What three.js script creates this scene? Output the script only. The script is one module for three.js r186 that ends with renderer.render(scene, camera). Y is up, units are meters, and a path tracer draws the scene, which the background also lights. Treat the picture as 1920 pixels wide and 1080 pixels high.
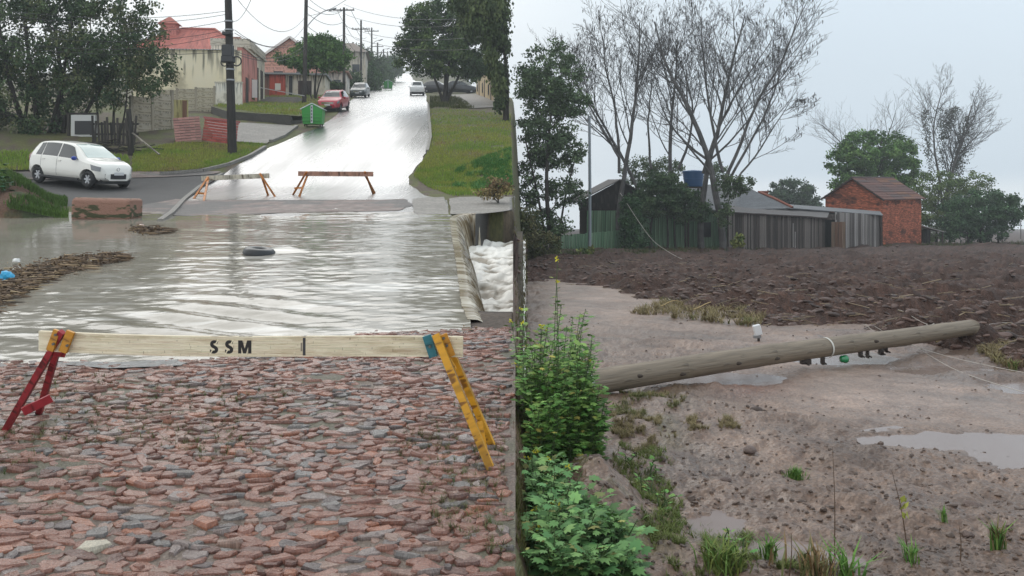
import * as THREE from 'three';
import { RoundedBoxGeometry } from 'three/addons/geometries/RoundedBoxGeometry.js';
import { mergeGeometries } from 'three/addons/utils/BufferGeometryUtils.js';
import { Brush, Evaluator, SUBTRACTION } from 'three-bvh-csg';

// ---------- camera, sky, sun, exposure ----------
const F = 1600, HOR = 340, EYE = 1.75, CX = 960;         // focal length and eye-level row of a 1920 x 1080 frame
const scene = new THREE.Scene();
const camera = new THREE.PerspectiveCamera(2 * Math.atan(540 / F) * 180 / Math.PI, 16 / 9, 0.05, 4000);
camera.position.set(0, EYE, 0);
camera.setViewOffset(1920, 1080, 0, 540 - HOR, 1920, 1080);
const renderer = new THREE.WebGLRenderer({ antialias: true });
renderer.setSize(1024, 576);
renderer.toneMapping = THREE.LinearToneMapping;
renderer.toneMappingExposure = 1.42;
renderer.shadowMap.enabled = true;

const lerp = (a, b, t) => a + (b - a) * t, clamp = (x, a = 0, b = 1) => Math.min(b, Math.max(a, x));
const sstep = (a, b, x) => { const t = clamp((x - a) / (b - a)); return t * t * (3 - 2 * t); };
let rs = 12345;
const seed = (s) => { rs = s | 0; };
const rnd = () => { rs = (rs + 0x6d2b79f5) | 0; let t = Math.imul(rs ^ (rs >>> 15), 1 | rs); t = (t + Math.imul(t ^ (t >>> 7), 61 | t)) ^ t; return ((t ^ (t >>> 14)) >>> 0) / 4294967296; };
const rr = (a, b) => a + (b - a) * rnd();
const gauss = () => (rnd() + rnd() + rnd() + rnd() - 2) * 0.866;
const hash = (x, y) => { let h = Math.imul(x | 0, 374761393) + Math.imul(y | 0, 668265263); h = Math.imul(h ^ (h >>> 13), 1274126177); return ((h ^ (h >>> 16)) >>> 0) / 4294967296; };
function vn(x, y, per = 0) {                                 // value noise, periodic when per > 0
  const xi = Math.floor(x), yi = Math.floor(y), fx = x - xi, fy = y - yi, sx = fx * fx * (3 - 2 * fx), sy = fy * fy * (3 - 2 * fy);
  const w = (v) => per ? ((v % per) + per) % per : v;
  const a = hash(w(xi), w(yi)), b = hash(w(xi + 1), w(yi)), c = hash(w(xi), w(yi + 1)), d = hash(w(xi + 1), w(yi + 1));
  return lerp(lerp(a, b, sx), lerp(c, d, sx), sy);
}
function fbm(x, y, oct = 4, per = 0) { let s = 0, a = 0.5, n = 0; for (let i = 0; i < oct; i++) { s += a * vn(x + i * 17, y + i * 31, per); n += a; a *= 0.5; x *= 2; y *= 2; per *= 2; } return s / n; }

{ // overcast sky: thin bright cloud over the street side, heavier blue-grey cloud over the field side
  const W = 512, Hh = 256, a = new Float32Array(W * Hh * 4);
  for (let j = 0; j < Hh; j++) for (let i = 0; i < W; i++) {
    const az = ((i + 0.5) / W - 0.25) * 360, el = ((j + 0.5) / Hh - 0.5) * 180;
    let t = az > 180 ? az - 360 : az;                         // 0 straight ahead, negative to the left
    const right = t < -90 || t > 90 ? 0.5 + 0.5 * Math.sin(t * Math.PI / 180) : sstep(-17, 21, t);
    const n = fbm(i / W * 16, j / Hh * 20, 4, 16) - 0.5, up = sstep(-10, 60, el);
    const L = [0.90 + 0.05 * up, 0.925 + 0.04 * up, 0.925 + 0.04 * up], R = [0.555 + 0.07 * up, 0.645 + 0.06 * up, 0.725 + 0.05 * up];
    for (let k = 0; k < 3; k++) a[(j * W + i) * 4 + k] = lerp(L[k], R[k], right) * (1 + 0.09 * n);
    a[(j * W + i) * 4 + 3] = 1;
  }
  const sky = new THREE.DataTexture(a, W, Hh, THREE.RGBAFormat, THREE.FloatType);
  sky.mapping = THREE.EquirectangularReflectionMapping; sky.magFilter = THREE.LinearFilter; sky.needsUpdate = true;
  scene.background = sky; scene.environment = sky;
}
const sun = new THREE.DirectionalLight(new THREE.Color(1, 0.97, 0.93), 0.66);
sun.position.set(-34, 80, -120); sun.target.position.set(0, 0, -30); sun.castShadow = true; sun.shadow.radius = 95;
Object.assign(sun.shadow.camera, { left: -90, right: 90, top: 90, bottom: -90, near: 1, far: 260 }); sun.shadow.mapSize.set(2048, 2048);
scene.add(sun, sun.target);
scene.fog = new THREE.FogExp2(new THREE.Color(0.86, 0.91, 0.95), 0.0010);

// ---------- helpers ----------
const V = (x, y, z) => new THREE.Vector3(x, y, z);
const P = (px, py, d) => V((px - CX) / F * d, EYE - (py - HOR) / F * d, -d);
const used = new Map();
const numbered = (n) => { const k = used.get(n) || 0; used.set(n, k + 1); return k ? n + '_' + String(k).padStart(3, '0') : n; };
function tag(o, label, category, group) { o.userData.label = label; o.userData.category = category; if (group) o.userData.group = group; return o; }
function thing(name, label, category, pos, turn = 0, group) { const g = new THREE.Group(); g.name = numbered(name); g.position.copy(pos); g.rotation.y = turn; scene.add(g); return tag(g, label, category, group); }
function mesh(name, geo, mat, parent = scene) { const m = new THREE.Mesh(geo, mat); m.name = parent === scene ? numbered(name) : name; m.castShadow = m.receiveShadow = true; parent.add(m); return m; }
function struct(m) { m.userData.kind = 'structure'; return m; }
function stuff(m, label, category) { m.userData.kind = 'stuff'; if (label) tag(m, label, category); return m; }
const lin = (r, g, b) => new THREE.Color().setRGB(r, g, b);
function M(color, rough = 0.8, extra = {}) { return new THREE.MeshStandardMaterial({ color: Array.isArray(color) ? lin(...color) : color, roughness: rough, side: THREE.DoubleSide, ...extra }); }
function MP(color, rough, extra) { return new THREE.MeshPhysicalMaterial({ color: Array.isArray(color) ? lin(...color) : color, roughness: rough, side: THREE.DoubleSide, ...extra }); }
function tex(S, fn, { srgb = true, rep = 1, T = S } = {}) {   // fn(u, v) -> [r, g, b] 0..1
  const a = new Uint8Array(S * T * 4);
  for (let j = 0; j < T; j++) for (let i = 0; i < S; i++) { const c = fn(i / S, j / T), o = (j * S + i) * 4; for (let k = 0; k < 3; k++) a[o + k] = clamp(c[k]) * 255; a[o + 3] = 255; }
  const t = new THREE.DataTexture(a, S, T); t.wrapS = t.wrapT = THREE.RepeatWrapping; t.magFilter = THREE.LinearFilter; t.minFilter = THREE.LinearMipmapLinearFilter; t.generateMipmaps = true;
  if (srgb) t.colorSpace = THREE.SRGBColorSpace; t.repeat.set(rep, rep); t.needsUpdate = true; return t;
}
const gray = (v) => [v, v, v];
function rep(t, rx, ry = rx) { const c = t.clone(); c.repeat.set(rx, ry); c.needsUpdate = true; return c; }

class MB {                                                   // collects faces into one mesh
  constructor() { this.p = []; this.n = []; this.u = []; this.c = []; this.i = []; this.col = [1, 1, 1]; }
  v(x, y, z, nx, ny, nz, u, w) { this.p.push(x, y, z); this.n.push(nx, ny, nz); this.u.push(u, w); this.c.push(...this.col); return this.p.length / 3 - 1; }
  quad(a, b, c, d) {                                           // corners in order
    const n = V().subVectors(b, a).cross(V().subVectors(d, a)).normalize(), w = a.distanceTo(b), h = a.distanceTo(d), k = this.p.length / 3;
    [[a, 0, 0], [b, w, 0], [c, w, h], [d, 0, h]].forEach(([q, u, v]) => this.v(q.x, q.y, q.z, n.x, n.y, n.z, u, v));
    this.i.push(k, k + 1, k + 2, k, k + 2, k + 3); return this;
  }
  tri(a, b, c) { const n = V().subVectors(b, a).cross(V().subVectors(c, a)).normalize(), k = this.p.length / 3; [a, b, c].forEach((q) => this.v(q.x, q.y, q.z, n.x, n.y, n.z, q.x, q.y)); this.i.push(k, k + 1, k + 2); return this; }
  hex(q) {                                                     // q: 4 bottom corners then 4 top corners
    this.quad(q[0], q[1], q[5], q[4]).quad(q[1], q[2], q[6], q[5]).quad(q[2], q[3], q[7], q[6]).quad(q[3], q[0], q[4], q[7]).quad(q[4], q[5], q[6], q[7]).quad(q[3], q[2], q[1], q[0]); return this;
  }
  box(x0, x1, y0, y1, z0, z1) { return this.hex([V(x0, y0, z1), V(x1, y0, z1), V(x1, y0, z0), V(x0, y0, z0), V(x0, y1, z1), V(x1, y1, z1), V(x1, y1, z0), V(x0, y1, z0)]); }
  bar(a, b, w, h, up = V(0, 1, 0)) {                           // rectangular bar from a to b
    const f = V().subVectors(b, a).normalize(), s = V().crossVectors(f, up).normalize().multiplyScalar(w / 2), t = V().crossVectors(s, f).normalize().multiplyScalar(h / 2);
    const c = (o, i, j) => o.clone().addScaledVector(s, i).addScaledVector(t, j);
    return this.hex([c(a, -1, -1), c(a, 1, -1), c(b, 1, -1), c(b, -1, -1), c(a, -1, 1), c(a, 1, 1), c(b, 1, 1), c(b, -1, 1)]);
  }
  tube(pts, rad, sides = 6, cap = false) {
    const k0 = this.p.length / 3, N = pts.length; let len = 0, s = null;
    for (let i = 0; i < N; i++) {
      const f = V().subVectors(pts[Math.min(N - 1, i + 1)], pts[Math.max(0, i - 1)]).normalize();
      if (!s) s = Math.abs(f.y) > 0.9 ? V(1, 0, 0) : V(0, 1, 0);
      s = s.clone().addScaledVector(f, -s.dot(f)); if (s.lengthSq() < 1e-8) s = V(1, 0, 0.3).addScaledVector(f, -f.x); s.normalize();
      const t = V().crossVectors(f, s), r = typeof rad === 'number' ? rad : rad[i];
      if (i) len += pts[i].distanceTo(pts[i - 1]);
      for (let j = 0; j <= sides; j++) { const a = j / sides * 2 * Math.PI, c = Math.cos(a), q = Math.sin(a), nx = s.x * c + t.x * q, ny = s.y * c + t.y * q, nz = s.z * c + t.z * q; this.v(pts[i].x + nx * r, pts[i].y + ny * r, pts[i].z + nz * r, nx, ny, nz, j / sides * 6.28 * r, len); }
      if (i) for (let j = 0; j < sides; j++) { const a = k0 + (i - 1) * (sides + 1) + j, b = a + sides + 1; this.i.push(a, a + 1, b, a + 1, b + 1, b); }
    }
    if (cap) for (const e of [0, N - 1]) {
      const f = V().subVectors(pts[e], pts[e ? N - 2 : 1]).normalize(), k = this.v(pts[e].x, pts[e].y, pts[e].z, f.x, f.y, f.z, 0, 0), b = k0 + e * (sides + 1), rim = [];
      for (let j = 0; j <= sides; j++) rim.push(this.v(this.p[(b + j) * 3], this.p[(b + j) * 3 + 1], this.p[(b + j) * 3 + 2], f.x, f.y, f.z, Math.cos(j) * 0.1, Math.sin(j) * 0.1));
      for (let j = 0; j < sides; j++) if (e) this.i.push(k, rim[j], rim[j + 1]); else this.i.push(k, rim[j + 1], rim[j]);
    }
    return this;
  }
  leaf(x, y, z, s, ax, ay, az, bx, by, bz) {                    // folded four-point leaf, a: along, b: across
    const k = this.p.length / 3, nx = ay * bz - az * by, ny = az * bx - ax * bz, nz = ax * by - ay * bx;
    this.v(x, y, z, nx, ny, nz, 0, 0); this.v(x + (ax * 0.5 + bx * 0.32 + nx * 0.1) * s, y + (ay * 0.5 + by * 0.32 + ny * 0.1) * s, z + (az * 0.5 + bz * 0.32 + nz * 0.1) * s, nx, ny, nz, 1, 0);
    this.v(x + ax * s, y + ay * s, z + az * s, nx, ny, nz, 1, 1); this.v(x + (ax * 0.5 - bx * 0.32 + nx * 0.1) * s, y + (ay * 0.5 - by * 0.32 + ny * 0.1) * s, z + (az * 0.5 - bz * 0.32 + nz * 0.1) * s, nx, ny, nz, 0, 1);
    this.i.push(k, k + 2, k + 1, k, k + 3, k + 2);
  }
  rleaf(x, y, z, s, droop = 0) {                               // leaf at a random angle
    let ax = gauss(), ay = gauss() - droop, az = gauss(), l = Math.hypot(ax, ay, az) || 1; ax /= l; ay /= l; az /= l;
    let bx = gauss(), by = gauss(), bz = gauss(); const q = bx * ax + by * ay + bz * az; bx -= q * ax; by -= q * ay; bz -= q * az; l = Math.hypot(bx, by, bz) || 1;
    this.leaf(x, y, z, s, ax, ay, az, bx / l, by / l, bz / l);
  }
  geo(g, m) {
    const k = this.p.length / 3, q = m ? g.clone().applyMatrix4(m) : g, a = q.attributes, I = q.index;
    for (let i = 0; i < a.position.count; i++) this.v(a.position.getX(i), a.position.getY(i), a.position.getZ(i), a.normal.getX(i), a.normal.getY(i), a.normal.getZ(i), a.uv ? a.uv.getX(i) : 0, a.uv ? a.uv.getY(i) : 0);
    if (I) for (let i = 0; i < I.count; i++) this.i.push(k + I.getX(i)); else for (let i = 0; i < a.position.count; i++) this.i.push(k + i);
    return this;
  }
  geometry(color) {
    const g = new THREE.BufferGeometry();
    g.setAttribute('position', new THREE.Float32BufferAttribute(this.p, 3)); g.setAttribute('normal', new THREE.Float32BufferAttribute(this.n, 3)); g.setAttribute('uv', new THREE.Float32BufferAttribute(this.u, 2));
    if (color) g.setAttribute('color', new THREE.Float32BufferAttribute(this.c, 3));
    g.setIndex(this.i); return g;
  }
  build(name, mat, parent = scene) { return mesh(name, this.geometry(mat.vertexColors), mat, parent); }
}
const vcurve = (pts, n) => new THREE.CatmullRomCurve3(pts).getPoints(n);
function interp(tab, x) { let i = 0; while (i < tab.length - 2 && x > tab[i + 1][0]) i++; const [a, b] = [tab[i], tab[i + 1]]; return lerp(a[1], b[1], clamp((x - a[0]) / (b[0] - a[0]))); }
function smoothTab(tab, x) {                                  // cubic through the table's points
  let i = 0; while (i < tab.length - 2 && x > tab[i + 1][0]) i++;
  const sl = (k) => k <= 0 ? (tab[1][1] - tab[0][1]) / (tab[1][0] - tab[0][0]) : k >= tab.length - 1 ? (tab[k][1] - tab[k - 1][1]) / (tab[k][0] - tab[k - 1][0]) : (tab[k + 1][1] - tab[k - 1][1]) / (tab[k + 1][0] - tab[k - 1][0]);
  const [x0, y0] = tab[i], [x1, y1] = tab[i + 1], h = x1 - x0, t = clamp((x - x0) / h), t2 = t * t, t3 = t2 * t;
  return (2 * t3 - 3 * t2 + 1) * y0 + (t3 - 2 * t2 + t) * h * sl(i) + (3 * t2 - 2 * t3) * y1 + (t3 - t2) * h * sl(i + 1);
}

// ---------- the lie of the land: a hill street on the left, falling farmland on the right ----------
const hill = [[0, EYE - 1.9], [10, EYE - 1.3375], [20, EYE - 0.775], [25, EYE - 0.49], [30, EYE - 0.2], [33, EYE + 0.33], [35, EYE + 0.80], [38, EYE + 1.42], [42, EYE + 2.15], [46, EYE + 2.9], [52, EYE + 3.84], [61, EYE + 5.07], [78, EYE + 7.46], [95, EYE + 9.6], [130, EYE + 14], [180, EYE + 20.3], [260, EYE + 31], [400, EYE + 50], [620, EYE + 79]];
const yStreet = (d) => smoothTab(hill, d);
const yField = (d) => EYE - 1.74 - 0.053125 * d;
function land(x, d) {                                         // natural ground height at x, depth d
  const u = x / Math.max(d, 0.3);
  const cross = sstep(22, 30, d) * (1 - sstep(48, 70, d)) * 0.06 * Math.max(0, -13 - x);
  const a0 = lerp(0.0005, -0.06, sstep(80, 130, d)), a1 = lerp(lerp(0.03, 0.015, sstep(6, 10, d)), 0.012, sstep(80, 130, d));
  return lerp(yStreet(d) + cross, yField(d), sstep(a0, a1, u));
}
function hit(px, py) {                                        // where the ray through a point of the frame meets the ground
  const u = (px - CX) / F, s = (py - HOR) / F; let a = 1, b = 1;
  const f = (d) => (EYE - s * d) - land(u * d, d);
  while (f(b) > 0 && b < 640) { a = b; b *= 1.03; }
  for (let i = 0; i < 40; i++) { const m = (a + b) / 2; if (f(m) > 0) a = m; else b = m; }
  return V(u * b, land(u * b, b), -b);
}
const dAt = (px, py) => -hit(px, py).z;
// a sheet laid over the ground: outline given as points of the frame, one span per row
function drape(name, poly, mat, { off = 0.01, rows = 40, cols = 30, h = null, edge = 0, col = null, base = null, pw = 1 } = {}) {
  const ys = poly.map((q) => q[1]), y0 = Math.max(...ys), y1 = Math.min(...ys), p = [], u = [], c = [], idx = [];
  for (let j = 0; j <= rows; j++) {
    const py = lerp(y0 - 0.02, y1 + 0.02, Math.pow(j / rows, pw)), xs = [];
    for (let k = 0; k < poly.length; k++) { const [ax, ay] = poly[k], [bx, by] = poly[(k + 1) % poly.length]; if ((ay <= py) !== (by <= py)) xs.push(lerp(ax, bx, (py - ay) / (by - ay))); }
    let l = Math.min(...xs), r = Math.max(...xs);
    if (edge) { const w = Math.min(edge, (r - l) * 0.45); l += (fbm(py * 0.13, 3, 3) - 0.5) * w; r += (fbm(py * 0.13, 9, 3) - 0.5) * w; }
    for (let i = 0; i <= cols; i++) {
      const px = lerp(l, r, i / cols), q = hit(px, py), d = -q.z, y = (base ? base(q.x, d) : q.y) + off + (h ? h(q.x, d, px, py) : 0);
      p.push(q.x, y, q.z); u.push(q.x, d); if (mat.vertexColors) c.push(...(col ? col(q.x, d, px, py) : [1, 1, 1]));
      if (i && j) { const a = j * (cols + 1) + i; idx.push(a - cols - 2, a - cols - 1, a, a - cols - 2, a, a - 1); }
    }
  }
  const g = new THREE.BufferGeometry(); g.setAttribute('position', new THREE.Float32BufferAttribute(p, 3)); g.setAttribute('uv', new THREE.Float32BufferAttribute(u, 2));
  if (mat.vertexColors) g.setAttribute('color', new THREE.Float32BufferAttribute(c, 3));
  g.setIndex(idx); g.computeVertexNormals(); return struct(mesh(name, g, mat));
}
const inPoly = (poly, x, y) => { let r = false; for (let i = 0, j = poly.length - 1; i < poly.length; j = i++) { const [xi, yi] = poly[i], [xj, yj] = poly[j]; if ((yi > y) !== (yj > y) && x < (xj - xi) * (y - yi) / (yj - yi) + xi) r = !r; } return r; };
const pxOf = (x, d) => CX + x / d * F, pyOf = (y, d) => HOR - (y - EYE) / d * F;
// ---------- materials ----------
const tGrit = tex(512, (u, v) => gray(0.62 + 0.38 * fbm(u * 64, v * 64, 3, 64) * (0.7 + 0.6 * fbm(u * 6, v * 6, 3, 6))));
const bGrit = tex(512, (u, v) => gray(0.5 * fbm(u * 48, v * 48, 4, 48) + 0.5 * fbm(u * 12, v * 12, 3, 12)), { srgb: false });
const bMud = tex(512, (u, v) => { const a = fbm(u * 10, v * 10, 5, 10), b = Math.abs(fbm(u * 26 + 3, v * 26, 3, 26) - 0.5) * 2; return gray(0.55 * a + 0.45 * (1 - b)); }, { srgb: false });
const rWet = tex(512, (u, v) => { const f = sstep(0.40, 0.62, fbm(u * 5, v * 5, 5, 5)); return [0, 0.2 + 0.15 * f + 0.10 * fbm(u * 80, v * 80, 2, 80), 0]; }, { srgb: false });
const tWood = tex(256, (u, v) => { const g = fbm(u * 24 + 0.6 * fbm(u * 3, v * 2, 2, 2), v * 2, 4, 0), k = vn(u * 90, v * 3); return gray(0.28 + 0.75 * g + 0.2 * k); });
const tBark = tex(256, (u, v) => gray(0.45 + 0.55 * fbm(u * 24, v * 6, 4, 6)));
const tPlaster = tex(512, (u, v) => { const st = sstep(0.52, 0.75, fbm(u * 40, v * 3, 3, 0)) * sstep(0.6, 1.0, v + 0.3 * (fbm(u * 12, 4, 3) - 0.3)); const b = fbm(u * 5, v * 5, 5, 5); const k = 1 - 0.42 * st - 0.2 * sstep(0.5, 0.7, b); return [k, k * (1 - 0.03 * b), k * (1 - 0.10 * b)]; });
const vary = (c, a) => c.map((x) => x * a);
const mat = {};
mat.ground = M([1, 1, 1], 0.9, { vertexColors: true, map: rep(tGrit, 0.5), bumpMap: rep(bGrit, 0.7), bumpScale: 0.03 });
mat.asphalt = MP([0.085, 0.085, 0.088], 1, { map: rep(tGrit, 0.4), roughnessMap: rep(rWet, 0.30, 0.012), clearcoat: 1, clearcoatRoughness: 0.27 });
mat.asphaltDamp = MP([0.062, 0.06, 0.06], 0.72, { map: rep(tGrit, 0.5), bumpMap: rep(bGrit, 1.2), bumpScale: 0.006 });
mat.redPave = M([1, 1, 1], 0.6, { vertexColors: true, map: rep(tGrit, 0.9), bumpMap: rep(bMud, 0.9), bumpScale: 0.03 });
mat.concrete = M([0.34, 0.315, 0.28], 0.7, { map: rep(tGrit, 0.35), bumpMap: rep(bGrit, 0.9), bumpScale: 0.004 });
mat.concreteDark = M([0.085, 0.078, 0.07], 0.6, { map: rep(tGrit, 0.6), bumpMap: rep(bGrit, 0.9), bumpScale: 0.01 });
mat.kerb = M([0.33, 0.31, 0.28], 0.7, { map: rep(tGrit, 0.8), bumpMap: rep(bGrit, 1), bumpScale: 0.008 });
mat.flood = MP([1, 1, 1], 0.1, { vertexColors: true, ior: 1.33 });
mat.fall = MP([1, 1, 1], 0.2, { vertexColors: true, ior: 1.33 });
mat.foam = M([1, 1, 1], 0.45, { vertexColors: true });
mat.bedding = M([1, 1, 1], 0.55, { vertexColors: true, map: rep(tGrit, 1.5), bumpMap: rep(bMud, 2.5), bumpScale: 0.015 });
mat.mud = MP([1, 1, 1], 1, { vertexColors: true, map: rep(tGrit, 0.9), roughnessMap: rep(tex(256, (u, v) => [0, 0.24 + 0.36 * fbm(u * 8, v * 8, 4, 8), 0], { srgb: false }), 0.3), bumpMap: rep(bMud, 1.1), bumpScale: 0.02 });
mat.plough = MP([1, 1, 1], 0.68, { specularIntensity: 0.5, vertexColors: true, map: rep(tGrit, 0.8), bumpMap: rep(bMud, 1.4), bumpScale: 0.05 });
mat.puddle = MP([0.20, 0.15, 0.13], 0.14, { ior: 1.33 });

// ---------- ground sheet ----------
const ford = [[-420, 650], [-420, 402], [130, 402], [300, 400], [846, 404], [852, 455], [864, 520], [872, 575], [880, 600], [700, 640], [330, 705], [80, 690]];
const fordEdge = [[892, 402], [868, 403], [850, 409], [849, 430], [853, 455], [864, 520], [872, 575], [879, 592], [884, 604]].map(([x, y]) => hit(x, y));
const upRoad = [[470, 292], [515, 272], [560, 252], [598, 238], [620, 222], [645, 200], [664, 183], [690, 170], [735, 155], [745, 142], [752, 137], [768, 137], [776, 150], [790, 165], [800, 180], [803, 200], [805, 240], [806, 262], [800, 285], [782, 310], [768, 328], [766, 345], [800, 366], [838, 374], [842, 406], [300, 406], [340, 372], [420, 325]];
const crossSt = [[-420, 334], [-420, 388], [120, 384], [310, 398], [340, 372], [425, 322], [300, 327]];
const drive = [[385, 222], [430, 228], [545, 234], [556, 238], [530, 256], [505, 266], [470, 262], [400, 256]];
function lowered(x, d) {                                       // depth of cut under roads, ford and stream
  if (x > 0.02 * d || d < 5) return 0;
  const px = pxOf(x, d), py = pyOf(land(x, d), d);
  if (d > 9.3 && d < 20.5 && x > interp(fordEdge.slice().reverse().map((q) => [-q.z, q.x]), d) + 0.05 && x < 0.004 * d) return 1.25;
  if (inPoly(ford, px, py)) return 0.14;
  if (inPoly(upRoad, px, py) || inPoly(crossSt, px, py) || inPoly(drive, px, py)) return 0.05;
  return 0;
}
const streamY = (d) => yStreet(d) - 0.72;
{
  const rows = 330, us = []; for (let i = 0; i <= 330; i++) { const t = i / 330 * 2 - 1; us.push(0.8 * Math.sign(t) * (0.35 * Math.abs(t) + 0.65 * t * t)); }
  const p = [], uv = [], c = [], idx = [];
  for (let j = 0; j <= rows; j++) {
    const d = j < 20 ? -3 + j * 0.22 : 1.4 * Math.pow(640 / 1.4, Math.pow((j - 20) / (rows - 20), 1.12));
    us.forEach((u, i) => {
      const D = Math.max(d, 0.3), x = u * (Math.max(d, 0) + 5 * (1 - sstep(0, 8, d))), U = x / D;
      let y = land(x, D) - lowered(x, D) - 0.012 + 0.05 * (fbm(x * 1.3, d * 1.3, 3) - 0.5) * sstep(4, 12, d);
      if (U > 0.0 && U < 0.013 && d > 8.6 && d < 21.5) y = Math.max(y, streamY(d) + 0.16 + 0.1 * (fbm(d * 2, 1, 2) - 0.5));   // earth bank that keeps the stream in
      if (x < 0.03 * D && d < 8) y -= 0.1;
      if (U > 0.02) y -= 0.12;                                  // the field sheets lie on top of it
      p.push(x, y, -d); uv.push(x, d);
      const n = fbm(x * 0.35, d * 0.35, 4), m = fbm(x * 1.7 + 9, d * 1.7, 3);
      let k = U < 0.02 ? [lerp(0.12, 0.17, n), lerp(0.14, 0.16, n), 0.045] : [0.14, 0.1, 0.085];   // turf soil / field soil
      if (U < 0.02 && m > 0.56) k = [0.15, 0.115, 0.075];
      if (U > -0.002 && d < 22) k = [0.13, 0.105, 0.07];
      if (U < 0.02 && d > 8 && d < 21 && x > -1.6 && lowered(x, D) > 0.5) k = [0.07, 0.055, 0.04];
      if (U < 0.02 && d > 7 && d < 9.8 && x > -0.9) k = [0.12, 0.09, 0.07];
      c.push(...k);
      if (i && j) { const w = us.length, a = j * w + i; idx.push(a - w - 1, a - w, a, a - w - 1, a, a - 1); }
    });
  }
  const g = new THREE.BufferGeometry(); g.setAttribute('position', new THREE.Float32BufferAttribute(p, 3)); g.setAttribute('uv', new THREE.Float32BufferAttribute(uv, 2)); g.setAttribute('color', new THREE.Float32BufferAttribute(c, 3));
  g.setIndex(idx); g.computeVertexNormals(); struct(mesh('ground', g, mat.ground));
}

// ---------- street side: roads, ford, stream ----------
drape('road', upRoad, mat.asphalt, { off: -0.02, rows: 150, cols: 40, edge: 8 });
drape('cross_street', crossSt, mat.asphaltDamp, { off: -0.024, rows: 40, cols: 50, edge: 4 });
const redCol = (x, d) => { const n = fbm(x * 3, d * 2.5, 4), m = vn(x * 9, d * 7); const k = sstep(0.5, 0.8, vn(x * 5 + 3, d * 4)), e = sstep(0.40, 0.6, fbm(x * 0.9, d * 1.2 + 4, 4)); return [lerp(0.12, lerp(0.15, 0.32, m) + 0.08 * k, e), lerp(0.11, lerp(0.10, 0.20, m) + 0.03 * n + 0.08 * k, e), lerp(0.105, lerp(0.085, 0.175, m) + 0.03 * n + 0.07 * k, e)]; };
drape('paved_strip', [[-300, 318], [0, 319], [200, 324], [330, 319], [420, 321], [395, 327], [300, 332], [0, 337], [-300, 336]], mat.redPave, { off: 0.0, rows: 14, cols: 120, col: redCol });
drape('paved_strip', [[318, 402], [350, 376], [420, 374], [620, 377], [758, 372], [770, 384], [740, 394], [520, 398], [395, 406]], mat.redPave, { off: -0.017, rows: 40, cols: 140, edge: 60, col: redCol, h: (x, d) => 0.015 * fbm(x * 4, d * 3, 2) });
drape('paved_strip', [[245, 404], [262, 384], [330, 372], [352, 374], [318, 404]], mat.redPave, { off: -0.016, rows: 16, cols: 40, edge: 10, col: redCol });
drape('concrete_slab', [[772, 372], [832, 369], [842, 405], [790, 404], [776, 396]], mat.concrete, { off: 0.0, rows: 14, cols: 20, edge: 6 });
drape('concrete_slab', [[842, 371], [965, 368], [965, 396], [893, 403], [846, 403]], mat.concrete, { off: 0.02, rows: 14, cols: 20, edge: 6 });
drape('driveway', drive, mat.concrete, { off: -0.01, rows: 20, cols: 20 });
// moving flood water over the ford
const rip = (x, d) => {
  const far = sstep(5.5, 12, d), w = fbm(x * 0.5, d * 0.5, 2);
  let h = 0.010 * (fbm(x * 1.3 + 0.6 * w + d * 0.25, d * 3.4, 4) - 0.5) + 0.010 * (fbm(x * 5 + 5 + 0.8 * d, d * 9, 3) - 0.5) + 0.02 * (fbm(x * 0.4, d * 1.1 + 7, 2) - 0.5);
  const v = Math.sin((d - 7.6 + (x + 3.3) * 0.55) * 11 + 3 * w) * Math.exp(-Math.pow((x + 3.0) / 0.9, 2) - Math.pow((d - 8.6) / 1.0, 2));
  h += 0.022 * v + 0.03 * Math.exp(-Math.pow((x + 3.72) / 0.4, 2) - Math.pow((d - 13.9) / 0.35, 2));
  const pool = sstep(-4.6, -6.2, x + 0.12 * (d - 10)) * sstep(10, 12, d);
  return h * (1 - 0.75 * pool) * lerp(0.9, 1.15, far) - sstep(17.6, 21.5, d) * (0.045 + 0.05 * (fbm(x * 0.9, d * 0.7, 3) - 0.5)) * sstep(-12.5, -10.5, x);
};
drape('flood_water', [[-420, 700], [-420, 398], [300, 398], [330, 386], [770, 384], [842, 398], [846, 402], [849, 430], [853, 455], [864, 520], [872, 575], [882, 602], [884, 660], [700, 700], [330, 712]], mat.flood, {
  off: 0.02, rows: 330, cols: 300, h: rip, pw: 0.8,
  col: (x, d) => { const n = fbm(x * 0.6, d * 1.6, 4), f = sstep(0.60, 0.74, fbm(x * 1.3 + 3, d * 5 + 1, 4)) * sstep(-8, -3, x); return [lerp(lerp(0.21, 0.32, n), 0.55, f * 0.7), lerp(lerp(0.19, 0.295, n), 0.53, f * 0.7), lerp(lerp(0.15, 0.25, n), 0.49, f * 0.7)]; } });
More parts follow.
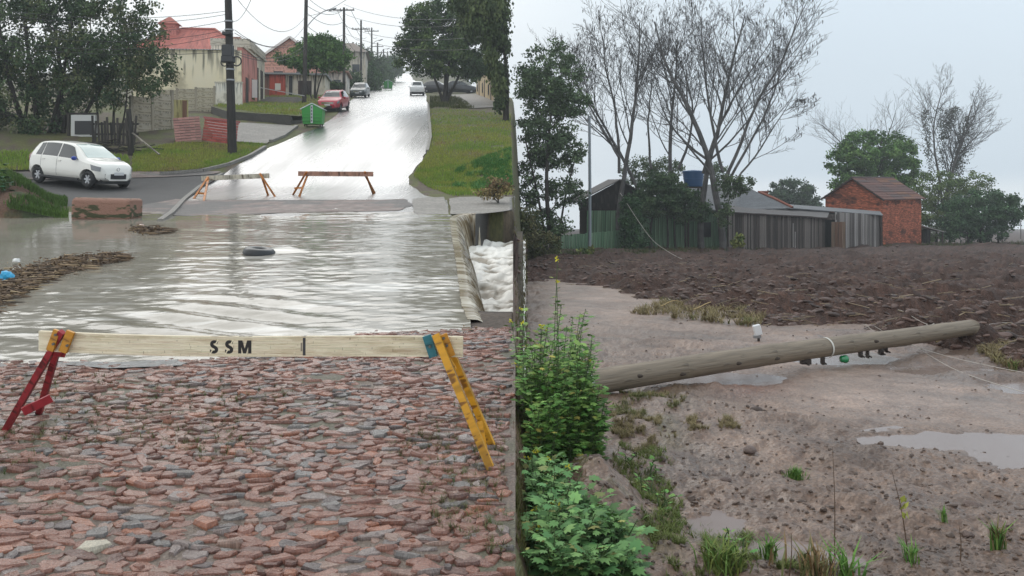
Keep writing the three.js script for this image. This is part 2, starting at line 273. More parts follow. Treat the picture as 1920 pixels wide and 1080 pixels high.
{ // water pouring over the edge of the ford
  const cv = new THREE.CatmullRomCurve3(fordEdge), N = 260, K = 16, p = [], c = [], uv = [], idx = [];
  for (let i = 0; i <= N; i++) {
    const q = cv.getPoint(i / N), t = cv.getTangent(i / N), nx = -t.z, nz = t.x, l = Math.hypot(nx, nz), s = fbm(i * 0.33, 2, 3), s2 = vn(i * 0.9, 5), d = -q.z;
    const sg = -1;                                             // the stream lies on the right of the edge
    for (let k = 0; k <= K; k++) {
      const v = k / K, out = 0.05 + 0.40 * Math.sqrt(v) * (0.88 + 0.25 * s) + 0.05 * (s2 - 0.5) * (0.3 + v), drop = 0.03 - 0.95 * Math.pow(v, 1.7);
      p.push(q.x + sg * nx / l * out - sg * nx / l * 0.09, q.y + drop, q.z + sg * nz / l * out - sg * nz / l * 0.09); uv.push(i * 0.05, v);
      const w = sstep(0.40, 0.66, 0.35 * vn(i * 0.4 + v * 2.2, v * 3.5) + 0.3 * vn(i * 1.3, v * 6) + 0.35 * hash(i, 5 + ((v * 7) | 0))); const fo = Math.max(w * 0.8, sstep(0.72, 1.0, v + 0.3 * (s - 0.5))); c.push(lerp(0.20, 0.60, fo), lerp(0.15, 0.55, fo), lerp(0.085, 0.45, fo));
      if (i && k) { const a = i * (K + 1) + k; idx.push(a - K - 2, a - K - 1, a, a - K - 2, a, a - 1); }
    }
  }
  const g = new THREE.BufferGeometry(); g.setAttribute('position', new THREE.Float32BufferAttribute(p, 3)); g.setAttribute('uv', new THREE.Float32BufferAttribute(uv, 2)); g.setAttribute('color', new THREE.Float32BufferAttribute(c, 3)); g.setIndex(idx); g.computeVertexNormals();
  struct(mesh('waterfall', g, mat.fall));
  const b = new MB(), w = cv.getPoints(40); for (let i = 0; i < 40; i++) { const A = w[i], B = w[i + 1]; b.quad(V(A.x, A.y - 1.3, A.z), V(B.x, B.y - 1.3, B.z), V(B.x, B.y - 0.012, B.z), V(A.x, A.y - 0.012, A.z)); }
  struct(b.build('ford_wall', mat.concreteDark));
}
{ // churning white water below the ford
  const R = 150, C = 60, p = [], c = [], uv = [], idx = [];
  for (let j = 0; j <= R; j++) for (let i = 0; i <= C; i++) {
    const d = lerp(8.6, 20.6, j / R), x = lerp(-0.115 * d, 0.016 * d, i / C), n = fbm(x * 3.2, d * 3.4, 4), m = fbm(x * 9 + 4, d * 7, 3);
    p.push(x, streamY(d) + 0.26 * (n - 0.5) + 0.07 * (m - 0.5), -d); uv.push(x, d);
    const w = sstep(0.38, 0.56, 0.55 * n + 0.45 * fbm(x * 2.2 + 8, d * 4.5, 4)); c.push(lerp(0.22, 0.86, w), lerp(0.18, 0.84, w), lerp(0.12, 0.78, w));
    if (i && j) { const a = j * (C + 1) + i; idx.push(a - C - 2, a - C - 1, a, a - C - 2, a, a - 1); }
  }
  const g = new THREE.BufferGeometry(); g.setAttribute('position', new THREE.Float32BufferAttribute(p, 3)); g.setAttribute('uv', new THREE.Float32BufferAttribute(uv, 2)); g.setAttribute('color', new THREE.Float32BufferAttribute(c, 3)); g.setIndex(idx); g.computeVertexNormals();
  struct(mesh('white_water', g, mat.foam));
}
{ // channel wall at the far side of the stream
  const a = hit(893, 403), b = hit(966, 393), m = new MB(); a.z += 0.5; b.z += 0.5;
  m.hex([V(a.x, a.y - 1.3, a.z), V(b.x, b.y - 1.3, b.z), V(b.x, b.y - 1.3, b.z - 0.6), V(a.x, a.y - 1.3, a.z - 0.6), V(a.x, a.y + 0.035, a.z), V(b.x, b.y + 0.05, b.z), V(b.x, b.y + 0.05, b.z - 0.6), V(a.x, a.y + 0.035, a.z - 0.6)]);
  tag(m.build('channel_wall', mat.concreteDark), 'dark wet concrete channel wall above the white water', 'wall');
}
// kerbs
function kerb(pts, label, w = 0.14, h = 0.12) {
  const m = new MB(), q = pts.map(([x, y]) => hit(x, y)); for (let i = 0; i + 1 < q.length; i++) m.bar(q[i].clone().setY(q[i].y + h * 0.3), q[i + 1].clone().setY(q[i + 1].y + h * 0.3), w, h);
  return tag(m.build('kerb', mat.kerb), label, 'kerb');
}
kerb([[300, 327], [380, 321], [430, 309], [468, 294], [497, 277]], 'curved kerb along the grass corner below the black pole');
kerb([[803, 196], [804.5, 220], [806, 240], [807, 258], [801, 285]], 'worn straight kerb along the right grass verge');
kerb([[300, 415], [322, 400], [345, 375], [375, 350], [417, 326]], 'thin pale kerb line slanting to the ford past the orange trestle leg', 0.12, 0.06);
kerb([[508, 266], [530, 257], [556, 238]], 'short kerb at the mouth of the concrete driveway', 0.2, 0.14);
// ---------- stone paving in the foreground ----------
const paveH = (x, d) => lerp(0.055, -0.06, sstep(6.4, 7.9, d - 1.1 * sstep(-3.0, -0.9, x))) + 0.04 * (fbm(x * 1.1, d * 1.1, 3) - 0.5);
const paving = struct(new THREE.Group()); paving.name = 'paving'; scene.add(paving);
{
  const b = new MB(), R = 110, C = 150, p = [], uv = [], c = [], idx = [];
  for (let j = 0; j <= R; j++) for (let i = 0; i <= C; i++) {
    const d = 0.4 + 8.9 * Math.pow(j / R, 0.9), x = lerp(-0.66 * d - 2.2, 0.004 * d, i / C), n = fbm(x * 4, d * 4, 4);
    p.push(x, yStreet(d) + paveH(x, d) + 0.03 * (n - 0.5), -d); uv.push(x, d); const g = sstep(0.52, 0.66, fbm(x * 1.6 + 5, d * 1.8, 4)); c.push(lerp(0.21, 0.14, g), lerp(0.155, 0.125, g), lerp(0.12, 0.075, g));
    if (i && j) { const a = j * (C + 1) + i; idx.push(a - C - 2, a - C - 1, a, a - C - 2, a, a - 1); }
  }
  const g = new THREE.BufferGeometry(); g.setAttribute('position', new THREE.Float32BufferAttribute(p, 3)); g.setAttribute('uv', new THREE.Float32BufferAttribute(uv, 2)); g.setAttribute('color', new THREE.Float32BufferAttribute(c, 3)); g.setIndex(idx); g.computeVertexNormals();
  mesh('bedding', g, mat.bedding, paving);
}
{
  seed(77);
  const shapes = [];
  for (let s = 0; s < 18; s++) {                                // flat shards with broken edges
    const n = 5 + (s % 3), top = [], mid = [], low = [], m = new MB();
    for (let k = 0; k < n; k++) { const a = k / n * 6.283 + rr(-0.35, 0.35), r = rr(0.72, 1.15), x = Math.sign(Math.cos(a)) * Math.pow(Math.abs(Math.cos(a)), 0.75) * r * 0.5, z = Math.sin(a) * r * 0.5; top.push(V(x * 0.90, 0.5 + rr(-0.16, 0.16), z * 0.86)); mid.push(V(x, 0.28 + rr(-0.1, 0.1), z)); low.push(V(x * 1.04, -0.6, z * 1.04)); }
    const c = V(rr(-0.15, 0.15), 0.56 + rr(-0.1, 0.1), rr(-0.1, 0.1));
    for (let k = 0; k < n; k++) { const l = (k + 1) % n; m.tri(c, top[l], top[k]); m.quad(top[k], top[l], mid[l], mid[k]); m.quad(mid[k], mid[l], low[l], low[k]); }
    for (let k = 0; k < m.p.length / 3; k++) { m.u[k * 2] = m.p[k * 3] * 0.5 + s * 0.37; m.u[k * 2 + 1] = m.p[k * 3 + 2] * 0.4; }
    shapes.push(m);
  }
  const tones = [[0.35, 0.165, 0.12], [0.28, 0.128, 0.094], [0.40, 0.205, 0.152], [0.19, 0.093, 0.072], [0.37, 0.235, 0.185], [0.43, 0.175, 0.105], [0.165, 0.13, 0.125], [0.22, 0.20, 0.19], [0.30, 0.235, 0.215]];
  const rough = tex(128, (u, v) => [0, 0.13 + 0.32 * fbm(u * 6, v * 6, 4, 6), 0], { srgb: false });
  const mats = tones.map((t) => MP(t, 1, { map: tGrit, roughnessMap: rough, bumpMap: bGrit, bumpScale: 0.006 }));
  const mix = MP([1, 1, 1], 1, { vertexColors: true, map: tGrit, roughnessMap: rough, bumpMap: bGrit, bumpScale: 0.006 });
  const geos = shapes.map((m) => m.geometry());
  const list = []; let d = 3.05;
  while (d < 8.4) {
    const row = rr(0.028, 0.056); let x = -0.66 * d - 1.1 + rr(0, 0.1);
    while (x < 0) {
      const w = rr(0.04, 0.16) * (rnd() < 0.12 ? 1.25 : 1), dd = d + rr(-0.03, 0.03);
      if (rnd() > 0.05 + 0.22 * sstep(0.5, 0.68, fbm(x * 1.6 + 5, dd * 1.8, 4)) && x + w < 0.02) list.push({ x: x + w / 2, d: dd, w: w * rr(1.02, 1.3), z: row * rr(1.25, 2.1), h: rr(0.022, 0.045), yaw: rr(-0.38, 0.38) + (rnd() < 0.1 ? rr(-0.6, 0.6) : 0), tx: rr(-0.17, 0.13), tz: rr(-0.11, 0.11), s: (rnd() * 18) | 0, t: Math.min(8, (Math.pow(rnd(), 2.1) * 9) | 0) });
      x += w * rr(0.92, 1.04);
    }
    d += row;
  }
  // a few that stand out: pale slab, grey stone, orange pair
  for (const [px, py, w, z, t] of [[178, 1056, 0.17, 0.12, 8], [248, 1014, 0.11, 0.11, 7], [373, 974, 0.11, 0.10, 5], [390, 1006, 0.14, 0.12, 5], [715, 832, 0.12, 0.16, 7], [876, 842, 0.15, 0.12, 8]]) { const q = hit(px, py); list.push({ x: q.x, d: -q.z, w, z, h: 0.06, yaw: rr(-0.2, 0.2), tx: -0.05, tz: 0, s: (rnd() * 18) | 0, t, own: px === 178 }); }
  const pale = M([0.62, 0.56, 0.44], 0.5, { map: tGrit });
  const inView = (o) => { const px = pxOf(o.x, o.d); return px > -20 && px < 955 && o.d > 3.4; };
  list.sort((a, b) => (inView(b) - inView(a)) || b.w * b.z / Math.pow(b.d, 3) - a.w * a.z / Math.pow(a.d, 3));
  const rest = new MB(), mm = new THREE.Object3D();
  list.forEach((o, i) => {
    const y = yStreet(o.d) + paveH(o.x, o.d) - 0.007;
    if (i < 300 || o.own) { const m = mesh('stone', geos[o.s], o.own ? pale : mats[o.t], paving); m.position.set(o.x, y, -o.d); m.rotation.set(o.tx + 0.02, o.yaw, o.tz); m.scale.set(o.w, o.h, o.z); }
    else { mm.position.set(o.x, y, -o.d); mm.rotation.set(o.tx + 0.02, o.yaw, o.tz); mm.scale.set(o.w, o.h, o.z); mm.updateMatrix(); const t = tones[o.t], k = rr(0.85, 1.15); rest.col = [t[0] * k, t[1] * k, t[2] * k]; rest.geo(geos[o.s], mm.matrix); }
  });
  rest.build('small_stones', mix, paving).userData.kind = 'stuff';
}
drape('ford_apron', [[70, 662], [160, 658], [330, 676], [345, 700], [200, 702], [85, 690]], M([0.23, 0.235, 0.235], 0.35, { map: rep(tGrit, 0.5), bumpMap: rep(bGrit, 1), bumpScale: 0.01 }), { off: 0.0, rows: 14, cols: 30, edge: 30, h: (x, d) => paveH(x, d) + 0.017 });

// ---------- field side: muddy track, ploughed field, puddles ----------
const trackWet = (px, py) => Math.max(sstep(0.0, 1, 1 - Math.abs(py - (700 + (px - 1500) * 0.22)) / 110) * sstep(1250, 1500, px), sstep(660, 560, py) * sstep(1000, 1060, px));
const dips = [[1780, 818, 170, 15, 0.05], [1905, 846, 75, 30, 0.06], [1640, 796, 60, 8, 0.04], [1340, 706, 130, 13, 0.07], [1340, 985, 60, 26, 0.08], [1450, 1020, 90, 24, 0.09], [1580, 1040, 60, 18, 0.07], [1570, 668, 120, 10, 0.06], [1780, 690, 110, 9, 0.05], [1930, 722, 70, 12, 0.05]];   // hollows that hold water: x, y, radii, depth
const mudH = (x, d, px, py) => {
  const smooth = clamp(trackWet(px, py)), rut = 0.02 * Math.sin((x * 0.5 + d) * 5) * (1 - smooth);
  const clod = fbm(x * 5, d * 5, 4) - 0.5, fine = 0.5 - Math.abs(fbm(x * 11 + 3, d * 11, 3) - 0.5) * 2;
  let h = (0.10 * clod + 0.035 * fine) * lerp(1, 0.16, smooth) + rut + 0.07 * (fbm(x * 0.9, d * 0.9, 2) - 0.5);
  h += 0.27 * Math.exp(-Math.pow((x - 0.5) / 0.26, 2) - Math.pow((d - 5.35) / 0.7, 2)) * (0.75 + 0.5 * fbm(x * 6, d * 6, 3));  // mound of tipped soil
  for (const [cx, cy, rx, ry, dp] of dips) { const r = Math.pow((px - cx) / rx, 2) + Math.pow((py - cy) / ry, 2); if (r < 6) h -= dp * Math.exp(-r * r * 0.7); }
  return h;
};
drape('muddy_track', [[962, 1500], [962, 500], [1300, 520], [2420, 560], [2420, 1500]], mat.mud, {
  off: 0.0, rows: 440, cols: 420, h: mudH, pw: 0.75,
  col: (x, d, px, py) => {
    const n = fbm(x * 1.5, d * 1.5, 4), m = fbm(x * 7, d * 7, 3), s = clamp(trackWet(px, py)), g = sstep(0.50, 0.66, fbm(x * 2.2 + 7, d * 2.2, 4)) * sstep(1330, 1150, px) * sstep(700, 760, py);
    let c = [lerp(0.25, 0.39, s) * (0.45 + 1.1 * n), lerp(0.162, 0.275, s) * (0.45 + 1.1 * n), lerp(0.115, 0.215, s) * (0.45 + 1.1 * n)]; const r = sstep(0.55, 0.7, m) * 0.4;
    c = [c[0] * (1 - r * 0.5), c[1] * (1 - r * 0.6), c[2] * (1 - r * 0.65)];
    const red = Math.exp(-Math.pow((px - 1410) / 70, 2) - Math.pow((py - 725) / 22, 2)); c = [lerp(c[0], 0.22, red), lerp(c[1], 0.10, red), lerp(c[2], 0.06, red)];
    return [lerp(c[0], 0.16, g), lerp(c[1], 0.15, g), lerp(c[2], 0.06, g)];
  } });
const fieldLine = [[962, 532], [1100, 540], [1200, 566], [1330, 586], [1440, 608], [1600, 622], [1740, 648], [1920, 690], [2420, 790]];
const fieldH = (x, d, px, py) => {
    const e = sstep(-4, 26, interp(fieldLine, px) + 14 * (fbm(px * 0.02, 4, 3) - 0.5) - py + 6), fur = 0.5 + 0.5 * Math.sin((d * 0.97 - x * 0.22) * 4.2 + 0.7 * fbm(x * 0.3, d * 0.3, 2));
    return -0.12 * (1 - e) + e * (0.36 * Math.pow(fur, 1.4) * (0.65 + 0.7 * fbm(x * 1.1, d * 2, 3)) + 0.30 * (fbm(x * 2.2, d * 4, 4) - 0.42) + 0.08 * (0.5 - Math.abs(fbm(x * 7, d * 7, 3) - 0.5) * 2));
  };
drape('ploughed_field', [[962, 474], [1100, 468], [2420, 452], ...fieldLine.slice().reverse().map(([x, y]) => [x, y + 14])], mat.plough, {
  off: -0.07, rows: 300, cols: 640, pw: 0.8,
  h: fieldH,
  col: (x, d) => { const n = fbm(x * 1.2, d * 1.2, 4), m = fbm(x * 9, d * 9, 2); return [lerp(0.07, 0.14, n) * (0.4 + 1.2 * m), lerp(0.038, 0.076, n) * (0.4 + 1.2 * m), lerp(0.027, 0.056, n) * (0.4 + 1.2 * m)]; } });
for (const [poly, off] of [[[[1600, 800], [1700, 788], [1860, 785], [2000, 800], [2000, 905], [1860, 890], [1700, 850], [1610, 825]], -0.036], [[[1170, 735], [1180, 705], [1330, 680], [1490, 680], [1480, 712], [1340, 732]], -0.03], [[[1250, 950], [1340, 940], [1480, 980], [1660, 1015], [1660, 1070], [1480, 1070], [1330, 1040], [1255, 1000]], -0.05], [[[1420, 650], [1600, 650], [1800, 672], [2000, 695], [2000, 750], [1860, 735], [1650, 690], [1430, 680]], -0.026]]) drape('puddle', poly, mat.puddle, { off, rows: 20, cols: 50, h: (x, d) => 0.003 * fbm(x * 5, d * 9, 2) });
// ---------- trestle barriers ----------
const tPaint = tex(512, (u, v) => { const a = fbm(u * 30, v * 3, 4), b = fbm(u * 80, v * 8, 3), chip = 0.8 * sstep(0.66, 0.72, fbm(u * 60 + 4, v * 10, 4)); const k = 1 - 0.22 * sstep(0.45, 0.75, a) - 0.12 * b; return [k * lerp(1, 0.5, chip), k * lerp(0.985, 0.42, chip), k * lerp(0.95, 0.34, chip)]; }, { T: 64 });
const paint = (c, r = 0.5) => M(c, r, { map: rep(tPaint, 0.6, 1), bumpMap: rep(bGrit, 2), bumpScale: 0.002 });
mat.redPaint = paint([0.36, 0.022, 0.035]); mat.yellowPaint = paint([0.72, 0.36, 0.015]); mat.orangePaint = paint([0.60, 0.21, 0.03]); mat.tealPaint = paint([0.03, 0.19, 0.25]); mat.ochrePaint = paint([0.60, 0.27, 0.02]);
{
  const L = P(75, 620, 5.08), R = P(868, 631, 4.95), len = L.distanceTo(R), bh = 0.118, bt = 0.028;
  const g = thing('trestle_barrier', 'long cream plank barrier lettered S S M with red and yellow legs', 'barrier', V((L.x + R.x) / 2, yStreet(5) + 0.05, (L.z + R.z) / 2));
  const o = g.position, rel = (q) => V(q.x - o.x, q.y - o.y, q.z - o.z);
  const cv = document.createElement('canvas'); cv.width = 2048; cv.height = 96; const c = cv.getContext('2d');
  c.fillStyle = '#eadfc4'; c.fillRect(0, 0, 2048, 96); seed(5);
  for (let i = 0; i < 1800; i++) { c.fillStyle = `rgba(${110 + rnd() * 60 | 0},${90 + rnd() * 50 | 0},${60 + rnd() * 40 | 0},${0.03 + rnd() * 0.13})`; c.fillRect(rnd() * 2048, rnd() * 96, 20 + rnd() * 160, 1 + rnd() * 2); }
  for (let i = 0; i < 60; i++) { c.fillStyle = `rgba(120,95,60,${0.04 + rnd() * 0.1})`; c.beginPath(); c.ellipse(rnd() * 2048, 90 * (rnd() < 0.5 ? rnd() * 0.3 : 1 - rnd() * 0.3), 20 + rnd() * 80, 4 + rnd() * 14, 0, 0, 7); c.fill(); }
  for (let i = 0; i < 90; i++) { c.fillStyle = `rgba(70,55,40,${0.1 + rnd() * 0.4})`; c.fillRect(rnd() * 2048, rnd() * 96, 1 + rnd() * 3, 2 + rnd() * 14); }
  const ux = (px) => (px - 75) / 793 * 2048;
  c.fillStyle = '#1d1a19'; c.font = 'bold 72px sans-serif'; c.textAlign = 'center'; c.textBaseline = 'middle';
  for (const [t, px] of [['S', 409], ['S', 437], ['M', 466]]) { c.save(); c.translate(ux(px), 50); c.scale(1.12, 1.12); c.lineWidth = 4; c.strokeStyle = '#1d1a19'; c.fillText(t, 0, 0); c.strokeText(t, 0, 0); c.restore(); }
  c.fillStyle = '#e2d6b8'; for (const px of [409, 437]) { c.save(); c.translate(ux(px), 50); c.rotate(0.5); c.fillRect(-3, -40, 6, 26); c.fillRect(-3, 12, 6, 26); c.restore(); } 
  c.fillStyle = '#39373a'; c.fillRect(ux(576) - 7, 6, 13, 84); c.fillStyle = 'rgba(60,50,50,.5)'; c.fillRect(ux(572) - 7, 30, 8, 40);
  const ct = new THREE.CanvasTexture(cv); ct.colorSpace = THREE.SRGBColorSpace; ct.anisotropy = 8;
  const plank = M([1, 1, 1], 0.55, { map: ct, bumpMap: rep(bGrit, 2, 1), bumpScale: 0.002 });
  const bg = new THREE.BoxGeometry(len, bh, bt, 24, 2, 1), a = bg.attributes.position;
  for (let i = 0; i < a.count; i++) { const t = a.getX(i) / len + 0.5; a.setY(i, a.getY(i) - 0.022 * Math.sin(Math.PI * t) * (1.2 - t)); a.setZ(i, a.getZ(i) + 0.012 * Math.sin(6 * t)); }
  bg.computeVertexNormals();
  const b = mesh('plank', bg, plank, g), mid = rel(L.clone().lerp(R, 0.5)); b.position.set(mid.x, mid.y - bh / 2, mid.z); const dv = V().subVectors(R, L); b.rotation.set(0, Math.atan2(-dv.z, dv.x), Math.atan2(dv.y, Math.hypot(dv.x, dv.z)));
  const foot = (px, py) => { const q = hit(px, py); q.y += paveH(q.x, -q.z) - 0.004; return rel(q); };
  const leg = (name, ax, ay, ad, foo, m, w = 0.04, t = 0.022) => { const e = new MB(); e.bar(foo, rel(P(ax, ay, ad)), t, w, V(1, 0, 0.2)); const k = e.build(name, m, g); return k; };
  leg('leg', 117, 622, 5.03, foot(9, 827), mat.redPaint, 0.036, 0.03); leg('leg', 112, 640, 5.14, foot(72, 795), mat.redPaint, 0.036, 0.03);
  leg('leg', 817, 627, 4.905, foot(921, 896), mat.yellowPaint, 0.042, 0.03); leg('leg', 838, 640, 5.0, foot(924, 853), mat.yellowPaint, 0.038, 0.028);
  const br = (n, p, q, m, w, t) => { const e = new MB(); e.bar(rel(p), rel(q), t, w, V(0.3, 1, 0)); return e.build(n, m, g); };
  br('brace', P(43, 772, 5.14), P(96, 746, 5.2), mat.redPaint, 0.05, 0.02); br('brace', P(98, 660, 5.08), P(120, 664, 5.14), mat.redPaint, 0.03, 0.04);
  const e1 = new MB(); e1.bar(rel(P(899, 790, 4.86)), rel(P(909, 842, 4.82)), 0.035, 0.03, V(1, 0, 0)); e1.build('brace', mat.yellowPaint, g);
  const e2 = new MB(); e2.bar(rel(P(838, 672, 4.93)), rel(P(850, 694, 4.93)), 0.03, 0.04, V(1, 0, 0)); e2.build('brace', mat.yellowPaint, g);
  const cleat = (x0, y0, x1, y1, d, w, m) => { const e = new MB(); e.bar(rel(P(x0, y0, d)), rel(P(x1, y1, d)), 0.022, w, V(1, 0, 0)); e.build('cleat', m, g); };
  for (const [px, py] of [[100, 645], [126, 648], [806, 650], [838, 648], [104, 628], [832, 634]]) { const bo = mesh('bolt', new THREE.CylinderGeometry(0.008, 0.008, 0.012, 8).rotateX(Math.PI / 2), mat.kerb, g); bo.position.copy(rel(P(px, py, 4.912 + (px < 400 ? 0.105 : 0)))); }
  cleat(108, 619, 94, 657, 5.035, 0.042, mat.ochrePaint); cleat(133, 621, 118, 660, 5.032, 0.046, mat.ochrePaint);
  cleat(800, 629, 813, 669, 4.93, 0.05, mat.tealPaint); cleat(830, 627, 846, 668, 4.925, 0.05, mat.ochrePaint);
}
function farTrestle(label, d, plank, legs, pm) {                // seen from 26 m
  const [x0, y0, x1, y1, h] = plank, o = hit((x0 + x1) / 2, legs[0][3]), g = thing('trestle_barrier', label, 'barrier', o, 0, 'trestle barriers on the far side of the ford'), rel = (q) => q.sub(o);
  const e = new MB(); e.bar(rel(P(x0, y0 + h / 2, d)), rel(P(x1, y1 + h / 2, d)), 0.035, h / F * d); e.build('plank', pm, g);
  for (const [ax, ay, bx, by, dd] of legs) { const f = hit(bx, by), m = new MB(); m.bar(rel(V(f.x, f.y - 0.03, f.z)), rel(P(ax, ay, d + dd)), 0.04, 0.055, V(1, 0, 0)); m.build('leg', mat.orangePaint, g); }
  return { g, rel };
}
{
  const wthr = M([0.42, 0.22, 0.16], 0.6, { map: rep(tPaint, 0.5, 1) }), pale = M([0.62, 0.58, 0.50], 0.55, { map: rep(tPaint, 0.5, 1) });
  const a = farTrestle('weathered brown plank barrier with orange legs in mid road', 26.3, [559, 321, 700, 322, 9], [[575, 322, 549, 364, -0.1], [578, 324, 561, 367, 0.1], [682, 323, 703, 361, 0.1], [684, 322, 700, 362, -0.1]], wthr);
  const b = new MB(); b.bar(a.rel(P(552, 353, 26.3)), a.rel(P(567, 352, 26.3)), 0.03, 0.05); b.build('brace', mat.orangePaint, a.g);
  const c = farTrestle('pale plank barrier with orange legs near the slanting kerb', 26.2, [378, 330, 505, 325, 9], [[390, 332, 363, 371, -0.12], [391, 332, 382, 376, 0.12], [487, 325, 516, 367, -0.1], [489, 326, 503, 365, 0.12]], pale);
  const e = new MB(); e.bar(c.rel(P(370, 362, 26.2)), c.rel(P(387, 363, 26.2)), 0.03, 0.06); e.build('brace', mat.orangePaint, c.g);
}
// ---------- flotsam in the ford ----------
mat.twig = M([1, 1, 1], 0.75, { vertexColors: true });
function debris(name, label, spots, count, size, hgt, s) {       // twigs, reeds and leaf litter heaped along a line
  seed(s); const m = new MB(), tones = [[0.10, 0.065, 0.04], [0.16, 0.105, 0.06], [0.23, 0.155, 0.085], [0.07, 0.052, 0.036], [0.36, 0.27, 0.16]];
  for (let i = 0; i < count; i++) {
    const k = rnd() * (spots.length - 1), a = spots[k | 0], b = spots[(k | 0) + 1], t = k % 1, q = hit(lerp(a[0], b[0], t) + gauss() * 10, lerp(a[1], b[1], t) + gauss() * lerp(a[2], b[2], t) * 0.5);
    q.y += 0.02 + Math.abs(gauss()) * hgt; m.col = tones[Math.min(4, (rnd() * rnd() * 6) | 0)];
    if (rnd() < 0.45) m.rleaf(q.x, q.y, q.z, size * rr(0.5, 1.2));
    else { const w = rr(0.5, 1.7) * size * 2, an = gauss() * 0.8, e = V(q.x + Math.cos(an) * w, q.y + gauss() * 0.3 * size, q.z + Math.sin(an) * w); m.tube([q, q.clone().lerp(e, 0.5).add(V(0, gauss() * 0.1 * size, 0)), e], [0.008, 0.007, 0.003].map((r) => r * rr(0.6, 1.6)), 4); }
  }
  return tag(m.build(name, mat.twig), label, 'debris');
}
debris('debris_bank', 'long brown bank of twigs and litter lying in the shallow water', [[-60, 588, 50], [0, 548, 60], [60, 522, 42], [120, 502, 26], [190, 491, 16], [228, 489, 5]], 5200, 0.055, 0.07, 3);
debris('debris_clump', 'small brown clump of twigs stranded mid water', [[246, 433, 3], [268, 436, 12], [290, 438, 9], [310, 437, 2]], 420, 0.09, 0.07, 4);
debris('leaf_litter', 'dark twigs and litter on the wet edge behind the yellow leg', [[870, 632, 30], [900, 640, 30], [950, 655, 20]], 220, 0.03, 0.015, 8);
function rag(name, label, cat, px, py, w, h, m, s) {             // crumpled plastic
  seed(s); const g = new THREE.IcosahedronGeometry(0.5, 3), a = g.attributes.position; for (let i = 0; i < a.count; i++) { const x = a.getX(i), y = a.getY(i), z = a.getZ(i), k = 0.65 + 0.7 * fbm(x * 5 + s, y * 5 + z * 4, 3); a.setXYZ(i, x * k * w, Math.max(-0.1, y * k) * h, z * k * w); } g.computeVertexNormals();
  const q = hit(px, py), o = mesh(name, g, m); o.position.set(q.x, q.y + h * 0.25 + 0.04, q.z); o.rotation.y = s; return tag(o, label, cat);
}
const plasticW = M([0.78, 0.78, 0.76], 0.4), plasticB = M([0.02, 0.33, 0.58], 0.35);
rag('plastic_bag', 'crumpled bright blue plastic bag on the debris bank', 'bag', 12, 534, 0.17, 0.17, plasticB, 2);
rag('plastic_scrap', 'white plastic scrap near the tip of the debris bank', 'litter', 170, 496, 0.11, 0.07, plasticW, 3);
rag('plastic_scrap', 'white plastic scrap above the blue bag', 'litter', 31, 498, 0.10, 0.09, plasticW, 4);
rag('plastic_scrap', 'pale scrap beside the blue bag', 'litter', 34, 528, 0.13, 0.03, plasticW, 9);
rag('plastic_scrap', 'pinkish scrap on the mid water debris clump', 'litter', 265, 431, 0.14, 0.1, M([0.6, 0.45, 0.4], 0.5), 5);
{ // half-sunk tyre
  const q = hit(486, 478), g = new THREE.TorusGeometry(0.16, 0.09, 14, 36); g.rotateX(Math.PI / 2); const o = mesh('car_tyre', g, M([0.012, 0.014, 0.016], 0.32)); o.position.set(q.x, q.y + 0.025, q.z); o.rotation.set(0.02, 0, -0.12); o.scale.set(1.0, 1, 1.1); tag(o, 'dark rounded tyre half sunk in the flood water', 'tyre');
}
{ // old block of masonry at the end of the bank, and the bank itself
  seed(11); const a = hit(132, 412), b = hit(243, 412), g = new RoundedBoxGeometry(b.x - a.x, 0.5, 0.75, 6, 0.1), p = g.attributes.position; for (let i = 0; i < p.count; i++) { const x = p.getX(i), y = p.getY(i), z = p.getZ(i), k = 0.10 * (fbm(x * 4 + 3, y * 5 + z * 3, 4) - 0.5); p.setXYZ(i, x + k, y + k, z + k); } g.computeVertexNormals();
  const tb = tex(256, (u, v) => { const m = sstep(0.5, 0.62, fbm(u * 5, v * 5, 4, 5)); return [lerp(0.62, 0.28, m), lerp(0.47, 0.29, m), lerp(0.40, 0.18, m)]; });
  const o = mesh('masonry_block', g, M([0.85, 0.85, 0.85], 0.75, { map: tb, bumpMap: bGrit, bumpScale: 0.03 })); o.position.set((a.x + b.x) / 2, a.y + 0.22, a.z - 0.35); tag(o, 'eroded reddish masonry block with moss at the edge of the pool', 'block');
  const R = 40, C = 90, pp = [], c = [], uv = [], idx = [];
  for (let j = 0; j <= R; j++) for (let i = 0; i <= C; i++) {
    const px = lerp(-320, 150, i / C), d = lerp(19.0, 24.5, j / R), x = (px - CX) / F * d, s = Math.sin(Math.PI * clamp(j / R)), e = sstep(150, 95, px);
    const h = (0.12 + 0.75 * sstep(120, 10, px)) * Math.pow(s, 0.6) * e + 0.12 * (fbm(x * 2.5, d * 2.5, 4) - 0.5) - 0.1; pp.push(x, land(x, d) + h, -d); uv.push(x, d);
    const er = sstep(0.48, 0.62, fbm(x * 1.5, d * 1.5, 4) + 0.18 * sstep(60, 0, px)); c.push(lerp(0.05, 0.17, er), lerp(0.075, 0.09, er), lerp(0.02, 0.055, er));
    if (i && j) { const a = j * (C + 1) + i; idx.push(a - C - 2, a - C - 1, a, a - C - 2, a, a - 1); }
  }
  const gg = new THREE.BufferGeometry(); gg.setAttribute('position', new THREE.Float32BufferAttribute(pp, 3)); gg.setAttribute('uv', new THREE.Float32BufferAttribute(uv, 2)); gg.setAttribute('color', new THREE.Float32BufferAttribute(c, 3)); gg.setIndex(idx); gg.computeVertexNormals(); struct(mesh('earth_bank', gg, mat.ground));
}
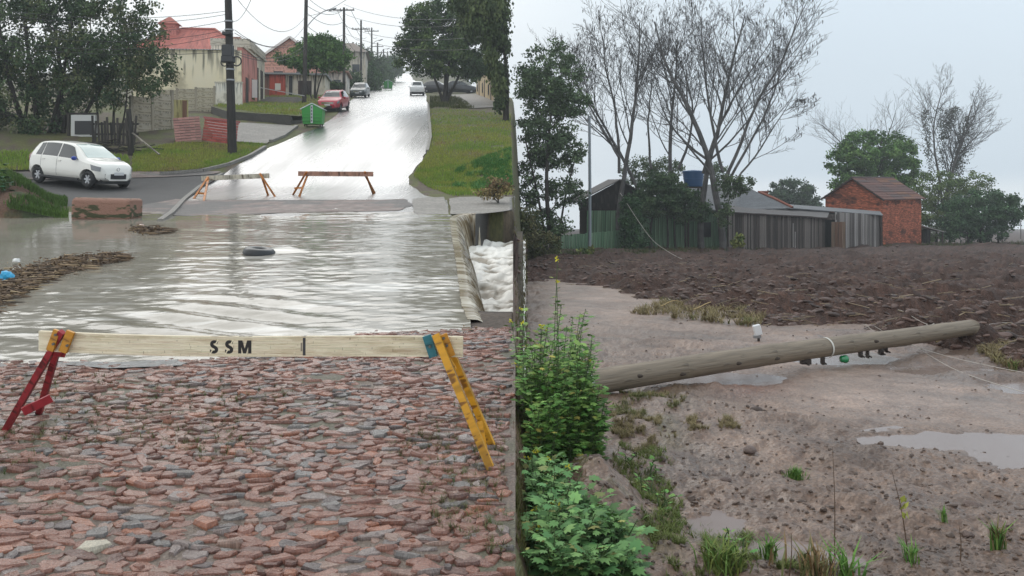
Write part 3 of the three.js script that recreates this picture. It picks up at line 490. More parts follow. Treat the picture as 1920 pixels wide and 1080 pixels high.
// ---------- vehicles ----------
mat.tyre = M([0.015, 0.015, 0.016], 0.7); mat.rim = M([0.42, 0.43, 0.45], 0.35, { metalness: 0.8 }); mat.carGlass = MP([0.012, 0.016, 0.018], 0.06, { clearcoat: 1 }); mat.blackPlastic = M([0.02, 0.02, 0.022], 0.5); mat.lampGlass = MP([0.16, 0.17, 0.18], 0.08, { clearcoat: 1 }); mat.tailLamp = MP([0.35, 0.01, 0.012], 0.15, { clearcoat: 1 }); mat.chrome = M([0.6, 0.6, 0.6], 0.2, { metalness: 1 }); mat.plate = M([0.65, 0.65, 0.65], 0.5);
const carPaint = (c) => MP(c, 0.35, { clearcoat: c[1] < 0.06 ? 0.35 : 1, clearcoatRoughness: 0.08 });
const ev = new Evaluator(); ev.attributes = ['position', 'normal'];
// spec: top / width profiles along x (rear 0 to nose L), belt line, wheels
function carBody(s) {
  const sec = (x) => {
    const top = smoothTab(s.top, x), w = smoothTab(s.width, x), bot = interp(s.bot, x), belt = Math.min(interp(s.belt, x), top - 0.035), cab = clamp((top - belt - 0.05) / 0.35), zr = lerp(w * 0.90, w * s.tumble, cab);
    const rl = Math.min(0.06, (top - belt) * 0.4);
    return [[0, bot], [w * 0.80, bot], [w * 0.95, bot + 0.07], [w, bot + 0.26 * (belt - bot) + 0.02], [w * 1.0, lerp(bot, belt, 0.62)], [w * 0.975, belt - 0.02], [w * 0.955, belt], [lerp(w * 0.955, zr, 0.5), lerp(belt, top - rl, 0.5)], [zr, top - rl], [zr - 0.07, top - rl * 0.25], [zr * 0.55, top], [0, top + 0.012 * cab]];
  };
  const at = (x, v) => { const q = sec(x), k = clamp(v, 0, 10.999), i = k | 0, t = k - i; return [lerp(q[i][0], q[i + 1][0], t), lerp(q[i][1], q[i + 1][1], t)]; };
  const N = 56, K = 11, p = [], idx = [], W = 2 * K + 1;
  for (let i = 0; i <= N; i++) { const x = s.L * (0.5 - 0.5 * Math.cos(Math.PI * i / N)), q = sec(x); for (let k = -K; k <= K; k++) p.push(x, q[Math.abs(k)][1], q[Math.abs(k)][0] * Math.sign(k)); }
  for (let i = 0; i < N; i++) for (let k = 0; k < W - 1; k++) { const a = i * W + k, b = a + W; idx.push(a, b, a + 1, a + 1, b, b + 1); }
  for (let i = 0; i < N; i++) { const a = i * W, b = a + W; idx.push(a, a + W - 1, b, b, a + W - 1, b + W - 1); }
  for (const e of [0, N]) { const b = e * W, y = (p[b * 3 + 1] + p[(b + K) * 3 + 1]) / 2; p.push(p[b * 3], y, 0); const c = p.length / 3 - 1; for (let k = 0; k < W; k++) { const n = (k + 1) % W; if (e) idx.push(b + k, c, b + n); else idx.push(b + k, b + n, c); } }
  let g = new THREE.BufferGeometry(); g.setAttribute('position', new THREE.Float32BufferAttribute(p, 3)); g.setIndex(idx); g.computeVertexNormals();
  if (s.fine) {
    let br = new Brush(g); br.updateMatrixWorld();
    for (const wx of s.wheels) { const c = new THREE.CylinderGeometry(s.wr * 1.17, s.wr * 1.17, 2.4, 28); c.rotateX(Math.PI / 2); c.deleteAttribute('uv'); const t = new Brush(c); t.position.set(wx, s.wr, 0); t.updateMatrixWorld(); br = ev.evaluate(br, t, SUBTRACTION); }
    g = br.geometry;
  }
  return { g, at };
}
function makeCar(name, label, s, body, pos, turn, pitch, group) {
  const t = thing(name, label, 'car', pos, turn, group); t.rotation.order = 'YZX'; t.rotation.z = pitch;
  const { g, at } = carBody(s), cx = s.L / 2, sh = (m) => { m.position.x = -cx; return m; };
  sh(mesh('body', g, body, t));
  const under = new MB(); under.box(0.12, s.L - 0.12, 0.16, 0.5, -0.6, 0.6); sh(under.build('underbody', mat.blackPlastic, t));
  const patch = (nm, x0, x1, v0, v1, side, m, sl0 = 0, sl1 = 0, off = 0.006, n = 8) => {   // panel lying on the body's surface, ends slanted by sl0, sl1
    const p = [], idx = [];
    for (let i = 0; i <= n; i++) for (let k = 0; k <= 4; k++) { const f = k / 4, x = lerp(x0 + sl0 * f, x1 + sl1 * f, i / n), [z, y] = at(x, lerp(v0, v1, f)); p.push(x + (x > s.L - 0.6 ? 0.03 : x < 0.3 ? -0.02 : 0), y + (v1 > 8.2 ? off : 0), side * (z + (v1 > 8.2 ? 0 : off))); if (i && k) { const a = i * 5 + k; idx.push(a - 6, a - 5, a, a - 6, a, a - 1); } }
    const q = new THREE.BufferGeometry(); q.setAttribute('position', new THREE.Float32BufferAttribute(p, 3)); q.setIndex(idx); q.computeVertexNormals(); return sh(mesh(nm, q, m, t));
  };
  const across = (nm, x0, x1, f, m, off = 0.008) => {             // windscreen or rear window, over the top of the body
    const p = [], idx = [], n = 10;
    for (let i = 0; i <= n; i++) for (let k = -6; k <= 6; k++) { const x = lerp(x0, x1, i / n), q8 = at(x, 9), z = q8[0] * f * k / 6, q = at(x, 9 + 2 * (1 - Math.abs(z) / Math.max(q8[0], 0.01))); p.push(x + (x > cx ? off : -off), q[1] + off, z); if (i && k > -6) { const a = i * 13 + k + 6; idx.push(a - 14, a - 13, a, a - 14, a, a - 1); } }
    const q = new THREE.BufferGeometry(); q.setAttribute('position', new THREE.Float32BufferAttribute(p, 3)); q.setIndex(idx); q.computeVertexNormals(); return sh(mesh(nm, q, m, t));
  };
  across('windscreen', s.ws[0], s.ws[1], 0.97, s.clear || mat.carGlass); across('rear_window', s.rw[0], s.rw[1], 0.9, mat.carGlass);
  for (const side of [1, -1]) {
    for (const [x0, x1, a, b] of s.win) patch('side_window', x0, x1, 6.12, 7.95, side, mat.carGlass, a, b);
    for (const x of s.doors) { const seam = new MB(); for (let i = 0; i < 6; i++) { const A = at(x, 2.3 + i * 0.62), B = at(x, 2.92 + i * 0.62); seam.quad(V(x - 0.006, A[1], side * (A[0] + 0.004)), V(x + 0.006, A[1], side * (A[0] + 0.004)), V(x + 0.006, B[1], side * (B[0] + 0.004)), V(x - 0.006, B[1], side * (B[0] + 0.004))); } sh(seam.build('door_gap', mat.blackPlastic, t)); if (s.fine) { const q = at(x + 0.12, 4.7), h = new MB(); h.box(x + 0.04, x + 0.2, q[1] - 0.015, q[1] + 0.015, side > 0 ? q[0] : -q[0] - 0.03, side > 0 ? q[0] + 0.03 : -q[0]); sh(h.build('door_handle', s.handle || body, t)); } }
    const mq = at(s.mirror, 6), mg = new THREE.SphereGeometry(0.1, 12, 8); mg.scale(0.7, 0.75, 1); const mm = sh(mesh('wing_mirror', mg, s.mirrorMat || body, t)); mm.position.set(s.mirror - cx, mq[1] + 0.05, side * (mq[0] + 0.1));
    const lm = patch('headlight', s.L - s.head[0], s.L - s.head[1], s.head[2], s.head[3], side, mat.lampGlass, -0.1, 0.0, 0.012, 5);
    patch('tail_light', s.tail[0], s.tail[1], s.tail[2], s.tail[3], side, mat.tailLamp, 0, 0.0, 0.012, 4);
    for (const wx of s.wheels) {
      const w = new THREE.Group(); w.name = 'wheel'; w.position.set(wx - cx, s.wr, side * (s.track)); t.add(w);
      const tg = new THREE.TorusGeometry(s.wr - 0.075, 0.085, 12, 32); tg.scale(1, 1, 1.15); mesh('tyre', tg, mat.tyre, w);
      const rim = new MB(), R = s.wr - 0.115; rim.geo(new THREE.CylinderGeometry(R * 1.05, R * 1.05, 0.05, 28).rotateX(Math.PI / 2).translate(0, 0, 0)); const dark = mesh('hub', rim.geometry(), mat.blackPlastic, w);
      const sp = new MB(); for (let k = 0; k < 6; k++) { const a = k / 6 * 6.283; sp.bar(V(0, 0, side * 0.045), V(Math.cos(a) * R, Math.sin(a) * R, side * 0.05), 0.06, 0.03, V(0, 0, 1)); } sp.geo(new THREE.TorusGeometry(R, 0.022, 6, 28).translate(0, 0, side * 0.05)); sp.geo(new THREE.CylinderGeometry(0.06, 0.06, 0.04, 12).rotateX(Math.PI / 2).translate(0, 0, side * 0.05)); mesh('rim', sp.geometry(), mat.rim, w);
    }
  }
  const nose = (nm, y0, y1, z, m, o = 0.02) => { const e = new MB(); const pp = [], xs = (y) => { let x = s.L; for (let i = 0; i < 60; i++) { if (interp(s.top, x) >= y) break; x -= 0.01; } return x; }; const n = 8; for (let i = 0; i < n; i++) { const z0 = lerp(-z, z, i / n), z1 = lerp(-z, z, (i + 1) / n), cxv = (q) => s.L + o - 0.12 * Math.pow(q / 0.8, 2); e.quad(V(cxv(z0), y0, z0), V(cxv(z1), y0, z1), V(Math.min(cxv(z1), xs(y1) + o + 0.1 - 0.1 * Math.pow(z1 / 0.8, 2)), y1, z1), V(Math.min(cxv(z0), xs(y1) + o + 0.1 - 0.1 * Math.pow(z0 / 0.8, 2)), y1, z0)); } return sh(e.build(nm, m, t)); };
  nose('grille', s.grille[0], s.grille[1], s.grille[2], mat.blackPlastic); if (s.grille2) nose('upper_grille', ...s.grille2, s.grille2m || mat.chrome); nose('number_plate', s.plate[0], s.plate[1], 0.2, mat.plate, 0.034);
  const bp = new MB(); bp.box(-0.03, 0.01, 0.55, 0.68, -0.2, 0.2); sh(bp.build('rear_plate', mat.plate, t));
  return t;
}
const hatch = { L: 3.54, fine: true, wr: 0.29, track: 0.70, tumble: 0.72, top: [[0, 0.62], [0.05, 0.95], [0.16, 1.22], [0.34, 1.40], [0.7, 1.47], [1.3, 1.49], [1.9, 1.45], [2.2, 1.35], [2.5, 1.17], [2.78, 0.99], [3.1, 0.92], [3.35, 0.82], [3.48, 0.68], [3.54, 0.5]], width: [[0, 0.68], [0.12, 0.76], [0.5, 0.81], [1.8, 0.825], [2.9, 0.81], [3.25, 0.75], [3.45, 0.62], [3.54, 0.45]], bot: [[0, 0.32], [0.25, 0.24], [3.2, 0.22], [3.54, 0.27]], belt: [[0, 0.95], [1.2, 0.95], [2.6, 0.90], [3.54, 0.7]], wheels: [0.56, 2.98], ws: [2.76, 2.02], rw: [0.07, 0.36], win: [[0.42, 0.72, 0.12, 0.03], [0.77, 1.52, 0, 0], [1.57, 2.55, 0, -0.42]], doors: [0.74, 1.54], mirror: 2.45, head: [0.40, 0.12, 4.2, 5.7], tail: [0.02, 0.16, 4.6, 7], grille: [0.33, 0.50, 0.52], plate: [0.46, 0.56], clear: MP([0.22, 0.32, 0.30], 0.08, { clearcoat: 1 }), mirrorMat: M([0.01, 0.04, 0.28], 0.3) };
const saloon = { L: 3.9, fine: true, wr: 0.30, track: 0.70, tumble: 0.70, top: [[0, 0.6], [0.06, 0.95], [0.3, 1.22], [0.65, 1.41], [1.3, 1.46], [1.95, 1.42], [2.3, 1.26], [2.75, 0.98], [3.2, 0.90], [3.65, 0.80], [3.83, 0.66], [3.9, 0.48]], width: [[0, 0.66], [0.15, 0.77], [0.6, 0.82], [2.0, 0.83], [3.2, 0.81], [3.65, 0.74], [3.83, 0.64], [3.9, 0.52]], bot: [[0, 0.32], [0.25, 0.22], [3.6, 0.22], [3.9, 0.26]], belt: [[0, 0.94], [1.2, 0.93], [2.7, 0.89], [3.9, 0.7]], wheels: [0.66, 3.1], ws: [2.72, 2.02], rw: [0.1, 0.55], win: [[0.5, 0.9, 0.15, 0.04], [0.95, 1.66, 0, 0], [1.71, 2.52, 0, -0.4]], doors: [0.92, 1.68], mirror: 2.42, head: [0.42, 0.1, 4.2, 5.8], tail: [0.02, 0.18, 4.6, 6], grille: [0.28, 0.42, 0.55], grille2: [0.56, 0.68, 0.42], plate: [0.44, 0.54] };
const pickup = { ...saloon, L: 4.4, fine: false, top: [[0, 0.75], [0.05, 0.98], [0.3, 1.0], [1.3, 1.0], [1.55, 1.1], [1.75, 1.45], [2.2, 1.52], [2.6, 1.45], [3.05, 1.05], [3.6, 0.95], [4.2, 0.86], [4.33, 0.68], [4.4, 0.5]], width: [[0, 0.8], [0.1, 0.82], [2, 0.83], [3.6, 0.82], [4.2, 0.76], [4.4, 0.6]], bot: [[0, 0.42], [0.5, 0.32], [4.4, 0.32]], belt: [[0, 0.93], [4.4, 0.8]], wheels: [0.8, 3.5], ws: [3.0, 2.5], rw: [1.5, 1.76], win: [[1.82, 2.8, 0.05, -0.35]], doors: [1.8], mirror: 2.75, tail: [0.02, 0.1, 3.6, 5.6] };
const onRoad = (px, py) => { const q = hit(px, py); q.y -= 0.015; return q; };
{
  const dusty = tex(256, (u, v) => { const k = 1 - 0.10 * fbm(u * 6, v * 6, 4, 6); return [k, k * 0.99, k * 0.94]; });
  const white = MP([0.80, 0.78, 0.72], 0.35, { clearcoat: 1, clearcoatRoughness: 0.08 });
  const c = makeCar('hatchback_car', 'small white hatchback with blue mirror driving on the cross street', hatch, white, onRoad(152, 346), -0.42, -0.075); { const e = mesh('emblem', new THREE.TorusGeometry(0.055, 0.012, 8, 20).rotateY(Math.PI / 2), mat.chrome, c); e.position.set(1.745, 0.66, 0); const sk = new MB(); for (const z of [-1, 1]) sk.box(0.75 - 1.77, 2.6 - 1.77, 0.235, 0.30, z > 0 ? 0.79 : -0.84, z > 0 ? 0.84 : -0.79); sk.build('sill_trim', mat.blackPlastic, c); }
  makeCar('hatchback_car', 'red hatchback parked facing down the wet hill street', saloon, carPaint([0.36, 0.012, 0.03]), onRoad(626, 207), -Math.PI / 2 - 0.02, -0.13, 'cars on the hill street');
  makeCar('saloon_car', 'dark green car parked behind the red hatchback', { ...saloon, fine: false }, carPaint([0.03, 0.045, 0.042]), onRoad(675, 182), -Math.PI / 2 + 0.03, -0.13, 'cars on the hill street');
  makeCar('pickup_truck', 'white pickup truck driving away up the hill', pickup, carPaint([0.75, 0.75, 0.74]), onRoad(782, 178), Math.PI / 2 + 0.12, 0.13, 'cars on the hill street').userData.category = 'truck';
  const s2 = { ...saloon, fine: false };
  makeCar('saloon_car', 'dark car parked left of the big tree trunk', s2, carPaint([0.02, 0.021, 0.025]), hit(822, 174), -0.25, 0.02, 'cars parked under the big tree');
  makeCar('saloon_car', 'dark car parked right of the big tree trunk', s2, carPaint([0.03, 0.03, 0.032]), hit(864, 175), 0.3, 0, 'cars parked under the big tree');
  makeCar('van', 'pale van parked far up the left kerb', { ...pickup, top: [[0, 0.8], [0.05, 1.6], [0.3, 1.8], [2.6, 1.8], [3.1, 1.45], [3.7, 1.0], [4.2, 0.86], [4.33, 0.68], [4.4, 0.5]], ws: [3.65, 3.0], rw: [0.06, 0.2], win: [[2.0, 2.9, 0, -0.1]], doors: [1.9] }, carPaint([0.6, 0.62, 0.63]), hit(706, 162), -Math.PI / 2, -0.12, 'cars on the hill street').userData.category = 'van';
}
// mist thrown up behind the white car is left to the haze
// ---------- refuse bins ----------
function bin(label, px, py, w, turn) {
  const q = hit(px, py); q.y -= 0.02; const t = thing('refuse_bin', label, 'bin', q, turn, 'green refuse bins on the left kerb'), green = M([0.035, 0.30, 0.045], 0.4), lid = M([0.62, 0.68, 0.66], 0.35), k = w / 1.2;
  const b = new MB(); b.hex([V(-0.54, 0.14, 0.4), V(0.54, 0.14, 0.4), V(0.54, 0.14, -0.4), V(-0.54, 0.14, -0.4), V(-0.6, 1.02, 0.5), V(0.6, 1.02, 0.5), V(0.6, 1.02, -0.5), V(-0.6, 1.02, -0.5)].map((v) => v.multiplyScalar(k))); b.build('body', green, t);
  let g = new MB(); g.tri(V(-0.6, 1.02, 0.5).multiplyScalar(k), V(0.6, 1.02, 0.5).multiplyScalar(k), V(0, 1.3, 0.5).multiplyScalar(k)); g.build('gable', green, t); g = new MB(); g.tri(V(0.6, 1.02, -0.5).multiplyScalar(k), V(-0.6, 1.02, -0.5).multiplyScalar(k), V(0, 1.3, -0.5).multiplyScalar(k)); g.build('gable', green, t);
  for (const s of [-1, 1]) { const l = new MB(); l.bar(V(s * 0.68, 0.985, 0).multiplyScalar(k), V(0, 1.335, 0).multiplyScalar(k), 1.14 * k, 0.045 * k, V(0, 1, 0)); l.build('lid', lid, t); }
  for (const y of [0.35, 0.55, 0.75, 0.95]) { const r = new MB(); r.bar(V(-0.585, y, 0.47).multiplyScalar(k), V(0.585, y, 0.47).multiplyScalar(k), 0.06 * k, 0.04 * k); r.build('rib', green, t); }
  const s = new MB(); s.box(-0.07 * k, 0.05 * k, 0.18 * k, 1.22 * k, 0.5 * k, 0.545 * k); s.build('lift_bracket', M([0.45, 0.47, 0.48], 0.35, { metalness: 0.6 }), t);
  const sl = new MB(); for (let i = 0; i < 5; i++) sl.box(-0.035 * k, 0.015 * k, (0.26 + i * 0.19) * k, (0.38 + i * 0.19) * k, 0.545 * k, 0.556 * k); sl.build('bracket_slots', mat.blackPlastic, t);
  for (const [x, z] of [[-0.45, 0.32], [0.45, 0.32], [-0.45, -0.32], [0.45, -0.32]]) { const w2 = mesh('wheel', new THREE.CylinderGeometry(0.08 * k, 0.08 * k, 0.05 * k, 14).rotateZ(Math.PI / 2), mat.tyre, t); w2.position.set(x * k, 0.08 * k, z * k); }
}
bin('bright green refuse bin with white pitched lid in front of red car', 588, 237, 1.12, 0.05);
bin('small far green refuse bin up the hill', 728, 168, 1.3, 0.1);
// ---------- houses, walls and poles of the hill street ----------
const YAW = 0.124;                                              // the street runs up to the left by this much
const ground3 = (px, d) => V((px - CX) / F * d, land((px - CX) / F * d, d), -d);
const wallMat = (c, r = 0.85) => M(c, r, { map: tPlaster, bumpMap: rep(bGrit, 3), bumpScale: 0.01 });
const ub = new THREE.BoxGeometry(1, 1, 1);
function blk(name, x0, x1, y0, y1, z0, z1, m, parent) { const o = mesh(name, ub, m, parent); o.position.set((x0 + x1) / 2, (y0 + y1) / 2, (z0 + z1) / 2); o.scale.set(Math.abs(x1 - x0), Math.abs(y1 - y0), Math.abs(z1 - z0)); return o; }
mat.tile = M([1, 1, 1], 0.75, { vertexColors: true }); mat.fibro = M([0.40, 0.42, 0.43], 0.7, { map: rep(tGrit, 0.5) }); mat.dark = M([0.02, 0.02, 0.022], 0.6); mat.winGlass = MP([0.03, 0.035, 0.04], 0.12, {}); mat.woodDark = M([0.06, 0.03, 0.022], 0.6, { map: tWood });
function ribRoof(name, a, b, c, d, pitch, amp, m, col, parent) {   // a-b eave, d-c ridge; ribs run from eave to ridge
  const w = a.distanceTo(b), n = Math.max(4, Math.round(w / pitch)), rows = 10, p = [], cc = [], uv = [], idx = [], nrm = V().subVectors(b, a).cross(V().subVectors(d, a)).normalize(), C = n * 4; if (nrm.y < 0) nrm.negate();
  for (let j = 0; j <= rows; j++) for (let i = 0; i <= C; i++) {
    const t = i / C, s = j / rows, q = a.clone().lerp(b, t).lerp(d.clone().lerp(c, t), s).addScaledVector(nrm, amp * Math.sin(i / 4 * 6.283) + 0.02 * ((j % 2) ? 1 : 0)); p.push(q.x, q.y, q.z); uv.push(t * w, s * a.distanceTo(d)); cc.push(...col(i, j));
    if (i && j) { const k = j * (C + 1) + i; idx.push(k - C - 2, k - C - 1, k, k - C - 2, k, k - 1); }
  }
  const g = new THREE.BufferGeometry(); g.setAttribute('position', new THREE.Float32BufferAttribute(p, 3)); g.setAttribute('uv', new THREE.Float32BufferAttribute(uv, 2)); if (m.vertexColors) g.setAttribute('color', new THREE.Float32BufferAttribute(cc, 3)); g.setIndex(idx); g.computeVertexNormals(); return mesh(name, g, m, parent);
}
const redTile = (i, j) => { const k = 0.8 + 0.4 * hash(i >> 2, j), o = hash((i >> 2) + 7, j + 3) > 0.85 ? 0.7 : 1; return [0.44 * k * o, 0.135 * k * o, 0.105 * k * o]; };
{ // cream house with stained side wall and pink street front
  const g = thing('cream_house', 'cream plaster house with rain stains and pink street front', 'house', ground3(452, 58), YAW);
  blk('wall', -7.0, 0, -1, 4.05, -6, 0, wallMat([0.74, 0.68, 0.52]), g); blk('street_front', -0.3, 0.06, -1, 4.3, -6, -0.25, wallMat([0.58, 0.25, 0.22]), g); blk('cornice', -0.34, 0.14, 4.3, 4.42, -6.02, -0.2, wallMat([0.6, 0.55, 0.48]), g);
  ribRoof('roof', V(-7.2, 4.0, 0.25), V(-0.32, 4.05, 0.25), V(-0.32, 4.75, -6), V(-7.2, 4.6, -6), 0.19, 0.028, mat.fibro, redTile, g);
  const d1 = blk('door', 0.03, 0.09, 0, 2.4, -2.3, -1.3, mat.woodDark, g); blk('window', 0.03, 0.09, 1.1, 2.6, -4.8, -3.7, mat.winGlass, g); blk('shutter', 0.09, 0.45, 1.2, 2.5, -3.7, -3.62, M([0.7, 0.7, 0.68], 0.6), g);
}
{ // red-tiled house behind
  const g = thing('tiled_house', 'pink house with red hipped tile roof behind the cream house', 'house', ground3(470, 66), YAW);
  blk('wall', -8.6, -1.2, -1, 4.3, -8.5, -0.4, wallMat([0.55, 0.20, 0.17]), g);
  const E = 4.3, R = 6.6, c = [V(-9.2, E, 0.2), V(-0.6, E, 0.2), V(-0.6, E, -9), V(-9.2, E, -9)], r0 = V(-6.2, R, -4.4), r1 = V(-3.6, R, -4.4);
  ribRoof('roof', c[0], c[1], r1, r0, 0.24, 0.035, mat.tile, redTile, g); ribRoof('roof', c[1], c[2], r1, r1, 0.24, 0.035, mat.tile, redTile, g); ribRoof('roof', c[3], c[0], r0, r0, 0.24, 0.035, mat.tile, redTile, g); ribRoof('roof', c[2], c[3], r0, r1, 0.24, 0.035, mat.tile, redTile, g);
  const hp = new MB(); for (const [a, b] of [[c[0], r0], [c[1], r1], [r0, r1]]) hp.tube([a.clone().setY(a.y + 0.06), b.clone().setY(b.y + 0.06)], 0.1, 6); hp.build('ridge_tiles', M([0.40, 0.14, 0.11], 0.8), g);
  const q = new MB(); q.box(-7.4, -6.2, 5.2, 6.7, -3.6, -2.6); q.build('dormer', wallMat([0.5, 0.19, 0.17]), g); const q2 = new MB(); q2.hex([V(-7.6, 6.7, -2.4), V(-6.0, 6.7, -2.4), V(-6.0, 6.7, -3.8), V(-7.6, 6.7, -3.8), V(-6.9, 7.3, -3), V(-6.7, 7.3, -3), V(-6.7, 7.3, -3.2), V(-6.9, 7.3, -3.2)]); q2.build('dormer_roof', M([0.40, 0.14, 0.11], 0.8), g);
}
{ // white parapet house
  const g = thing('parapet_house', 'white flat-fronted old house with stained parapet and tall doors', 'house', ground3(466, 61.5), YAW);
  blk('wall', -2.6, 0, -1, 4.5, -7, 0, wallMat([0.74, 0.67, 0.58]), g); blk('parapet', -2.65, 0.08, 4.5, 5.0, -7.05, 0.05, wallMat([0.52, 0.48, 0.42]), g); blk('cornice', -0.2, 0.18, 4.3, 4.46, -7.02, 0.08, wallMat([0.5, 0.46, 0.4]), g);
  for (const z of [-0.9, -2.9, -5.0]) { const d = blk('tall_door', 0.01, 0.06, 0.1, 3.4, z - 1.0, z, mat.woodDark, g); }
  for (const z of [-2.15, -4.2, -6.2]) blk('pilaster', 0.0, 0.09, -0.5, 4.3, z - 0.3, z, wallMat([0.74, 0.72, 0.64]), g);
  const c = blk('chimney', -1.9, -1.0, 5.0, 5.5, -3, -2.2, wallMat([0.35, 0.2, 0.16]), g);
}
{ // pink gabled house
  const g = thing('gabled_house', 'pale pink gabled house with white eaves behind the street tree', 'house', ground3(544, 86), YAW), w = 2.6, E = 4.0, R = 5.9;
  const wm = wallMat([0.62, 0.34, 0.29]), s = new THREE.Shape([new THREE.Vector2(-w, -1.5), new THREE.Vector2(w, -1.5), new THREE.Vector2(w, E), new THREE.Vector2(0, R), new THREE.Vector2(-w, E)]); mesh('wall', new THREE.ExtrudeGeometry(s, { depth: 9, bevelEnabled: false }).translate(0, 0, -9), wm, g);
  for (const k of [-1, 1]) { const b = new MB(); b.bar(V(k * (w + 0.35), E - 0.16, -4.4), V(0, R + 0.1, -4.4), 9.5, 0.1); b.build('roof', M([0.36, 0.2, 0.17], 0.8), g); const f = new MB(); f.bar(V(k * (w + 0.36), E - 0.12, 0.38), V(0, R + 0.13, 0.38), 0.06, 0.22); f.build('barge_board', M([0.7, 0.66, 0.62], 0.7), g); }
  blk('window', -1.6, -0.7, 1.4, 2.6, -0.02, 0.03, mat.winGlass, g); blk('window', 0.6, 1.5, 1.4, 2.6, -0.02, 0.03, mat.winGlass, g);
}
{ // low front houses further up
  const g = thing('low_house', 'low house with red porch wall and brown gate', 'house', ground3(537, 77), YAW);
  blk('porch_wall', -1.5, -0.1, -1, 2.3, -4, 0, wallMat([0.46, 0.08, 0.05]), g); blk('side_wall', -2.4, -1.5, -1, 2.2, -4, -0.3, wallMat([0.24, 0.15, 0.12]), g); blk('wall', -0.1, 3.4, -1, 2.3, -5, -0.25, wallMat([0.68, 0.64, 0.57]), g); blk('gate', 1.0, 2.2, -0.3, 1.8, -0.27, -0.2, mat.woodDark, g); blk('window', -1.0, -0.5, 0.9, 1.5, -0.02, 0.03, M([0.7, 0.68, 0.62], 0.5), g); blk('roof', -2.6, 3.6, 2.3, 2.45, -5.2, 0.3, mat.fibro, g); blk('pier', 0.2, 0.5, -0.5, 2.2, -0.28, -0.16, mat.dark, g);
  const h = thing('low_house', 'whitish low house behind the round hedge', 'house', ground3(622, 96), YAW);
  blk('wall', -3.5, 1.6, -1, 2.5, -6, 0, wallMat([0.66, 0.62, 0.58]), h); blk('roof', -3.8, 1.9, 2.5, 2.7, -6.2, 0.4, M([0.3, 0.17, 0.13], 0.8), h); blk('door', -1.3, -0.3, -0.2, 1.9, -0.02, 0.04, mat.woodDark, h); blk('window', 0.2, 1.0, 0.8, 1.7, -0.02, 0.04, mat.winGlass, h);
  const k = thing('grey_house', 'grey-roofed house rising behind the street trees', 'house', ground3(655, 118), YAW); blk('wall', -3, 2.2, -1, 5.4, -8, 0, wallMat([0.52, 0.48, 0.42]), k); const r = new MB(); r.hex([V(-3.4, 5.4, 0.4), V(2.6, 5.4, 0.4), V(2.6, 5.4, -8.4), V(-3.4, 5.4, -8.4), V(-1, 7.1, -3), V(0.4, 7.1, -3), V(0.4, 7.1, -5), V(-1, 7.1, -5)]); r.build('roof', M([0.24, 0.2, 0.17], 0.8), k); blk('window', -1.8, -0.8, 2.6, 3.7, -0.02, 0.04, mat.winGlass, k); blk('window', 0.4, 1.4, 2.6, 3.7, -0.02, 0.04, mat.winGlass, k);
}
{ // right-hand street front
  const a = ground3(941, 66), b = ground3(893, 98), h = 2.9, dx = V().subVectors(b, a), L = Math.hypot(dx.x, dx.z), g = thing('street_front', 'beige rendered street front on the right behind the big tree', 'house', a, Math.atan2(-dx.x, -dx.z));
  const rise = (z) => land(a.x + dx.x * z / L, -(a.z + dx.z * z / L)) - a.y, m1 = wallMat([0.52, 0.42, 0.27]), m2 = wallMat([0.48, 0.45, 0.40]);
  for (let i = 0; i < 4; i++) { const z0 = i * L / 4, z1 = (i + 1) * L / 4; blk('wall', 0, 0.5, rise(z0) - 1.5, rise(z0) + h + (i % 2) * 0.35, -z1, -z0, i === 0 ? m2 : m1, g); blk('door', -0.03, 0.02, rise(z0), rise(z0) + 2.1, -z0 - 3.2, -z0 - 2.3, mat.woodDark, g); blk('window', -0.03, 0.02, rise(z0) + 1.1, rise(z0) + 2.1, -z0 - 6.2, -z0 - 5, mat.winGlass, g); }
  drape('concrete_apron', [[845, 178], [900, 176], [925, 190], [938, 203], [880, 204], [862, 190]], mat.concrete, { off: 0.05, rows: 12, cols: 12 });
}
// garden walls of slabs
function slabWall(name, label, px0, px1, py0, py1, d0, d1, h, nPanels, rows, m, cap) {
  const a = P(px0, py0, d0), b = P(px1, py1, d1), g = thing(name, label, 'wall', a), v = V().subVectors(b, a), L = v.length(), th = Math.atan2(-v.z, v.x), rise = v.y / Math.hypot(v.x, v.z); g.rotation.y = th; const run = Math.hypot(v.x, v.z);
  seed(px0); for (let i = 0; i < nPanels; i++) for (let j = 0; j < rows; j++) { const x0 = run * i / nPanels + 0.06, x1 = run * (i + 1) / nPanels - 0.06, e = rr(-0.008, 0.008); blk('slab', x0, x1, rise * x0 - (j ? 0 : 0.5) + h * j / rows + (j ? 0.008 : 0), rise * x0 + h * (j + 1) / rows - 0.008, -0.04 + e, 0.04 + e, m[(rnd() * m.length) | 0], g); }
  for (let i = 0; i <= nPanels; i++) { const x = run * i / nPanels; blk('post', x - 0.07, x + 0.07, rise * x - 0.5, rise * x + h + 0.03, -0.07, 0.07, cap, g); }
  return g;
}
const slabM = [[0.40, 0.36, 0.29], [0.36, 0.325, 0.265], [0.43, 0.39, 0.325]].map((c) => wallMat(c));
slabWall('slab_wall', 'free-standing grey-beige slab wall beside the junk fence', 246, 322, 263, 249, 41.5, 43.5, 2.15, 2, 5, slabM, slabM[1]);
slabWall('slab_wall', 'pale slab wall below the cream house', 296, 402, 221, 214, 53, 54, 1.75, 3, 5, [[0.46, 0.42, 0.33], [0.43, 0.39, 0.31]].map((c) => wallMat(c)), slabM[0]);
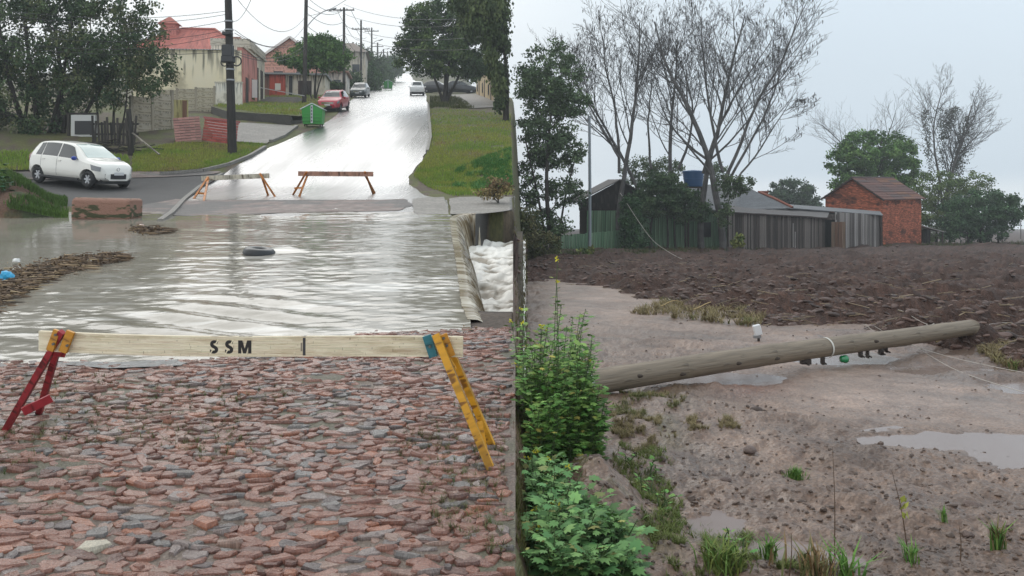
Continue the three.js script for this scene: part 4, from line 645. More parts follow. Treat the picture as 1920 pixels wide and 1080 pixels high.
{ const a = P(322, 244, 46.5), g = thing('yellow_wall', 'low yellowish mildewed wall between the two slab walls', 'wall', a); blk('wall', 0, 0.85, -0.6, 1.65, -0.15, 0, wallMat([0.50, 0.45, 0.22]), g); blk('post', 0.62, 0.82, -0.6, 1.6, 0, 0.1, M([0.2, 0.1, 0.06], 0.8), g);
  const b = ground3(403, 55.5), w = thing('white_wall', 'whitewashed wall stub next to the black pole', 'wall', b); blk('wall', 0, 1.75, -0.5, 1.8, -0.15, 0, wallMat([0.70, 0.69, 0.64]), w); blk('coping', -0.03, 1.78, 1.8, 1.88, -0.19, 0.04, wallMat([0.6, 0.58, 0.52]), w); }
{ // grass terrace with a dark retaining edge above the driveway
  drape('grass_terrace', [[398, 212], [440, 196], [500, 178], [560, 168], [640, 166], [655, 186], [612, 212], [588, 224], [560, 231], [480, 226], [425, 222]], mat.ground, { off: 0.42, rows: 40, cols: 50, h: (x, d) => 0.1 * (fbm(x, d, 3) - 0.5), col: (x, d) => { const n = fbm(x * 0.8, d * 0.8, 4); return [lerp(0.12, 0.17, n), lerp(0.15, 0.16, n), 0.04]; } });
  const m = new MB(), q = [[396, 213], [425, 223], [480, 227], [545, 233], [565, 231]].map(([x, y]) => hit(x, y)); for (let i = 0; i < 4; i++) { const h = i === 3 ? 0.2 : 0.45; m.hex([q[i], q[i + 1], q[i + 1].clone().add(V(0, 0, -0.3)), q[i].clone().add(V(0, 0, -0.3))].map((v) => v.clone().setY(v.y - 0.2)).concat([q[i], q[i + 1], q[i + 1].clone().add(V(0, 0, -0.3)), q[i].clone().add(V(0, 0, -0.3))].map((v, k) => v.clone().setY(v.y + h)))); }
  tag(m.build('retaining_edge', mat.concreteDark), 'dark low retaining edge below the grass terrace', 'wall');
  const s = thing('entry_steps', 'grey concrete entry steps and ramp before the white old house', 'steps', ground3(505, 62)); for (let i = 0; i < 4; i++) blk('step', -1.2 + i * 0.2, 1.8, 0.3 + i * 0.16, 0.46 + i * 0.16, -2 - i * 0.35, -i * 0.35, mat.concrete, s); const r = new MB(); r.bar(V(-0.6, 1.5, 0.1), V(2.6, 0.9, 0.2), 0.05, 0.05); r.bar(V(2.6, 0.9, 0.2), V(2.6, 0, 0.2), 0.05, 0.05); r.build('handrail', M([0.5, 0.5, 0.5], 0.5), s);
  // path strip beside the driveway
  drape('path', [[470, 262], [505, 266], [500, 271], [430, 266], [400, 256]], mat.concrete, { off: 0.05, rows: 8, cols: 12 });
}
// stacks of bricks on the verge
function brickStack(label, px, py, w, h, dp, turn, tilt, wrapped, c) {
  const q = hit(px, py), g = thing('brick_stack', label, 'brick stack', q, turn, 'brick stacks on the verge'); g.rotation.z = tilt; seed(px);
  const mats = [0.85, 1, 1.15].map((k) => M(vary(c, k), wrapped ? 0.28 : 0.75, { bumpMap: bGrit, bumpScale: 0.01 })), nr = wrapped ? 9 : 8;
  for (let j = 0; j < nr; j++) { const n = 5; for (let i = 0; i < n; i++) blk('brick_course', -w / 2 + w * i / n + 0.005, -w / 2 + w * (i + 1) / n - 0.005, h * j / nr + 0.012, h * (j + 1) / nr - 0.010, -dp / 2 + rr(-0.02, 0.02), dp / 2 + rr(-0.02, 0.02), mats[(rnd() * 3) | 0], g); }
  if (0) { const s = new RoundedBoxGeometry(w * 1.03, h * 1.02, dp * 1.05, 3, 0.05); const m = mesh('plastic_wrap', s, MP([0.55, 0.42, 0.42], 0.2, { transmission: 0.75, thickness: 0, bumpMap: rep(bMud, 3, 5), bumpScale: 0.03 }), g); m.position.y = h / 2; }
  blk('pallet', -w / 2, w / 2, -0.08, 0.01, -dp / 2, dp / 2, M([0.25, 0.18, 0.11], 0.8), g);
  if (!wrapped) blk('cover', -w / 2 - 0.03, w / 2 + 0.04, h, h + 0.09, -dp / 2 - 0.05, dp / 2 + 0.05, M([0.34, 0.08, 0.075], 0.45), g);
}
brickStack('glossy pinkish brick stack leaning left on the verge', 354, 265, 1.15, 1.1, 1.0, 0.35, 0.10, true, [0.42, 0.21, 0.18]);
brickStack('dark red brick stack under a red cover beside the black pole', 411, 267, 1.2, 1.02, 1.0, -0.15, -0.13, false, [0.36, 0.075, 0.06]);
// junk under the trees
{
  seed(31); const g = thing('picket_fence', 'dark broken picket fence under the left trees', 'fence', hit(172, 268)), o = g.position; const m = [0.03, 0.05, 0.075].map((k) => M([k, k * 0.85, k * 0.7], 0.85, { map: tWood }));
  for (let i = 0; i < 15; i++) { const x = i * 0.135 + rr(-0.02, 0.02), h = rr(0.75, 1.3), p = blk('picket', x, x + 0.09, -0.1, h, -0.02, 0.02, m[i % 3], g); p.rotation.z = rr(-0.08, 0.08); }
  for (const y of [0.35, 0.8]) blk('rail', -0.1, 2.05, y, y + 0.08, -0.07, -0.025, m[1], g);
  const gp = thing('gate_post', 'thick dark leaning gate post at the end of the picket fence', 'post', hit(246, 290)); const pm = new MB(); pm.tube([V(0, -0.2, 0), V(-0.05, 1, 0), V(-0.12, 1.9, 0)], [0.14, 0.12, 0.11], 8, true); pm.build('post', m[1], gp); const pk = new MB(); pk.bar(V(0.1, 0.9, 0.1), V(1.3, 0, 0.3), 0.1, 0.04); pk.build('prop_plank', M([0.34, 0.3, 0.24], 0.8, { map: tWood }), gp); const bk = new MB(); bk.bar(V(-0.5, 0.05, 0.3), V(-0.12, 1.0, 0.1), 0.08, 0.05); bk.build('prop_stick', m[2], gp);
  const f = thing('cabinet_carcass', 'discarded white cabinet with dark opening leaning under the trees', 'cabinet', hit(155, 256)); blk('frame', -0.55, 0.55, 0, 1.0, -0.3, -0.02, M([0.5, 0.5, 0.48], 0.6), f); blk('opening', -0.36, 0.42, 0.1, 0.72, -0.02, 0.02, mat.dark, f); blk('side_post', -0.72, -0.62, -0.1, 1.1, -0.1, 0, m[2], f); blk('top_rail', -0.8, 0.7, 1.02, 1.1, -0.1, 0, m[1], f);
  const h = thing('scrap_heap', 'dark scrap heap of boards and branches behind the white car', 'scrap', hit(205, 283)); for (let i = 0; i < 26; i++) { const b = new MB(), x = rr(-1.6, 1.0), y = rr(0, 0.45), an = rr(-0.5, 0.5); b.bar(V(x, y, rr(-0.6, 0.4)), V(x + Math.cos(an) * rr(0.5, 1.2), Math.max(0, y + Math.sin(an) * 0.6), rr(-0.6, 0.4)), rr(0.03, 0.14), 0.03); b.build('board', m[i % 3], h); }
}
// poles and cables
mat.pole = M([0.045, 0.038, 0.032], 0.8, { map: rep(tBark, 1.5, 0.5), bumpMap: rep(tBark, 1.5, 0.5), bumpScale: 0.02 }); mat.poleGrey = M([0.09, 0.078, 0.068], 0.8, { map: rep(tBark, 1.5, 0.5) }); mat.cable = M([0.02, 0.02, 0.022], 0.6); mat.steel = M([0.30, 0.31, 0.32], 0.45, { metalness: 0.7 });
function utilityPole(label, px, py, top, r, lean, m, arm) {
  const q = hit(px, py), d = -q.z, h = (py - top) / F * d, g = thing('utility_pole', label, 'pole', q, 0, 'utility poles along the street'), b = new MB(), n = 6, pts = []; for (let i = 0; i <= n; i++) pts.push(V(lean * h * i / n, -0.3 + (h + 0.3) * i / n, 0)); b.tube(pts, pts.map((_, i) => lerp(r, r * 0.7, i / n)), 12, true); b.build('shaft', m, g);
  if (arm) { const a = new MB(), y = h - arm[0]; a.bar(V(-arm[1] + lean * h, y, 0.15), V(arm[1] + lean * h, y, 0.15), 0.1, 0.12); a.build('crossarm', m, g); for (const k of [-0.9, -0.3, 0.3, 0.9]) { const s = mesh('insulator', new THREE.CylinderGeometry(0.04, 0.06, 0.16, 8), M([0.25, 0.22, 0.2], 0.3), g); s.position.set(lean * h + k * arm[1], y + 0.14, 0.15); } }
  return { g, d, h };
}
{
  const A = utilityPole('thick black utility pole on the grass corner', 436, 288, -60, 0.20, -0.028, mat.pole), d = A.d;
  for (const [py, w, hh] of [[64, 0.3, 0.16], [96, 0.36, 0.5], [112, 0.44, 0.3]]) { const o = mesh('cable_box', new RoundedBoxGeometry(w + 0.1, hh, 0.34, 2, 0.05), mat.blackPlastic, A.g); o.position.set(-0.028 * (288 - py) / F * d - 0.02, (288 - py) / F * d, 0.16); }
  const rg = new MB(); rg.geo(new THREE.TorusGeometry(0.2, 0.03, 6, 20).translate(0.24, (288 - 116) / F * d, 0.2)); rg.geo(new THREE.TorusGeometry(0.16, 0.025, 6, 20).translate(-0.28, (288 - 118) / F * d, 0.18)); rg.build('cable_coil', mat.cable, A.g);
  const bd = new MB(); for (const py of [40, 56, 130, 150]) bd.geo(new THREE.CylinderGeometry(0.19, 0.19, 0.06, 12).translate(-0.028 * (288 - py) / F * d, (288 - py) / F * d, 0)); bd.build('clamp_bands', mat.steel, A.g);
  const lampArm = (o, y, x, z, len, rise) => { const m = new MB(); m.tube(vcurve([V(x, y, z), V(x + len * 0.35, y + rise * 0.55, z), V(x + len * 0.8, y + rise * 0.95, z), V(x + len, y + rise, z)], 10), 0.035, 6); m.build('lamp_arm', mat.steel, o.g); const l = new THREE.SphereGeometry(0.16, 12, 8); l.scale(2.0, 0.45, 0.8); const e = mesh('lamp_head', l, M([0.25, 0.26, 0.27], 0.4), o.g); e.position.set(x + len + 0.12, y + rise, z); e.rotation.z = 0.35; };
  const B = utilityPole('brown utility pole with street lamp arm behind the green bin', 570, 204, -60, 0.17, 0.02, mat.poleGrey); lampArm(B, (204 - 50) / F * B.d, 0.25, 0.1, 1.75, 1.25);
  const C = utilityPole('utility pole with wide crossarm beside the red car', 645, 181, 14, 0.17, 0.0, mat.poleGrey, [0.3, 1.1]);
  const D = utilityPole('utility pole with crossarm beyond the dark green car', 677, 172, 38, 0.17, 0.0, mat.poleGrey, [1.2, 1.2]); lampArm(D, (172 - 112) / F * D.d, 0.1, 0.1, 2.4, 2.6);
  const E = utilityPole('distant utility pole with lamp arm, fourth up the street', 697, 165, 52, 0.17, 0, mat.poleGrey, [0.6, 1.2]); lampArm(E, (165 - 118) / F * E.d, 0.1, 0.1, 2.6, 2.4);
  for (const [px, py, t, l] of [[708, 161, 80, 'distant slender utility pole, fifth up the street'], [719, 157, 92, 'distant slender utility pole, sixth up the street'], [727, 153, 100, 'farthest slender utility pole near the crest']]) utilityPole(l, px, py, t, 0.2, 0, mat.poleGrey, [0.8, 1.2]);
  const cable = (x0, y0, d0, x1, y1, d1, sag, r = 0.011, where = x1 < 440 ? 'from the left trees to the black pole' : x0 < 445 ? 'from the black pole to the brown lamp pole' : x1 > 900 ? 'over the wet street to the right edge' : x0 < 600 ? 'from the brown lamp pole up the street' : 'between the crossarm poles up the hill') => { const a = P(x0, y0, d0), b = P(x1, y1, d1), m = new MB(), pts = []; for (let i = 0; i <= 14; i++) { const t = i / 14, q = a.clone().lerp(b, t); q.y -= sag * 4 * t * (1 - t); pts.push(q); } m.tube(pts, r * (d0 + d1) / 74, 4); tag(m.build('overhead_cable', mat.cable), 'thin dark overhead cable ' + where, 'cable', 'overhead cables above the street'); };
  const dA = A.d, dB = B.d, dC = C.d;
  for (const [y, s] of [[20, 0.4], [26, 0.5], [38, 0.6], [55, 0.6]]) cable(-60, y - 10, 32, 430, y, dA, s);
  cable(-60, 60, 33, 430, 62, dA, 0.7); cable(-40, 80, 33, 432, 96, dA, 0.3);
  for (const [y0, y1, s] of [[-8, 32, 1.3], [56, 48, 1.1], [62, 70, 0.7], [96, 84, 0.6], [100, 92, 0.6]]) cable(440, y0, dA, 572, y1, dB, s);
  for (const [y0, y1] of [[-6, 18], [10, 18], [24, 40], [48, 64]]) cable(575, y0, dB, 645, y1, dC, 0.6);
  for (const [x, y] of [[632, 18], [658, 18], [645, 40], [645, 62]]) cable(x, y, dC, x + 31, y + 34, D.d, 0.7, 0.009);
  for (const [x, y] of [[667, 52], [687, 52], [677, 75]]) cable(x, y, D.d, x + 20, y + 18, E.d, 0.7, 0.008);
  for (const [y0, y1] of [[-4, 24], [14, 34], [36, 60], [50, 84]]) cable(645, y0 + 12, dC, 960, y1, 48, 0.9, 0.009);
  cable(438, 40, dA, 478, -20, 30, 0.3); cable(573, 30, dB, 700, -40, 40, 0.4);
}
// ---------- trees ----------
mat.bark = M([0.10, 0.085, 0.07], 0.9, { map: rep(tBark, 2, 0.6), bumpMap: rep(tBark, 2, 0.6), bumpScale: 0.03 }); mat.barkGrey = M([0.20, 0.19, 0.185], 0.9, { map: rep(tBark, 2, 0.6), bumpMap: rep(tBark, 2, 0.6), bumpScale: 0.02 }); mat.barkDark = M([0.06, 0.05, 0.04], 0.9, { map: rep(tBark, 2, 0.6) });
mat.leaf = MP([1, 1, 1], 0.7, { vertexColors: true, specularIntensity: 0.35 });
// blobs: [px, py, rx, ry, depth offset m, depth radius m] of the frame at depth d; trunks: [base px, base py, top px, top py, radius]
const LB = 2.1;                                                 // leaf lightness
function leafTree(name, label, cat, o) {
  seed(o.seed); const d = o.d, k = d / F, base = o.onBase ? o.onBase : hit(o.trunks[0][0], o.trunks[0][1]); if (o.d && Math.abs(base.z + d) > 0.5) { const x = (o.trunks[0][0] - CX) / F * d; base.set(x, land(x, d), -d); }
  const g = thing(name, label, cat, base, 0, o.group), rel = (px, py, dz = 0) => P(px, py, d).add(V(0, 0, dz)).sub(base);
  const clumps = []; const vol = o.blobs.reduce((s, b) => s + b[2] * b[3], 0);
  for (const b of o.blobs) { const n = Math.max(3, Math.round(o.clumps * b[2] * b[3] / vol)); for (let i = 0; i < n; i++) { let x, y, z, l; do { x = rr(-1, 1); y = rr(-1, 1); z = rr(-1, 1); l = Math.hypot(x, y, z); } while (l > 1 || l < (o.hollow ?? 0.35) * rnd() * 1.4); clumps.push(rel(b[0] + x * b[2], b[1] + y * b[3], (b[4] || 0) + z * (b[5] ?? b[2] * k)).setComponent(0, rel(b[0] + x * b[2], 0).x)); } }
  const wood = new MB(), tips = [];
  for (const [bx, by, tx, ty, r] of o.trunks) {
    const A = rel(bx, by, rr(-0.3, 0.3)), B = rel(tx, ty, rr(-0.6, 0.6)); A.y = Math.min(A.y, 0) - 0.15; const n = 7, pts = [], wob = V(gauss(), 0, gauss()).multiplyScalar(0.05 * A.distanceTo(B)); for (let i = 0; i <= n; i++) pts.push(A.clone().lerp(B, i / n).addScaledVector(wob, Math.sin(i / n * 3.5)));
    wood.tube(pts, pts.map((_, i) => lerp(r, r * 0.35, i / n) * (i === 0 ? 1.35 : 1)), 8); pts.slice(2).forEach((p, i) => tips.push([p, lerp(r, r * 0.35, (i + 2) / n)]));
  }
  for (const c of clumps) if (rnd() < (o.branch ?? 0.6)) {
    let best = null, bd = 1e9; for (const t of tips) { const dd = t[0].distanceTo(c) * (t[0].y > c.y ? 1.8 : 1); if (dd < bd) { bd = dd; best = t; } }
    const m = best[0].clone().lerp(c, 0.55).add(V(gauss() * 0.1, 0.06 + Math.abs(gauss()) * 0.06, gauss() * 0.1).multiplyScalar(bd)), r = Math.min(best[1] * 0.6, 0.008 + 0.012 * bd) * (o.twig ?? 1); wood.tube(vcurve([best[0], m, c], 5), [1, 0.85, 0.7, 0.55, 0.4, 0.2].map((f) => f * r), 5); if (rnd() < 0.5) tips.push([m, r * 0.7]);
  }
  wood.build('trunk', o.bark || mat.bark, g);
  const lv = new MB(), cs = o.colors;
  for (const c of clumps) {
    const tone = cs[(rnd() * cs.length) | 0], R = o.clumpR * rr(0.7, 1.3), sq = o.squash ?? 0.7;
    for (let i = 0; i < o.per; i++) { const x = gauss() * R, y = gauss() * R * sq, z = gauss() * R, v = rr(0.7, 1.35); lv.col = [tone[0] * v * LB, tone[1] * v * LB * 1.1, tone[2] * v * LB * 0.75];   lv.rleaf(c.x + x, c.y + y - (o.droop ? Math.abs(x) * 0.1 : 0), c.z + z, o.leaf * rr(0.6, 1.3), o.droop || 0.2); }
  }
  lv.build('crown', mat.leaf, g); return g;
}
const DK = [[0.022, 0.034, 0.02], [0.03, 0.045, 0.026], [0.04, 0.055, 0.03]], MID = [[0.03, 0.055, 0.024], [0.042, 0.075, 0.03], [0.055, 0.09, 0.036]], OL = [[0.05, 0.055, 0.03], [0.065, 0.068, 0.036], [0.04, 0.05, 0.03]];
leafTree('broadleaf_tree', 'large dark many-stemmed tree overhanging the white car', 'tree', { seed: 1, d: 40, trunks: [[98, 268, 110, 60, 0.17], [78, 268, 50, 40, 0.15], [112, 266, 180, 70, 0.13], [60, 266, 10, 50, 0.15], [126, 264, 230, 90, 0.11], [88, 268, 140, 20, 0.12], [40, 268, 70, 90, 0.1]],
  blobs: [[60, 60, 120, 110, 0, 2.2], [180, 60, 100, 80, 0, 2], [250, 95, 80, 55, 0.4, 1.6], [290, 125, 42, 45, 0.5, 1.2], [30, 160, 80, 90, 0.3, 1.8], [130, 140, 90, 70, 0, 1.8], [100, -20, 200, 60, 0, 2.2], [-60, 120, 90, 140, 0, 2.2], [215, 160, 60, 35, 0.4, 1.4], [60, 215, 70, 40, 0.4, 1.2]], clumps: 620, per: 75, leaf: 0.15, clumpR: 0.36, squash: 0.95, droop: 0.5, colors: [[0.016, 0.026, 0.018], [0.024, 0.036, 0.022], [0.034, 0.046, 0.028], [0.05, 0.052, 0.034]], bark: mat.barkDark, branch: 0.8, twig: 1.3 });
leafTree('slender_tree', 'slender twiggy tree before the slab wall, right of the large dark tree', 'tree', { seed: 2, d: 41, trunks: [[208, 262, 212, 70, 0.07], [188, 262, 178, 90, 0.06], [222, 262, 250, 110, 0.05]], blobs: [[215, 110, 70, 60, 0, 1.2], [255, 150, 45, 40, 0, 1], [190, 170, 50, 40, 0, 1]], clumps: 110, per: 45, leaf: 0.13, clumpR: 0.34, squash: 0.9, droop: 0.5, colors: OL, bark: mat.barkDark, branch: 0.9 });
leafTree('hedge_tree', 'dark scrubby bushes behind the scrap under the left trees', 'bush', { seed: 22, d: 43, trunks: [[40, 255, 40, 230, 0.06]], blobs: [[-20, 235, 70, 30, 0, 1], [60, 238, 60, 25, 0, 1], [130, 225, 40, 20, 0, 0.8]], clumps: 120, per: 60, leaf: 0.13, clumpR: 0.3, colors: DK, branch: 0.3 });
leafTree('street_tree', 'neat round-headed street tree left of the crossarm pole', 'tree', { seed: 3, d: 70, trunks: [[590, 180, 592, 125, 0.13], [591, 150, 560, 110, 0.07], [591, 150, 622, 105, 0.08]], blobs: [[560, 110, 42, 22, 0, 1.6], [600, 90, 45, 26, 0, 1.8], [625, 112, 34, 20, 0, 1.4], [590, 122, 40, 16, 0, 1.4]], clumps: 190, per: 70, leaf: 0.2, clumpR: 0.36, colors: MID, branch: 0.6 });
leafTree('street_tree', 'tall grey-green tree behind the round-headed street tree', 'tree', { seed: 4, d: 105, trunks: [[612, 165, 612, 95, 0.18]], blobs: [[605, 85, 32, 20, 0, 2], [630, 100, 24, 22, 0, 2]], clumps: 90, per: 60, leaf: 0.32, clumpR: 0.6, colors: MID });
leafTree('bush', 'round clipped green hedge bush beside the street tree', 'bush', { seed: 5, d: 84, trunks: [[628, 170, 628, 160, 0.06]], blobs: [[628, 161, 15, 9, 0, 0.8]], clumps: 40, per: 60, leaf: 0.16, clumpR: 0.22, hollow: 0, colors: DK });
for (const [px, py, r, d, s, l] of [[672, 108, 26, 130, 6, 'dense far tree behind the second crossarm pole'], [696, 124, 26, 160, 7, 'tall far tree left of the road crest'], [716, 138, 17, 190, 8, 'far tree closing the left side of the crest'], [690, 148, 20, 125, 12, 'low far tree above the dark green car'], [734, 122, 15, 230, 9, 'hazy far tree above the crest of the road'], [655, 150, 18, 112, 13, 'low tree behind the red car']]) leafTree('far_tree', l, 'tree', { seed: s, d, trunks: [[px, py + r * 1.4, px, py, 0.2]], blobs: [[px, py, r, r * 0.95, 0, r * d / F], [px - r * 0.5, py + r * 0.5, r * 0.7, r * 0.6, 0, r * d / F * 0.7], [px + r * 0.4, py + r * 0.6, r * 0.6, r * 0.6, 0, r * d / F * 0.7]], clumps: 80, per: 60, leaf: 0.003 * d, clumpR: 0.0065 * d, colors: DK.concat([MID[0]]), group: 'far trees up the left side of the street' });
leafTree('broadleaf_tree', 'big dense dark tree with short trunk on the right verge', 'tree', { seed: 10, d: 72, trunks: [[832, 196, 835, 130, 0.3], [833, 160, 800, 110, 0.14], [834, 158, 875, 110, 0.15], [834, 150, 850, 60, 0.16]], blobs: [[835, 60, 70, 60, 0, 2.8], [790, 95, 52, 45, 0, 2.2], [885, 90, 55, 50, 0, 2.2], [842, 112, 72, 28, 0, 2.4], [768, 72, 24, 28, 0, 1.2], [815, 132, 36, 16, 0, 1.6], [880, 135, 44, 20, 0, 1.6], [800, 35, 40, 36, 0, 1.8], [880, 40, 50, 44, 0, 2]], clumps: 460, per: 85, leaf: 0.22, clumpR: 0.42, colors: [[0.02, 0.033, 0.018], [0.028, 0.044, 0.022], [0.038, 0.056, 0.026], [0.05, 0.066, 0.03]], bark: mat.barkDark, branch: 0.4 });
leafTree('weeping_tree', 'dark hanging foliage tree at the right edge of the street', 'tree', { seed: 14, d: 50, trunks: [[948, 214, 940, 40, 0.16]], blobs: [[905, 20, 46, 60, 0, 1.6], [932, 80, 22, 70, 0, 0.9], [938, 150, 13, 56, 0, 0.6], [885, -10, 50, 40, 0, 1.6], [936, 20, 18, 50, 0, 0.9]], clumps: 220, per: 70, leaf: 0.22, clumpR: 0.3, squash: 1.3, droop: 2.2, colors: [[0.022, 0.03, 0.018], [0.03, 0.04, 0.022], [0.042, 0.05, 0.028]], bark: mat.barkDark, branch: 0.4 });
leafTree('bush', 'brown dry bush at the stream end of the grass bank', 'bush', { seed: 15, d: 23, trunks: [[935, 372, 935, 350, 0.03]], blobs: [[935, 352, 26, 18, 0, 0.4], [912, 362, 18, 8, 0, 0.3]], clumps: 60, per: 22, leaf: 0.07, clumpR: 0.14, colors: [[0.09, 0.055, 0.045], [0.06, 0.045, 0.035], [0.13, 0.09, 0.06]], branch: 1, twig: 1.5 });

// bare trees: leaders with rising side branches
function bareTree(label, o) {
  seed(o.seed); const x = (o.px - CX) / F * o.d, base = V(x, land(x, o.d), -o.d), g = thing(o.name || 'bare_tree', label, 'tree', base, 0, o.group), wood = new MB(), seeds = [];
  const H = EYE - (o.top - HOR) / F * o.d - base.y;
  const grow = (p, dir, len, r, depth) => {
    const n = depth === 0 ? 12 : depth === 1 ? 7 : 4, pts = [p.clone()], rad = [r]; let q = p.clone(), v = dir.clone();
    for (let i = 1; i <= n; i++) { v.add(V(gauss() * 0.17, gauss() * 0.10 + (depth ? 0.085 : 0.02), gauss() * 0.17).multiplyScalar(o.wob ?? 1)).normalize(); q = q.clone().addScaledVector(v, len / n); pts.push(q); rad.push(r * (1 - 0.85 * Math.pow(i / n, 1.1)) + 0.006); }
    wood.tube(pts, rad, depth === 0 ? 9 : depth === 1 ? 6 : 4);
    if (depth >= (o.depth ?? 4)) { if (rnd() < 0.12) seeds.push(q); return; }
    const kids = depth === 0 ? o.kids ?? 16 : depth === 1 ? 7 : depth === 2 ? 4 : 2, t0 = depth === 0 ? o.clear ?? 0.3 : 0.18;
    for (let k = 0; k < kids; k++) { const t = lerp(t0, 0.97, (k + rnd()) / kids), f = t * n, i = Math.min(n - 1, f | 0), b = pts[i].clone().lerp(pts[i + 1], f - i), tan = V().subVectors(pts[i + 1], pts[i]).normalize(), az = rr(0, 6.283), side = V(Math.cos(az), 0, Math.sin(az) * 0.8); side.addScaledVector(tan, -side.dot(tan)).normalize(); const an = rr(0.4, 0.9) * (depth ? 1 : o.spread ?? 1), nd = tan.clone().multiplyScalar(Math.cos(an)).addScaledVector(side, Math.sin(an)); grow(b, nd, len * (depth === 0 ? rr(0.28, 0.5) * (1.25 - t * 0.8) : rr(0.32, 0.55)), lerp(rad[i], rad[i + 1], f - i) * rr(0.32, 0.5), depth + 1); }
  };
  for (const L of o.leaders || [[0, 0, 1, 1]]) grow(V(L[0], -0.2 + (L[4] || 0), rr(-0.2, 0.2)), V(L[1], 1, rr(-0.08, 0.08)).normalize(), H * L[2], o.r * L[3], 0);
  wood.build('branches', o.bark || mat.barkGrey, g);
  if (o.pods) { const m = new MB(); for (const s of seeds) m.tube([s, s.clone().add(V(0.02, -0.12, 0)), s.clone().add(V(0, -0.25, 0))], [0.012, 0.03, 0.008], 4); if (seeds.length) m.build('seed_pods', mat.barkDark, g).userData.kind = 'stuff'; }
  return g;
}
const gB = 'tall bare trees over the green house';
bareTree('bare forked tree rising left of the roof apex, nearest the grey post', { seed: 21, px: 1160, d: 57, top: 20, r: 0.2, leaders: [[0, 0.02, 1, 1], [0.05, -0.22, 0.62, 0.5, 5.5], [0.05, -0.5, 0.5, 0.4, 6.5]], clear: 0.42, pods: true, kids: 12, group: gB });
bareTree('slim bare tree over the middle of the green house', { seed: 22, px: 1222, d: 60, top: 35, r: 0.17, leaders: [[0, 0.0, 1, 1], [0, -0.3, 0.5, 0.5, 6]], clear: 0.4, pods: true, kids: 11, group: gB });
bareTree('slim bare tree just left of the blue tank', { seed: 23, px: 1272, d: 60, top: 30, r: 0.19, leaders: [[0, -0.05, 1, 1], [0, 0.25, 0.5, 0.5, 6]], clear: 0.4, pods: true, kids: 12, group: gB });
bareTree('bare tree with dark lower trunk right of the blue tank', { seed: 24, px: 1318, d: 57, top: 8, r: 0.21, leaders: [[0, 0.03, 1, 1], [0, 0.3, 0.6, 0.45, 5.5]], clear: 0.35, pods: true, kids: 12, group: gB });
bareTree('thickest bare tree spreading far right above the grey shed', { seed: 25, px: 1357, d: 56, top: 0, r: 0.25, leaders: [[0, 0.0, 1, 1], [0, 0.3, 0.78, 0.46, 4.6], [0, 0.5, 0.66, 0.38, 4.2], [0, 0.85, 0.5, 0.3, 3.8], [0, -0.25, 0.62, 0.42, 5.5]], clear: 0.3, pods: true, kids: 11, spread: 0.95, group: gB });
bareTree('small bare treetop behind the round mango tree, left one', { seed: 26, px: 1622, d: 112, top: 200, r: 0.22, clear: 0.5, kids: 12, depth: 3, group: 'bare treetops behind the brick barn' });
bareTree('small bare treetop behind the round mango tree, right one', { seed: 27, px: 1684, d: 112, top: 185, r: 0.22, clear: 0.5, kids: 12, depth: 3, group: 'bare treetops behind the brick barn' });
{
  const g = bareTree('ivy-hung bare tree behind the brick barn', { seed: 28, px: 1766, d: 86, top: 190, r: 0.22, leaders: [[0, 0.0, 1, 1], [0, -0.16, 0.85, 0.6, 4], [0, 0.22, 0.75, 0.6, 4], [0, 0.4, 0.5, 0.5, 4]], clear: 0.4, kids: 12, depth: 4, name: 'ivy_tree', group: 'bare treetops behind the brick barn' });
  seed(29); const iv = new MB(), col = [[0.07, 0.085, 0.06], [0.09, 0.10, 0.07]]; for (const [x0, y0, x1, y1, w] of [[1766, 440, 1766, 200, 9], [1750, 380, 1735, 205, 9], [1780, 360, 1812, 215, 9], [1795, 330, 1818, 230, 12], [1770, 260, 1790, 200, 12]]) for (let i = 0; i < 650; i++) { const t = rnd(), q = P(lerp(x0, x1, t) + gauss() * w, lerp(y0, y1, t), 86).sub(g.position), v = rr(0.7, 1.4), c = col[i & 1]; iv.col = [c[0] * v, c[1] * v, c[2] * v]; iv.rleaf(q.x, q.y, q.z + gauss() * 0.5, 0.2, 0.6); } iv.build('ivy', mat.leaf, g);
}
const HZ = [[0.035, 0.055, 0.03], [0.05, 0.078, 0.04], [0.03, 0.045, 0.03]];
leafTree('broadleaf_tree', 'airy leafy tree at the left edge above the field fence', 'tree', { seed: 40, d: 50, trunks: [[1040, 492, 1030, 200, 0.16], [1048, 492, 1075, 300, 0.09], [1030, 492, 985, 260, 0.1]], blobs: [[1034, 145, 60, 70, 0, 2], [1062, 185, 42, 40, 0, 1.4], [990, 160, 20, 50, 0, 1], [1024, 250, 54, 55, 0, 1.6], [1048, 285, 48, 40, 0, 1.4], [993, 330, 22, 60, 0, 1.2], [1060, 360, 40, 30, 0, 1], [1020, 420, 50, 30, 0, 1]], clumps: 420, per: 55, leaf: 0.18, clumpR: 0.36, colors: [[0.035, 0.05, 0.036], [0.05, 0.068, 0.045], [0.03, 0.042, 0.03]], branch: 0.85, twig: 1.1 });
leafTree('bush', 'brownish scrub bush at the left end of the field', 'bush', { seed: 41, d: 42, trunks: [[1000, 500, 1000, 450, 0.05], [1030, 500, 1035, 440, 0.04]], blobs: [[985, 440, 30, 55, 0, 1], [1020, 465, 34, 30, 0, 0.9]], clumps: 130, per: 45, leaf: 0.13, clumpR: 0.26, colors: [[0.055, 0.055, 0.035], [0.04, 0.045, 0.028], [0.07, 0.06, 0.04]], branch: 1, twig: 1.4 });
